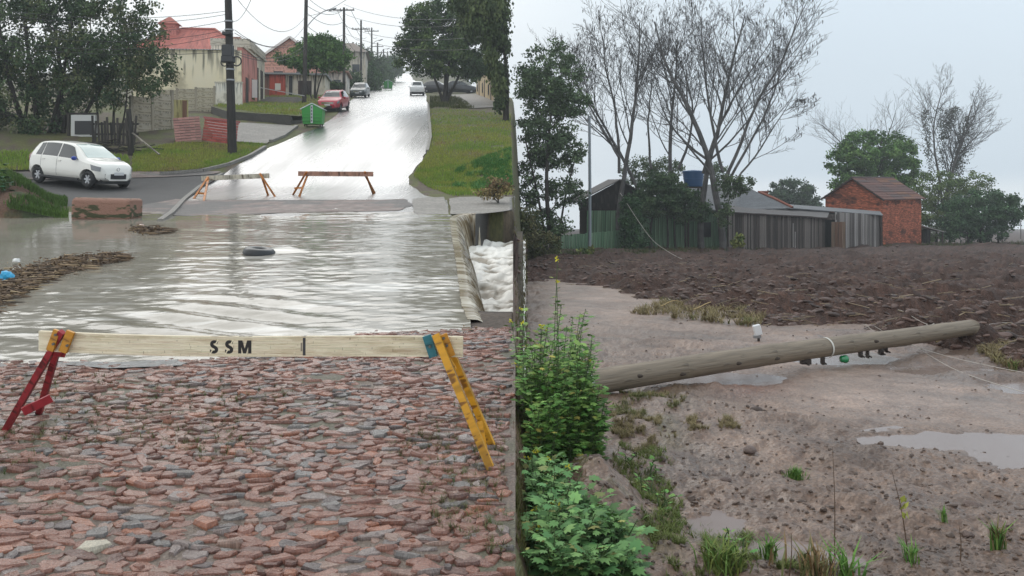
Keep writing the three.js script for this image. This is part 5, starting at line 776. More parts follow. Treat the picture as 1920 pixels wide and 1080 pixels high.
leafTree('broadleaf_tree', 'dark evergreen tree hiding the front of the green house', 'tree', { seed: 42, d: 57, trunks: [[1222, 472, 1225, 400, 0.14], [1268, 470, 1265, 400, 0.1], [1252, 470, 1250, 390, 0.09]], blobs: [[1200, 385, 40, 35, 0, 1.2], [1240, 365, 55, 40, 0, 1.6], [1285, 385, 45, 35, 0, 1.4], [1245, 345, 34, 26, 0, 1.2]], clumps: 260, per: 70, leaf: 0.17, clumpR: 0.3, colors: [[0.02, 0.034, 0.024], [0.028, 0.044, 0.03], [0.036, 0.052, 0.034]], bark: mat.barkDark, branch: 0.5 });
leafTree('bush', 'dense dark green shrub at the foot of the green house', 'bush', { seed: 43, d: 55, trunks: [[1188, 474, 1188, 430, 0.06], [1170, 474, 1172, 420, 0.05]], blobs: [[1188, 440, 26, 40, 0, 0.9], [1180, 400, 22, 30, 0, 0.8]], clumps: 110, per: 65, leaf: 0.15, clumpR: 0.26, colors: [[0.018, 0.036, 0.022], [0.026, 0.05, 0.028]], bark: mat.barkDark });
leafTree('broadleaf_tree', 'grey-green leafy treetop behind the house roof', 'tree', { seed: 44, d: 72, trunks: [[1205, 440, 1205, 330, 0.15]], blobs: [[1200, 325, 40, 30, 0, 1.6], [1250, 318, 30, 24, 0, 1.4], [1345, 325, 20, 22, 0, 1.2]], clumps: 130, per: 42, leaf: 0.18, clumpR: 0.36, colors: [[0.04, 0.055, 0.04], [0.05, 0.062, 0.042]] });
leafTree('bush', 'leafy climber round the thickest bare trunk', 'bush', { seed: 45, d: 54.5, trunks: [[1362, 470, 1362, 380, 0.05]], blobs: [[1370, 350, 26, 20, 0, 0.6], [1358, 400, 16, 24, 0, 0.5], [1395, 345, 18, 16, 0, 0.5]], clumps: 70, per: 45, leaf: 0.15, clumpR: 0.24, colors: [[0.03, 0.042, 0.03], [0.04, 0.052, 0.034]] });
leafTree('dome_tree', 'dark dome-shaped tree far behind the sheds', 'tree', { seed: 46, d: 135, trunks: [[1480, 430, 1480, 370, 0.3]], blobs: [[1480, 372, 54, 34, 0, 4], [1450, 385, 30, 24, 0, 2.4], [1510, 385, 28, 24, 0, 2.4]], clumps: 180, per: 90, leaf: 0.4, clumpR: 0.62, colors: [[0.02, 0.033, 0.024], [0.027, 0.042, 0.028]], hollow: 0.6 });
leafTree('mango_tree', 'round bright green tree behind the brick barn', 'tree', { seed: 47, d: 88, trunks: [[1640, 450, 1640, 330, 0.3]], blobs: [[1640, 290, 72, 48, 0, 4], [1590, 315, 38, 48, 0, 2.4], [1690, 310, 34, 50, 0, 2.4], [1640, 350, 80, 34, 0, 3.6]], clumps: 330, per: 85, leaf: 0.28, clumpR: 0.5, colors: [[0.032, 0.058, 0.028], [0.046, 0.082, 0.034], [0.062, 0.10, 0.04]], hollow: 0.65 });
leafTree('broadleaf_tree', 'soft olive tree round the ivy-hung trunks', 'tree', { seed: 48, d: 82, trunks: [[1758, 455, 1755, 360, 0.14], [1778, 455, 1790, 350, 0.12]], blobs: [[1725, 385, 38, 60, 0, 2], [1775, 370, 45, 55, 0, 2], [1820, 345, 38, 32, 0, 2], [1740, 430, 50, 30, 0, 1.8]], clumps: 240, per: 60, leaf: 0.2, clumpR: 0.44, colors: [[0.045, 0.062, 0.034], [0.058, 0.078, 0.04], [0.07, 0.085, 0.046]] });
leafTree('broadleaf_tree', 'dark low spreading tree at the right end of the field', 'tree', { seed: 49, d: 76, trunks: [[1840, 458, 1842, 400, 0.16], [1812, 458, 1812, 405, 0.1], [1870, 456, 1872, 405, 0.1]], blobs: [[1840, 395, 66, 42, 0, 2.6], [1885, 395, 34, 34, 0, 1.8], [1795, 410, 34, 38, 0, 1.8], [1830, 430, 60, 22, 0, 2.2]], clumps: 260, per: 80, leaf: 0.22, clumpR: 0.42, colors: [[0.025, 0.045, 0.032], [0.034, 0.058, 0.038], [0.022, 0.036, 0.028]] });
leafTree('far_tree', 'pale hazy tree on the far right horizon', 'tree', { seed: 50, d: 260, trunks: [[1893, 456, 1893, 448, 0.3]], blobs: [[1893, 446, 14, 7, 0, 2.5], [1925, 447, 16, 6, 0, 2.5]], clumps: 40, per: 50, leaf: 0.7, clumpR: 0.8, colors: HZ });
// ---------- farm buildings beyond the field ----------
const woodTones = (list, r = 0.85) => list.map((c) => M(c, r, { map: tWood, bumpMap: tWood, bumpScale: 0.006 }));
const greenBoards = woodTones([[0.33, 0.55, 0.34], [0.28, 0.49, 0.30], [0.38, 0.60, 0.38], [0.22, 0.42, 0.25]]), greyBoards = woodTones([[0.21, 0.175, 0.155], [0.14, 0.112, 0.10], [0.34, 0.295, 0.27], [0.09, 0.073, 0.066]]), paleBoards = woodTones([[0.45, 0.41, 0.385], [0.27, 0.24, 0.225], [0.56, 0.52, 0.50], [0.17, 0.145, 0.135]]);
// upright boards between ground points a and b; top(t) gives the height over a's level at t along the wall
function boards(g, a, b, low, top, n, mats, s, gap = 0.03) {
  seed(s); const v = V().subVectors(b, a), L = Math.hypot(v.x, v.z), th = Math.atan2(-v.z, v.x); let t = 0; const ws = []; while (t < 1) { const w = rr(0.7, 1.3) / n; ws.push([t, Math.min(1, t + w)]); t += w; }
  for (const [t0, t1] of ws) { const tm = (t0 + t1) / 2, h0 = lerp(a.y, b.y, tm) + low - rr(0, 0.04), h1 = a.y + top(tm) - rr(0, 0.06), o = mesh('board', ub, mats[(rnd() * mats.length) | 0], g); o.position.set(a.x + v.x * tm, (h0 + h1) / 2, a.z + v.z * tm); o.rotation.set(0, th, rr(-0.006, 0.006)); o.scale.set((t1 - t0) * L - gap, h1 - h0, 0.03 + rr(0, 0.015)); }
}
const rel8 = (g) => (q) => V(q.x - g.position.x, q.y - g.position.y, q.z - g.position.z);
mat.sheet = M([0.20, 0.205, 0.215], 0.65, { map: rep(tGrit, 0.6), bumpMap: rep(bGrit, 0.7), bumpScale: 0.01 }); mat.oldSheet = M([0.17, 0.155, 0.15], 0.75, { map: rep(tGrit, 0.8), bumpMap: rep(bGrit, 0.9), bumpScale: 0.02 }); mat.gable = M([0.055, 0.045, 0.042], 0.85, { map: tWood });
{ // green boarded house
  const D = 60, g = thing('green_house', 'green boarded farmhouse with dark gable and grey roof', 'house', ground3(1100, D)), r = rel8(g), at = (px, py, d) => r(P(px, py, d));
  const A = at(1100, 470, D), B = at(1362, 470, D), H = EYE - (388 - HOR) / F * D - g.position.y;
  boards(g, A, B, -0.4, () => H - A.y, 34, greenBoards, 60);
  const back = new MB(); back.box(A.x + 0.05, B.x - 0.05, -1.5, H - 0.05, A.z - 7, A.z - 0.06); back.build('inner_wall', mat.gable, g);
  const lw = at(1096, 470, D), lb = at(1096, 470, D + 7);
  const gb = new MB(), e0 = at(1078, 380, D - 0.4), e1 = at(1250, 388, D - 0.4), ap = at(1163, 336, D - 0.4); gb.tri(V(e0.x + 0.3, e0.y, A.z + 0.03), V(e1.x, e1.y, A.z + 0.03), V(ap.x, ap.y - 0.1, A.z + 0.03)); gb.quad(V(e0.x + 0.3, H - 0.25, A.z + 0.035), V(e1.x, H - 0.25, A.z + 0.035), V(e1.x, e1.y + 0.02, A.z + 0.035), V(e0.x + 0.3, e0.y + 0.02, A.z + 0.035)); gb.build('gable', mat.gable, g);
  for (const e of [e0, e1]) { const f = new MB(), bk = (q) => V(q.x, q.y, q.z - 7.5); f.hex([e, ap, bk(ap), bk(e)].map((q) => V(q.x, q.y - 0.07, q.z)).concat([e, ap, bk(ap), bk(e)])); f.build('gable_roof', mat.oldSheet, g); }
  const m0 = at(1235, 392, D - 0.5), m1 = at(1372, 394, D - 0.5), m2 = at(1392, 346, D + 4), m3 = at(1260, 346, D + 4); const mr = new MB(); mr.hex([m0, m1, m2, m3].map((q) => V(q.x, q.y - 0.06, q.z)).concat([m0, m1, m2, m3])); mr.build('main_roof', mat.sheet, g);
  const h0 = at(1372, 393, D - 0.45), h1 = at(1486, 390, D + 1.2), h2 = at(1424, 362, D + 4), h3 = at(1392, 346, D + 4.02); const hr = new MB(); hr.hex([h0, h1, h2, h3].map((q) => V(q.x, q.y - 0.06, q.z)).concat([h0, h1, h2, h3])); hr.build('hip_roof', mat.sheet, g);
  const rt = new MB(); rt.tube([at(1424, 360, D + 4), at(1452, 372, D + 2.8), at(1486, 389, D + 1.2)], 0.1, 6); rt.build('ridge_tiles', M([0.26, 0.09, 0.06], 0.8), g);
  const ch = new MB(), c = at(1431, 372, D + 4.3); ch.box(c.x - 0.27, c.x + 0.27, c.y - 0.6, c.y + 0.55, c.z - 0.27, c.z + 0.27); ch.box(c.x - 0.32, c.x + 0.32, c.y + 0.43, c.y + 0.56, c.z - 0.32, c.z + 0.32); ch.build('chimney', M([0.33, 0.10, 0.065], 0.8, { map: tGrit }), g);
  const w = at(1322, 430, D); blk('window', w.x - 0.4, w.x + 0.4, w.y - 0.55, w.y + 0.5, A.z + 0.03, A.z + 0.06, mat.winGlass, g);
}
{ // lower green board fence and grey post left of the house
  const g = thing('board_fence', 'low green board fence left of the farmhouse', 'fence', ground3(1035, 54)), r = rel8(g); boards(g, r(ground3(1036, 54)), r(ground3(1182, 56)), -0.2, (t) => 1.15 + 0.35 * t, 30, greenBoards, 61);
  const g2 = thing('grey_post', 'tall slim grey metal post before the green house', 'post', ground3(1106, 53)); const p = new MB(), h = (474 - 214) / F * 53; p.tube([V(0, -0.3, 0), V(0, h * 0.5, 0), V(-0.03, h, 0)], [0.10, 0.095, 0.08], 10, true); p.build('shaft', M([0.27, 0.30, 0.33], 0.55), g2); const cp = new MB(); cp.bar(V(-0.12, h - 0.05, 0), V(0.08, h - 0.05, 0), 0.1, 0.1); cp.bar(V(-0.1, h + 0.05, 0), V(-0.02, h + 0.12, 0), 0.06, 0.06); cp.build('cap', mat.steel, g2);
}
{ // blue water tank on a timber stand
  const d = 59, q = ground3(1300, d), g = thing('water_tank', 'blue round water tank above the house eaves', 'tank', q), b = (348 - HOR) / F, y0 = EYE - (350 - HOR) / F * d - q.y, y1 = EYE - (321 - HOR) / F * d - q.y;
  const pr = [[0.01, y0], [0.58, y0], [0.62, y0 + 0.06], [0.66, lerp(y0, y1, 0.45)], [0.67, lerp(y0, y1, 0.47)], [0.72, y1 - 0.1], [0.75, y1 - 0.08], [0.75, y1], [0.7, y1 + 0.03], [0.01, y1 + 0.09]].map(([x, y]) => new THREE.Vector2(x, y)); mesh('tank', new THREE.LatheGeometry(pr, 32), M([0.02, 0.085, 0.21], 0.45), g);
  const bd = new MB(); bd.geo(new THREE.TorusGeometry(0.69, 0.025, 6, 32).rotateX(Math.PI / 2).translate(0, lerp(y0, y1, 0.5), 0)); bd.build('rib', M([0.025, 0.10, 0.24], 0.45), g);
  for (const [x, z] of [[-0.45, 0.45], [0.45, 0.45], [-0.45, -0.45], [0.45, -0.45]]) { const m = new MB(); m.bar(V(x, -0.3, z), V(x, y0, z), 0.12, 0.12, V(1, 0, 0)); m.build('leg', mat.woodDark, g); } blk('platform', -0.7, 0.7, y0 - 0.1, y0 - 0.005, -0.7, 0.7, mat.woodDark, g);
}
{ // long grey board shed
  const D0 = 57, D1 = 60.5, g = thing('board_shed', 'long low weathered grey board shed with sagging sheet roof', 'shed', ground3(1366, D0)), r = rel8(g), at = (px, py, d) => r(P(px, py, d)), A = r(ground3(1366, D0)), B = r(ground3(1546, D1));
  const hA = at(1366, 398, D0).y, hB = at(1546, 410, D1).y; boards(g, A, B, -0.15, (t) => lerp(hA, hB, t) - A.y, 60, greyBoards, 62);
  const sag = (t) => -0.12 * Math.sin(t * 7), p = [], idx = [], uv = []; for (let j = 0; j <= 4; j++) for (let i = 0; i <= 24; i++) { const t = i / 24, s = j / 4, f = at(lerp(1360, 1551, t), lerp(398, 409.5, t), lerp(D0, D1, t) - 0.35), b = at(lerp(1366, 1556, t), lerp(386, 397, t), lerp(D0, D1, t) + 3.2); const q = f.lerp(b, s); p.push(q.x, q.y + 0.06 + sag(t) * 0.4 * s + 0.05 * (fbm(i * 0.7, j * 1.3, 2) - 0.5), q.z); uv.push(t * 8, s * 4); if (i && j) { const k = j * 25 + i; idx.push(k - 26, k - 25, k, k - 26, k, k - 1); } }
  const gg = new THREE.BufferGeometry(); gg.setAttribute('position', new THREE.Float32BufferAttribute(p, 3)); gg.setAttribute('uv', new THREE.Float32BufferAttribute(uv, 2)); gg.setIndex(idx); gg.computeVertexNormals(); mesh('roof', gg, mat.oldSheet, g);
  const fs = new MB(); for (let i = 0; i < 24; i++) { const q = (k) => V(p[k * 3], p[k * 3 + 1], p[k * 3 + 2] + 0.01), dn = (v) => V(v.x, v.y - 0.09, v.z); fs.quad(dn(q(i)), dn(q(i + 1)), q(i + 1), q(i)); } fs.build('eave_edge', mat.woodDark, g);
  for (const px of [1487, 1491]) { const e = at(px, 440, lerp(D0, D1, (px - 1366) / 180) - 0.08); blk('door_jamb', e.x - 0.035, e.x + 0.035, A.y + 0.05, e.y + (px === 1487 ? 0.8 : 0.2), e.z, e.z + 0.05, paleBoards[2], g); }
  const bkw = new MB(), Bb = r(ground3(1550, D1 + 3.2)); bkw.hex([V(A.x, -0.6, A.z - 3), V(Bb.x, -0.8, Bb.z), V(Bb.x, -0.8, Bb.z - 0.1), V(A.x, -0.6, A.z - 3.1), V(A.x, hA, A.z - 3), V(Bb.x, hB, Bb.z), V(Bb.x, hB, Bb.z - 0.1), V(A.x, hA, A.z - 3.1)]); bkw.build('back_wall', mat.gable, g);
}
{ // second shed with an open dark doorway
  const D0 = 62, D1 = 66, g = thing('plank_shed', 'pale streaky plank shed with dark doorway against the brick barn', 'shed', ground3(1546, D0)), r = rel8(g), at = (px, py, d) => r(P(px, py, d)), A = r(ground3(1566, D0)), B = r(ground3(1651, D1));
  const hA = at(1566, 397, D0).y, hB = at(1651, 402, D1).y; boards(g, A, B, -0.1, (t) => lerp(hA, hB, t) - A.y, 28, paleBoards, 63);
  const rp = [at(1475, 389, D0 - 1), at(1656, 403, D1 - 0.5), at(1650, 396, D1 + 2.2), at(1480, 383, D0 + 4)], m = new MB(); m.hex(rp.map((q) => V(q.x, q.y - 0.07, q.z)).concat(rp)); m.build('roof', mat.sheet, g);
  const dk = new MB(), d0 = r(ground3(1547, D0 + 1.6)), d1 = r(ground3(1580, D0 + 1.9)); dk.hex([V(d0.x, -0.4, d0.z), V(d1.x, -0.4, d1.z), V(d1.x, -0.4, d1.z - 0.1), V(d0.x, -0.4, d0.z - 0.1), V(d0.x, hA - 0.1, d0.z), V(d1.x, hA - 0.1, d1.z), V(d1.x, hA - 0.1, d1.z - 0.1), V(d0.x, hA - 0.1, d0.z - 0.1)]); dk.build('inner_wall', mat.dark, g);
  blk('lintel', at(1545, 0, D0).x, at(1570, 0, D0).x, at(0, 412, D0).y, at(0, 402, D0).y, A.z - 0.1, A.z - 0.02, greyBoards[1], g);
  const br = woodTones([[0.26, 0.14, 0.09], [0.33, 0.22, 0.15]]); for (const [px, m2] of [[1563, 1], [1570, 0], [1577, 0], [1583, 1]]) { const x = at(px, 0, D0 - 0.2).x; blk('leaning_plank', x - 0.11, x + 0.12, A.y - 0.2, at(0, 416, D0).y, A.z + 0.06, A.z + 0.11, br[m2], g); }
  const cr = new MB(), C = r(ground3(1652, D1 - 0.1)); cr.bar(V(C.x, C.y - 0.3, C.z + 0.1), V(C.x - 0.05, hB, C.z + 0.1), 0.16, 0.16, V(1, 0, 0)); cr.build('corner_post', mat.woodDark, g);
}
{ // brick barn
  const C = ground3(1655, 69), v = V(-0.62, 0, -0.785), W = 5.1, n = V(0.785, 0, -0.62);   // n: along the long side, away from us
  let L = 2; while (pxOf(C.x + n.x * L, -(C.z + n.z * L)) < 1727 && L < 14) L += 0.05;
  const g = thing('brick_barn', 'orange-red brick barn with old tile roof', 'barn', C), E = (465 - 372) / F * 69, R = E + 1.62;
  const tB = tex(512, (u, v) => { const row = Math.floor(v * 56), o = (row & 1) * 0.5, cu = u * 18 + o, ci = Math.floor(cu), fx = cu - ci, fy = v * 56 - row, mort = fx < 0.05 || fy < 0.16, k = 0.72 + 0.5 * hash(ci, row), bl = fbm(u * 6, v * 6, 4, 6), moss = sstep(0.56, 0.7, bl) * 0.35, pale = sstep(0.62, 0.72, fbm(u * 9 + 3, v * 5, 4)) * 0.3; const c = mort ? [0.36, 0.22, 0.17] : [0.72 * k, 0.41 * k, 0.29 * k]; return [c[0] * (1 - moss) + 0.2 * pale, c[1] * (1 - moss) + 0.15 * pale, c[2] * (1 - moss) + 0.13 * pale]; });
  const bB = tex(512, (u, v) => { const row = Math.floor(v * 56), cu = u * 18 + (row & 1) * 0.5, fx = cu - Math.floor(cu), fy = v * 56 - row; return gray(fx < 0.05 || fy < 0.16 ? 0 : 0.55 + 0.45 * hash(Math.floor(cu), row)); }, { srgb: false });
  const bm = M([0.92, 0.88, 0.88], 0.85, { map: rep(tB, 0.25), bumpMap: rep(bB, 0.25), bumpScale: 0.03 });
  const c0 = V(0, 0, 0), c1 = v.clone().multiplyScalar(W), c2 = c1.clone().addScaledVector(n, L), c3 = n.clone().multiplyScalar(L), up = (q, y) => V(q.x, y, q.z), mid = c1.clone().multiplyScalar(0.5), midB = mid.clone().addScaledVector(n, L);
  const gw = new MB(); gw.quad(up(c1, -0.8), up(c0, -0.8), up(c0, E), up(c1, E)); { const k = gw.p.length / 3; [[up(c1, E), 0, E + 0.8], [up(c0, E), W, E + 0.8], [up(mid, R), W / 2, R + 0.8]].forEach(([q, a, b]) => gw.v(q.x, q.y, q.z, -n.x, 0, -n.z, a, b)); gw.i.push(k, k + 1, k + 2); } gw.build('gable_wall', bm, g);
  const sw = new MB(); sw.quad(up(c0, -0.8), up(c3, -0.8), up(c3, E), up(c0, E)); sw.build('side_wall', bm, g); const bw = new MB(); bw.quad(up(c3, -0.8), up(c2, -0.8), up(c2, E), up(c3, E)); bw.quad(up(c2, -0.8), up(c1, -0.8), up(c1, E), up(c2, E)); bw.tri(up(c3, E), up(c2, E), up(midB, R)); bw.build('rear_walls', bm, g);
  seed(64); const tiles = [[0.16, 0.085, 0.075], [0.21, 0.10, 0.08], [0.13, 0.085, 0.08], [0.26, 0.12, 0.07]].map((c) => M(c, 0.8, { map: tGrit, bumpMap: bGrit, bumpScale: 0.02 }));
  for (const [eave, sgn] of [[c0, -1], [c1, 1]]) { const out = v.clone().multiplyScalar(sgn * 0.28), rows = 9, a0 = up(eave, E - 0.12).add(out).addScaledVector(n, -0.25), r0 = up(mid, R + 0.06).addScaledVector(n, -0.25), len = L + 0.45; for (let j = 0; j < rows; j++) { const t0 = j / rows, t1 = (j + 1.15) / rows, seg = 4; for (let i = 0; i < seg; i++) { const p0 = a0.clone().lerp(r0, t0).addScaledVector(n, len * i / seg), p1 = a0.clone().lerp(r0, Math.min(1, t1)).addScaledVector(n, len * i / seg), e = n.clone().multiplyScalar(len / seg - 0.01), m = new MB(), th = rr(0.04, 0.09), low = [p0, p0.clone().add(e), p1.clone().add(e), p1]; m.hex(low.map((q) => q.clone()).concat([low[0].clone().setY(low[0].y + th), low[1].clone().setY(low[1].y + th), low[2].clone().setY(low[2].y + 0.02), low[3].clone().setY(low[3].y + 0.02)])); m.build('tile_row', tiles[(rnd() * (i > 1 ? 4 : 3)) | 0], g); } } }
  const rg = new MB(); rg.tube([up(mid, R + 0.08).addScaledVector(n, -0.25), up(midB, R + 0.06).addScaledVector(n, 0.2)], 0.1, 6, true); rg.build('ridge_tiles', tiles[2], g);
  const vg = new MB(); vg.bar(up(c0, E - 0.16).addScaledVector(v, -0.28).addScaledVector(n, -0.27), up(mid, R).addScaledVector(n, -0.27), 0.05, 0.1); vg.bar(up(c1, E - 0.16).addScaledVector(v, 0.28).addScaledVector(n, -0.27), up(mid, R).addScaledVector(n, -0.27), 0.05, 0.1); vg.build('verge_board', mat.woodDark, g);
  const lt = thing('lean_to', 'small dark lean-to on the right of the brick barn', 'shed', ground3(1728, 74)); const lr = new MB(), w = 36 / F * 74; lr.hex([V(0, 1.75, 0.6), V(w, 1.3, 0.6), V(w, 1.3, -2), V(0, 1.75, -2), V(0, 1.82, 0.6), V(w, 1.37, 0.6), V(w, 1.37, -2), V(0, 1.82, -2)]); lr.build('roof', M([0.3, 0.29, 0.28], 0.7), lt); boards(lt, V(0, 0, -1.8), V(w, 0, -1.8), -0.3, () => 1.45, 8, [mat.gable], 65); const ps = new MB(); ps.bar(V(w - 0.1, -0.3, 0.5), V(w - 0.1, 1.32, 0.5), 0.1, 0.1, V(1, 0, 0)); ps.build('post', mat.woodDark, lt);
}
for (const [px, d, h, l] of [[1879, 90, 2.2, 'thin dark field post right of the low tree'], [1914, 130, 2.6, 'far thin field post at the right edge']]) { const m = new MB(); m.tube([V(0, -0.3, 0), V(0, h, 0)], 0.06, 6, true); const o = m.build('field_post', mat.woodDark); o.position.copy(ground3(px, d)); tag(o, l, 'post', 'field posts on the right horizon'); }
// ---------- fallen pole ----------
const mudY = (px, py) => { const q = hit(px, py); q.y += mudH(q.x, -q.z, px, py); return q; };
{
  const a = P(1082, 722, 8.6), b = P(1822, 611, 12.4), A = hit(1120, 735), dirv = V().subVectors(b, a).normalize();
  const tP = tex(512, (u, v) => { const g = fbm(u * 40, v * 4, 4, 0), k = 0.8 + 0.25 * g - 0.14 * sstep(0.62, 0.78, fbm(u * 12 + 3, v * 5, 4)); return [k, k * 0.96, k * 0.90]; });
  const g = thing('fallen_pole', 'fallen grey wooden utility pole lying across the muddy track', 'pole', a), L = a.distanceTo(b), R0 = 0.126, R1 = 0.112, N = 60, S = 28, p = [], uv = [], idx = [], side = V(0, 1, 0).addScaledVector(dirv, -dirv.y).normalize(), sd = V().crossVectors(dirv, side);
  for (let i = 0; i <= N; i++) for (let j = 0; j <= S; j++) { const t = i / N, an = j / S * 6.283, knot = 0.03 * Math.max(0, fbm(t * 14, Math.cos(an) * 2 + 5, 2) - 0.62), r = lerp(R0, R1, t) * (1 + 0.06 * (fbm(t * 5, Math.cos(an) + 3, 3) - 0.5)) + knot, q = dirv.clone().multiplyScalar(L * t + (i === N ? 0.03 * Math.sin(an * 2) : 0)).addScaledVector(side, Math.cos(an) * r + 0.02 * Math.sin(t * 5)).addScaledVector(sd, Math.sin(an) * r); p.push(q.x, q.y, q.z); uv.push(j / S, t * 5); if (i && j) { const k = i * (S + 1) + j; idx.push(k - S - 2, k - 1, k, k - S - 2, k, k - S - 1); } }
  for (const e of [0, N]) { const c = dirv.clone().multiplyScalar(L * e / N); p.push(c.x, c.y, c.z); uv.push(0.5, 0.5); const k = p.length / 3 - 1; for (let j = 0; j < S; j++) idx.push(k, e * (S + 1) + j, e * (S + 1) + j + 1); }
  const gg = new THREE.BufferGeometry(); gg.setAttribute('position', new THREE.Float32BufferAttribute(p, 3)); gg.setAttribute('uv', new THREE.Float32BufferAttribute(uv, 2)); gg.setIndex(idx); gg.computeVertexNormals(); mesh('shaft', gg, M([0.24, 0.21, 0.175], 0.6, { map: tP, bumpMap: tP, bumpScale: 0.016 }), g);
  const on = (px) => { let t = 0; for (let i = 0; i < 200; i++) { const q = a.clone().addScaledVector(dirv, L * i / 200); if (pxOf(q.x, -q.z) >= px) { t = i / 200; break; } } return [dirv.clone().multiplyScalar(L * t), lerp(R0, R1, t)]; };
  const ring = (px, w, m, n) => { const [c, r] = on(px), e = new MB(); e.tube([c.clone().addScaledVector(dirv, -w / 2), c.clone().addScaledVector(dirv, w / 2)], r + 0.012, 28); e.build(n, m, g); };
  ring(1546, 0.03, M([0.6, 0.58, 0.52], 0.5), 'steel_band'); ring(1096, 0.035, M([0.6, 0.6, 0.6], 0.4), 'steel_band');
  const rust = M([0.05, 0.04, 0.036], 0.6, { metalness: 0.3 });
  for (const [px, w, h] of [[1505, 0.12, 0.03], [1540, 0.03, 0.07], [1611, 0.03, 0.06], [1624, 0.018, 0.085], [1648, 0.045, 0.075], [1656, 0.02, 0.05]]) { const [c, r] = on(px), e = new MB(); e.box(c.x - w / 2, c.x + w / 2, c.y - r - h, c.y - r + 0.03, c.z + 0.0, c.z + 0.08); e.build('bracket', rust, g); const bt = new MB(); bt.tube([V(c.x, c.y - r - h * 0.6, c.z - 0.02), V(c.x, c.y - r - h * 0.6, c.z + 0.16)], 0.012, 6, true); bt.build('bolt', rust, g); }
  const [ci, ri] = on(1575); const ins = new THREE.LatheGeometry([[0.005, 0], [0.04, 0], [0.05, 0.02], [0.05, 0.05], [0.04, 0.06], [0.045, 0.08], [0.03, 0.1], [0.005, 0.105]].map(([x, y]) => new THREE.Vector2(x, y)), 20); ins.rotateZ(Math.PI / 2); const io = mesh('insulator', ins, MP([0.0, 0.22, 0.07], 0.15, { clearcoat: 1 }), g); io.position.set(ci.x + 0.04, ci.y - ri - 0.035, ci.z + 0.1);
  const kn = new MB(); for (const [px, an] of [[1365, 0.9], [1260, 1.1], [1440, 1.0], [1625, 0.8], [1180, 0.7]]) { const [c, r] = on(px); const q = c.clone().addScaledVector(side, Math.cos(an + 0.6) * r).addScaledVector(sd, Math.sin(an + 0.6) * r); kn.geo(new THREE.SphereGeometry(0.028, 8, 6), new THREE.Matrix4().makeTranslation(q.x, q.y, q.z).multiply(new THREE.Matrix4().makeScale(1.6, 0.7, 0.6))); } kn.build('knots', M([0.06, 0.045, 0.035], 0.9), g);
  const wm = M([0.42, 0.39, 0.35], 0.5), wire = (pts, lab, r = 0.0042) => { const m = new MB(); m.tube(vcurve(pts, 40), r, 5); return tag(m.build('loose_wire', wm), lab, 'wire'); }, gy = (px, py, h = 0.02) => { const q = hit(px, py); q.y += h; return q; };
  wire([P(1622, 608, 11.5), P(1650, 630, 11.3), gy(1700, 655, 0.1), gy(1800, 700), gy(1990, 760)], 'pale loose wire trailing right from the fallen pole');
  wire([P(1640, 612, 11.6), P(1690, 640, 11.6), gy(1760, 672, 0.06), gy(1860, 690), gy(1990, 715)], 'second pale wire trailing right across the wet track');
  wire([P(1738, 607, 12.0), P(1738, 625, 11.8), P(1700, 648, 11.6), P(1660, 650, 11.6), P(1690, 640, 11.6), P(1752, 606, 12.0)], 'wire loop hanging round the fallen pole');
  wire([gy(1400, 567), gy(1520, 578, 0.15), gy(1650, 593, 0.2), P(1738, 608, 12.4)], 'taut thin wire lying over the furrows to the pole', 0.004);
  wire([P(1832, 612, 13.8), gy(1890, 622, 0.15), gy(1990, 640, 0.1)], 'thin wire beyond the end of the fallen pole', 0.005);
  wire([P(1163, 362, 56), P(1215, 440, 50), P(1250, 470, 44), P(1320, 505, 35)], 'thin fallen service wire slanting from the house to the field', 0.014);
  // broken lamp fitting behind the pole
  const lq = hit(1420, 640), lf = thing('lamp_fitting', 'white broken lamp fitting standing behind the fallen pole', 'lamp', lq); const hb = new RoundedBoxGeometry(0.12, 0.17, 0.06, 3, 0.02), h1 = mesh('housing', hb, M([0.72, 0.73, 0.74], 0.35), lf); h1.position.set(0, 0.17, 0); h1.rotation.z = 0.25; const st = new MB(); st.tube([V(0.02, -0.02, 0), V(0.02, 0.1, 0)], 0.02, 8); st.build('stem', rust, lf); blk('clamp', -0.06, 0.05, 0.05, 0.09, -0.03, 0.03, mat.steel, lf);
  const sk = M([0.42, 0.30, 0.13], 0.8); for (const [pts, l] of [[[[1695, 570], [1720, 585], [1745, 605]], 'dry straw stalk sticking up behind the pole'], [[[1300, 590], [1350, 577], [1395, 578], [1412, 590]], 'long bent straw stalk at the edge of the furrows'], [[[1755, 655], [1785, 645], [1800, 640]], 'short straw stalk right of the fallen pole'], [[[1238, 584], [1262, 577], [1275, 574]], 'small straw stalk left at the furrow edge']]) { const m = new MB(); m.tube(vcurve(pts.map(([x, y], i) => gy(x, y, 0.10 + 0.05 * (i === 1))), 12), [0.012, 0.012, 0.011, 0.011, 0.01, 0.01, 0.009, 0.009, 0.008, 0.008, 0.007, 0.006, 0.004], 5); tag(m.build('straw_stalk', sk), l, 'stalk', 'dry straw stalks'); }
}
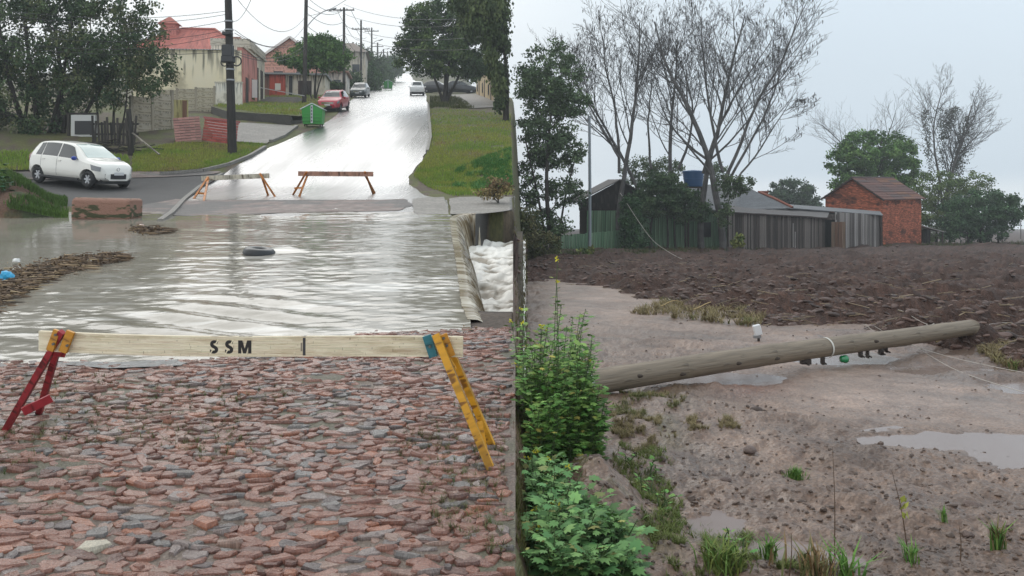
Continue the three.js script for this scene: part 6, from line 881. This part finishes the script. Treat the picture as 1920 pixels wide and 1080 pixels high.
// ---------- stones and clods in the mud ----------
{
  seed(90); const geo = [0, 1, 2].map((s) => { const g = new THREE.IcosahedronGeometry(0.5, 3), a = g.attributes.position; for (let i = 0; i < a.count; i++) { const x = a.getX(i), y = a.getY(i), z = a.getZ(i), k = 0.8 + 0.4 * fbm(x * 2 + s * 5, y * 2 + z * 2, 2); a.setXYZ(i, x * k, y * k * 0.6, z * k); } g.computeVertexNormals(); return g; }), sm = M([0.22, 0.15, 0.125], 0.6, { map: tGrit, bumpMap: bGrit, bumpScale: 0.01 });
  for (const [px, py, w, l] of [[1405, 852, 30, 'oval pinkish stone in the mud right of the dry grass'], [1822, 945, 34, 'large half-sunk oval stone near the right grass tuft'], [1815, 990, 24, 'pale loose stone below the half-sunk oval stone'], [1360, 902, 22, 'flat stone pressed in the mud mid foreground'], [1120, 892, 26, 'grey stone on top of the soil mound'], [1084, 884, 18, 'orange pebble on top of the soil mound'], [1655, 848, 14, 'small dark stone beside the puddle'], [1418, 775, 22, 'dark clod on the wet track left of the puddle'], [1890, 848, 16, 'dark clod standing in the big puddle']]) { const q = mudY(px, py), s = w / F * -q.z, o = mesh('stone', geo[(rnd() * 3) | 0], /orange/.test(l) ? M([0.33, 0.13, 0.07], 0.6) : /dark/.test(l) ? M([0.07, 0.05, 0.042], 0.8) : sm); o.position.set(q.x, q.y + s * 0.08, q.z); o.scale.set(s, s * 0.8, s * 0.8); o.rotation.y = rr(0, 6); tag(o, l, 'stone', 'stones in the mud'); }
  // crumbs of mud on the track, clods and straw on the plough
  const inst = (name, label, g, m, list) => { const im = new THREE.InstancedMesh(g, m, list.length), o = new THREE.Object3D(); list.forEach((e, i) => { o.position.copy(e.p); o.rotation.set(...e.r); o.scale.set(...e.s); o.updateMatrix(); im.setMatrixAt(i, o.matrix); im.setColorAt(i, e.c); }); im.name = numbered(name); im.castShadow = im.receiveShadow = true; scene.add(im); return stuff(im, label, name.replace(/_/g, ' ')); };
  const white = M([1, 1, 1], 0.55), clodGeo = (() => { const g = new THREE.IcosahedronGeometry(0.5, 1), a = g.attributes.position; for (let i = 0; i < a.count; i++) { const x = a.getX(i), y = a.getY(i), z = a.getZ(i), k = 0.7 + 0.6 * fbm(x * 4 + 2, y * 4 + z * 3, 2); a.setXYZ(i, x * k, y * k, z * k); } g.computeVertexNormals(); return g; })();
  const L1 = []; for (let i = 0; i < 2600; i++) { const px = rr(1000, 1960), py = 560 + 540 * Math.pow(rnd(), 0.7), wet = clamp(trackWet(px, py)); if (rnd() < wet * 0.85) continue; const q = mudY(px, py), s = rr(0.008, 0.03) * (rnd() < 0.05 ? 1.8 : 1), v = rr(0.6, 1.1); L1.push({ p: q, r: [rr(0, 6), rr(0, 6), 0], s: [s * rr(1, 1.8), s * 0.7, s], c: lin(0.14 * v, 0.10 * v, 0.08 * v) }); }
  inst('mud_crumbs', 'small crumbs of mud scattered over the track', clodGeo, white, L1);
  const L2 = []; for (let i = 0; i < 9000; i++) { const px = rr(970, 2100), top = lerp(474, 458, (px - 962) / 1000), bot = interp(fieldLine, px), py = top + (bot - top) * Math.pow(rnd(), 0.75), q = hit(px, py), s = rr(0.025, 0.085) * (rnd() < 0.06 ? 1.7 : 1), v = rr(0.35, 1.5); q.y += -0.085 + fieldH(q.x, -q.z, px, py); L2.push({ p: q, r: [rr(-0.4, 0.4), rr(-0.5, 0.5), rr(-0.4, 0.4)], s: [s * rr(1.2, 2.6), s * 0.7, s], c: lin(0.09 * v, 0.052 * v, 0.04 * v) }); }
  inst('soil_clods', 'dark clods of turned soil on the ploughed field', clodGeo, white, L2);
  const strawG = new THREE.BoxGeometry(1, 0.012, 0.012), L3 = []; for (let i = 0; i < 900; i++) { const px = rr(970, 1990), top = 480, bot = interp(fieldLine, px) + 12, py = top + (bot - top) * Math.pow(rnd(), 0.55), q = hit(px, py), v = rr(0.5, 1.1); q.y += -0.05 + fieldH(q.x, -q.z, px, py); L3.push({ p: q, r: [0, rr(-0.7, 0.7), rr(-0.25, 0.25)], s: [rr(0.1, 0.45), rr(0.6, 1.2), 1], c: lin(0.30 * v, 0.23 * v, 0.14 * v) }); }
  inst('straw_litter', 'scattered bits of straw on the ploughed field', strawG, white, L3);
}
// ---------- grass ----------
const bladeGeo = (n, lean, s) => { seed(s); const m = new MB(); for (let i = 0; i < n; i++) { const a = rr(0, 6.283), x = gauss() * 0.12, z = gauss() * 0.12, h = rr(0.5, 1.1), l = rr(0.2, 1) * lean, w = rr(0.02, 0.04), c = Math.cos(a), q = Math.sin(a); const b0 = V(x - q * w, 0, z + c * w), b1 = V(x + q * w, 0, z - c * w), m0 = V(x + c * l * 0.35 - q * w * 0.8, h * 0.6, z + q * l * 0.35 + c * w * 0.8), m1 = V(x + c * l * 0.35 + q * w * 0.8, h * 0.6, z + q * l * 0.35 - c * w * 0.8), t = V(x + c * l, h, z + q * l); m.quad(b0, b1, m1, m0); m.tri(m0, m1, t); } return m.geometry(); };
const tuftA = bladeGeo(9, 0.5, 1), tuftB = bladeGeo(7, 0.9, 2), tuftC = bladeGeo(14, 0.35, 3);
function grass(label, poly, count, h, colors, geo, { at = hit, dens = null, off = 0, name = 'grass', pat = 1 } = {}) {
  const ys = poly.map((q) => q[1]), xs = poly.map((q) => q[0]), list = []; let guard = 0;
  while (list.length < count && guard++ < count * 20) { const px = rr(Math.min(...xs), Math.max(...xs)), py = rr(Math.min(...ys), Math.max(...ys)); if (!inPoly(poly, px, py)) continue; const q = at(px, py); if (pat && fbm(q.x * 0.9 + 3, q.z * 0.9, 3) < 0.36 * pat) continue; if (dens && rnd() > dens(px, py)) continue; q.y += off; list.push(q); }
  const im = new THREE.InstancedMesh(geo, mat.blade, list.length), o = new THREE.Object3D(); list.forEach((q, i) => { const s = h * rr(0.6, 1.4); o.position.copy(q); o.rotation.set(rr(-0.15, 0.15), rr(0, 6.28), rr(-0.15, 0.15)); o.scale.set(s * 1.1, s, s * 1.1); o.updateMatrix(); im.setMatrixAt(i, o.matrix); const c = colors[Math.min(colors.length - 1, (fbm(q.x * 0.6, q.z * 0.6, 3) * colors.length * 0.9 + rr(0, 0.6)) | 0)], v = rr(0.75, 1.25); im.setColorAt(i, lin(c[0] * v, c[1] * v, c[2] * v)); });
  im.name = numbered(name); im.castShadow = im.receiveShadow = true; scene.add(im); return stuff(im, label, 'grass');
}
mat.blade = MP([1, 1, 1], 0.7, { specularIntensity: 0.4 });
const GR = [[0.17, 0.29, 0.04], [0.23, 0.33, 0.05], [0.31, 0.34, 0.07], [0.33, 0.28, 0.10]], GL = [[0.09, 0.20, 0.045], [0.12, 0.24, 0.05], [0.15, 0.25, 0.06]], DRY = [[0.16, 0.14, 0.06], [0.22, 0.18, 0.09], [0.12, 0.13, 0.045]];
seed(100);
grass('short grass on the left corner verge', [[246, 322], [250, 285], [330, 268], [420, 266], [500, 270], [465, 292], [420, 310], [330, 322]], 11000, 0.085, GR, tuftA, { pat: 0.6 });
grass('grass strip behind the white car', [[-60, 318], [-60, 284], [60, 284], [240, 292], [246, 322], [100, 320]], 5000, 0.11, GR.slice(0, 3), tuftA, { pat: 0.6 });
grass('grass on the raised terrace before the old houses', [[400, 212], [440, 197], [500, 180], [560, 169], [640, 167], [652, 186], [610, 212], [588, 222], [555, 230], [480, 225]], 9000, 0.12, GR, tuftA, { off: 0.42, pat: 0.6 });
grass('grass on the right roadside bank', [[806, 262], [806, 205], [850, 205], [958, 215], [960, 366], [850, 368], [800, 350], [775, 330], [800, 290]], 26000, 0.085, GR, tuftA, { pat: 0.7 });
grass('lush green creeper on the lower right bank', [[840, 330], [880, 305], [958, 278], [960, 350], [900, 358], [850, 352]], 6000, 0.15, [[0.05, 0.16, 0.035], [0.07, 0.20, 0.045], [0.10, 0.25, 0.05]], tuftB, { pat: 0, dens: (px, py) => sstep(0.45, 0.72, fbm(px * 0.05, py * 0.1, 3) + 0.2 * sstep(850, 940, px)) });
grass('grass under the big tree on the right verge', [[805, 204], [806, 182], [860, 182], [890, 204]], 1500, 0.2, [[0.06, 0.08, 0.025], [0.09, 0.10, 0.03]], tuftA);
grass('weedy grass on the earth bank by the pool', [[-40, 400], [-40, 362], [40, 350], [125, 372], [128, 410], [40, 412]], 3800, 0.13, [[0.06, 0.10, 0.025], [0.09, 0.16, 0.035], [0.12, 0.21, 0.04]], tuftA, { off: 0.12, pat: 0.9, at: (px, py) => { const q = hit(px, py), d = clamp(-q.z, 19.2, 24.3); q.z = -d; q.x = (px - CX) / F * d; q.y = land(q.x, d) + (0.12 + 0.75 * sstep(120, 10, px)) * Math.pow(Math.sin(Math.PI * (d - 19) / 5.5), 0.6) * sstep(150, 95, px) - 0.15; return q; } });
grass('thin grass between the paving stones', [[-20, 1080], [-20, 720], [940, 690], [955, 1080]], 900, 0.045, [[0.07, 0.10, 0.03], [0.12, 0.12, 0.05]], tuftB, { pat: 1.35, at: (px, py) => { const q = hit(px, py); q.y += paveH(q.x, -q.z); return q; } });
grass('grass and weeds on the bank between street and field', [[958, 1080], [958, 395], [990, 395], [1000, 600], [1010, 1080]], 900, 0.07, [[0.10, 0.12, 0.04], [0.14, 0.14, 0.05], [0.17, 0.15, 0.07]], tuftA, { pat: 0, at: (px, py) => { const d = lerp(4, 24, Math.pow((1080 - py) / 685, 1.6)), x = rr(0.002, 0.017) * d + 0.01; let y = land(x, d); if (d > 8.6 && d < 21.5) y = Math.max(y, streamY(d) + 0.14); return V(x, y - 0.03, -d); } });
grass('rough grass along the foot of the farm buildings', [[1000, 486], [1000, 474], [1200, 468], [1500, 466], [1900, 458], [1990, 456], [1990, 462], [1700, 466], [1400, 474], [1200, 484]], 4200, 0.35, [[0.06, 0.085, 0.035], [0.09, 0.11, 0.045], [0.12, 0.10, 0.05]], tuftA, { pat: 0.7 });
grass('yellowed grass in front of the fallen pole', [[1140, 800], [1150, 740], [1240, 735], [1330, 770], [1400, 800], [1260, 830], [1160, 860]], 1500, 0.05, DRY, tuftB, { at: mudY, pat: 0, dens: (px, py) => sstep(0.5, 0.62, fbm(px * 0.03, py * 0.06, 3)) });
grass('trodden green grass along the soil mound', [[1150, 830], [1250, 850], [1280, 930], [1420, 1000], [1560, 1075], [1250, 1080], [1190, 980], [1150, 900]], 1500, 0.05, [[0.08, 0.13, 0.03], [0.12, 0.15, 0.04], [0.16, 0.14, 0.06]], tuftB, { at: mudY, pat: 0, dens: (px, py) => sstep(0.46, 0.6, fbm(px * 0.03 + 5, py * 0.05, 3)) });
grass('dry straw grass at the furrow edge', [[1180, 590], [1240, 562], [1380, 575], [1440, 590], [1420, 615], [1300, 600]], 700, 0.16, DRY, tuftB, { pat: 0.9 });
grass('dry grass at the right furrow edge', [[1830, 660], [1880, 640], [1960, 650], [1960, 690], [1880, 690]], 400, 0.14, DRY, tuftB, { pat: 0.6 });
// single tufts one can count
function tuft(label, px, py, n, w, h, cols, lean = 0.8) { seed(px + py); const q = mudY(px, py), m = new MB(), g = thing('grass_tuft', label, 'grass tuft', q, 0, 'grass tufts in the mud'); for (let i = 0; i < n; i++) { const a = rr(0, 6.283), c = cols[(rnd() * cols.length) | 0], r = Math.abs(gauss()) * w, x = Math.cos(a) * r, z = Math.sin(a) * r, H = h * rr(0.5, 1.2), l = H * lean * rr(0.2, 1), ww = h * 0.035, b = rr(0, 6.283); m.col = c; const t = V(x + Math.cos(b) * l, H, z + Math.sin(b) * l), mm = V(x + Math.cos(b) * l * 0.35, H * 0.65, z + Math.sin(b) * l * 0.35), s = V(-Math.sin(b) * ww, 0, Math.cos(b) * ww); m.quad(V(x, -0.02, z).sub(s), V(x, -0.02, z).add(s), mm.clone().add(s), mm.clone().sub(s)); m.tri(mm.clone().sub(s), mm.clone().add(s), t); } m.build('blades', mat.leaf, g); }
tuft('round green grass tuft alone in the mud', 1492, 890, 170, 0.075, 0.09, GL); tuft('green grass tuft at the right edge of the mud', 1872, 1020, 90, 0.04, 0.14, GL.concat(DRY)); tuft('tiny green tuft left of the half-sunk stone', 1770, 975, 30, 0.02, 0.09, GL); tuft('broad-bladed grass clump at the bottom edge', 1590, 1085, 36, 0.07, 0.17, GL, 1.2); tuft('dry orange grass clump at the bottom edge', 1530, 1082, 70, 0.17, 0.15, [[0.20, 0.13, 0.06], [0.28, 0.20, 0.11], [0.14, 0.15, 0.06]], 1.1); tuft('yellow-green clump at the bottom left of the puddle', 1360, 1066, 130, 0.14, 0.14, [[0.16, 0.2, 0.05], [0.1, 0.17, 0.04]], 1.1); tuft('small green tuft by the bottom dry stalks', 1440, 1030, 60, 0.05, 0.14, GL, 1); tuft('green tuft at the bottom right of the dry stalks', 1710, 1060, 40, 0.04, 0.1, GL, 1); tuft('weed tuft beside the dark furrow edge', 1900, 690, 50, 0.06, 0.12, GL.concat(DRY), 1);
{ // dead stems
  const dm = M([0.10, 0.06, 0.035], 0.85); for (const [px, py, tx, ty, l] of [[1564, 1030, 1561, 838, 'tall thin dark dead stem left of centre foreground'], [1703, 1025, 1672, 882, 'thin dead stem with yellow leaves right of centre foreground'], [1478, 1085, 1484, 1000, 'short brown dead stem at the bottom edge'], [1540, 1085, 1575, 1020, 'slanting dead stem at the bottom edge'], [1800, 1050, 1798, 985, 'short dead stem by the bottom right tuft']]) { const q = mudY(px, Math.min(py, 1090)), t = P(tx, ty, -q.z), m = new MB(), g = thing('dead_stem', l, 'stem', q, 0, 'dead stems in the foreground'); m.tube(vcurve([V(0, -0.03, 0), t.clone().sub(q).multiplyScalar(0.5).add(V(0.008, 0, 0)), t.clone().sub(q)], 8), [4, 3.6, 3.3, 3, 2.6, 2.3, 2, 1.6, 1].map((r) => r * 0.001), 5); m.build('stem', dm, g); if (/leaves/.test(l)) { const lf = new MB(); lf.col = [0.32, 0.34, 0.07]; for (let i = 0; i < 6; i++) lf.rleaf(-0.02 + gauss() * 0.02, t.y - q.y - 0.12 - rnd() * 0.12, gauss() * 0.02, 0.05, 0.8); lf.build('leaf', mat.leaf, g); } }
}
// ---------- leafy weeds ----------
function lobed(m, o, dir, up, s, fold) {                         // palmate leaf blade with five lobes
  const side = V().crossVectors(dir, up).normalize(), n = V().crossVectors(side, dir).normalize(), pt = (x, y) => o.clone().addScaledVector(side, x * s).addScaledVector(dir, y * s).addScaledVector(n, (-fold * Math.abs(x) + 0.12 * Math.sin(y * 3)) * s);
  const rim = [[0.06, 0], [0.32, 0.05], [0.30, 0.24], [0.52, 0.42], [0.30, 0.48], [0.30, 0.78], [0.14, 0.66], [0, 1.0]], c = pt(0, 0.35), k0 = m.p.length / 3, all = rim.map(([x, y]) => pt(x, y)).concat(rim.slice(0, -1).reverse().map(([x, y]) => pt(-x, y)));
  m.v(c.x, c.y, c.z, n.x, n.y, n.z, 0.5, 0.5); for (const q of all) m.v(q.x, q.y, q.z, n.x, n.y, n.z, 0, 0); for (let i = 0; i < all.length - 1; i++) m.i.push(k0, k0 + 1 + i, k0 + 2 + i);
}
function weed(label, x, d, h, nStem, leafS, cols, s, lean = 0.3, perStem = 16, flower = false, group = 'leafy weeds on the bank') {
  seed(s); const base = V(x, land(x, d), -d), g = thing('leafy_weed', label, 'weed', base, 0, group), st = new MB(), lv = new MB(), fl = new MB();
  for (let i = 0; i < nStem; i++) {
    const a = rr(0, 6.283), l = rr(0.1, 1) * lean * h, H = h * rr(0.6, 1.05), tip = V(Math.cos(a) * l, H, Math.sin(a) * l), p0 = V(gauss() * 0.07, -0.05, gauss() * 0.07), pts = vcurve([p0, p0.clone().lerp(tip, 0.5).add(V(gauss() * 0.03, 0.05, gauss() * 0.03)), tip], 8); st.tube(pts, pts.map((_, k) => lerp(0.006, 0.002, k / 8)), 5);
    for (let k = 0; k < perStem; k++) { const t = lerp(0.18, 1, (k + rnd()) / perStem), f = t * 7.99, q = pts[f | 0].clone().lerp(pts[(f | 0) + 1] || pts[8], f % 1), az = k * 2.4 + rr(-0.5, 0.5), dr = V(Math.cos(az), rr(-0.35, 0.55), Math.sin(az)).normalize(), sz = leafS * rr(0.35, 1.4) * (1.15 - 0.5 * t), pet = sz * 0.6, o = q.clone().addScaledVector(dr, pet), c = cols[(rnd() * cols.length) | 0], v = rr(0.65, 1.3), ye = rnd() < 0.07 ? 1.9 : rr(0.9, 1.15); lv.col = [c[0] * v * ye, c[1] * v, c[2] * v]; st.tube([q, o], 0.0015, 4); lobed(lv, o, dr, V(gauss() * 0.3, 1, gauss() * 0.3), sz, rr(0.05, 0.4)); }
    if (flower && rnd() < 0.7) { fl.col = [0.55, 0.50, 0.05]; for (let k = 0; k < 8; k++) fl.rleaf(tip.x + gauss() * 0.015, tip.y + gauss() * 0.015, tip.z + gauss() * 0.015, 0.022); }
  }
  st.build('stems', M([0.06, 0.10, 0.03], 0.7), g); lv.build('leaves', mat.weedLeaf, g); if (fl.p.length) fl.build('flowers', mat.leaf, g).userData.kind = 'stuff'; return g;
}
mat.weedLeaf = MP([1, 1, 1], 0.65, { vertexColors: true, specularIntensity: 0.35 });
const W1 = [[0.08, 0.19, 0.04], [0.12, 0.25, 0.055], [0.18, 0.31, 0.075]], W2 = [[0.09, 0.20, 0.07], [0.12, 0.25, 0.085], [0.16, 0.31, 0.10]];
for (const [i, [px, d, h, ns]] of [[1000, 6.3, 0.85, 7], [1016, 6.1, 0.95, 7], [1040, 6.4, 1.05, 7], [1068, 6.2, 0.85, 7], [1092, 6.3, 0.7, 7], [1112, 6.0, 0.55, 6], [1006, 6.9, 0.9, 6], [1050, 7.0, 0.9, 6], [1085, 6.9, 0.75, 6], [1022, 5.7, 0.6, 6], [1075, 5.75, 0.5, 6], [1004, 5.6, 0.6, 6], [1105, 6.6, 0.6, 6], [1030, 5.95, 0.8, 7], [1060, 5.95, 0.75, 7], [1090, 6.0, 0.62, 7], [1005, 6.0, 0.8, 7]].entries()) weed('tall bright green leafy weed in the clump beside the fallen pole', (px - CX) / F * d, d, h * 1.15, ns, 0.066, W1, 200 + i, 0.26, 54, i % 6 === 0, 'tall weeds beside the fallen pole');
weed('tallest spindly weed with yellow buds above the green clump', (1045 - CX) / F * 6.3, 6.3, 1.45, 2, 0.05, [[0.06, 0.14, 0.05], [0.16, 0.2, 0.05]], 230, 0.06, 20, true, 'tall weeds beside the fallen pole');
for (const [i, [px, d, h]] of [[1008, 4.35, 0.33], [1030, 4.3, 0.38], [1070, 4.35, 0.36], [1110, 4.3, 0.32], [1145, 4.35, 0.26], [1015, 4.75, 0.38], [1050, 4.7, 0.4], [1090, 4.75, 0.34], [1006, 5.1, 0.4], [1015, 5.15, 0.36], [1130, 4.6, 0.24], [1060, 4.05, 0.3], [1025, 4.05, 0.28], [1110, 4.05, 0.26], [1160, 4.1, 0.2]].entries()) weed('low broad-leaved weed in the patch at the bottom of the soil mound', (px - CX) / F * d, d, h, 8, 0.085, W2, 240 + i, 0.55, 15, i % 9 === 0, 'low weeds below the soil mound');
for (const [i, [px, d, h]] of [[1228, 5.9, 0.1], [1215, 5.5, 0.12], [1238, 5.15, 0.14], [1180, 6.1, 0.1], [1390, 4.5, 0.12]].entries()) weed('small bright seedling on the edge of the soil mound', (px - CX) / F * d, d, h + 0.03, 4, 0.045, [[0.09, 0.22, 0.05], [0.12, 0.25, 0.06]], 270 + i, 0.7, 5, false, 'seedlings at the mound');
{ const q = hit(45, 395), x = q.x, d = 20.2; const g = weed('broad-leaved bluish weed on the earth bank by the pool', x, d, 0.9, 8, 0.16, [[0.03, 0.10, 0.045], [0.04, 0.13, 0.05]], 290, 0.6, 8); g.position.y += 0.3; }
{ const g = leafTree('bush', 'yellowish spiky plant at the left field fence', 'bush', { seed: 300, d: 47, trunks: [[1100, 490, 1100, 470, 0.03]], blobs: [[1100, 474, 14, 12, 0, 0.4], [1385, 455, 10, 12, 0, 0.3]], clumps: 24, per: 40, leaf: 0.2, clumpR: 0.12, colors: [[0.09, 0.09, 0.04], [0.05, 0.065, 0.03]] }); }
renderer.render(scene, camera);
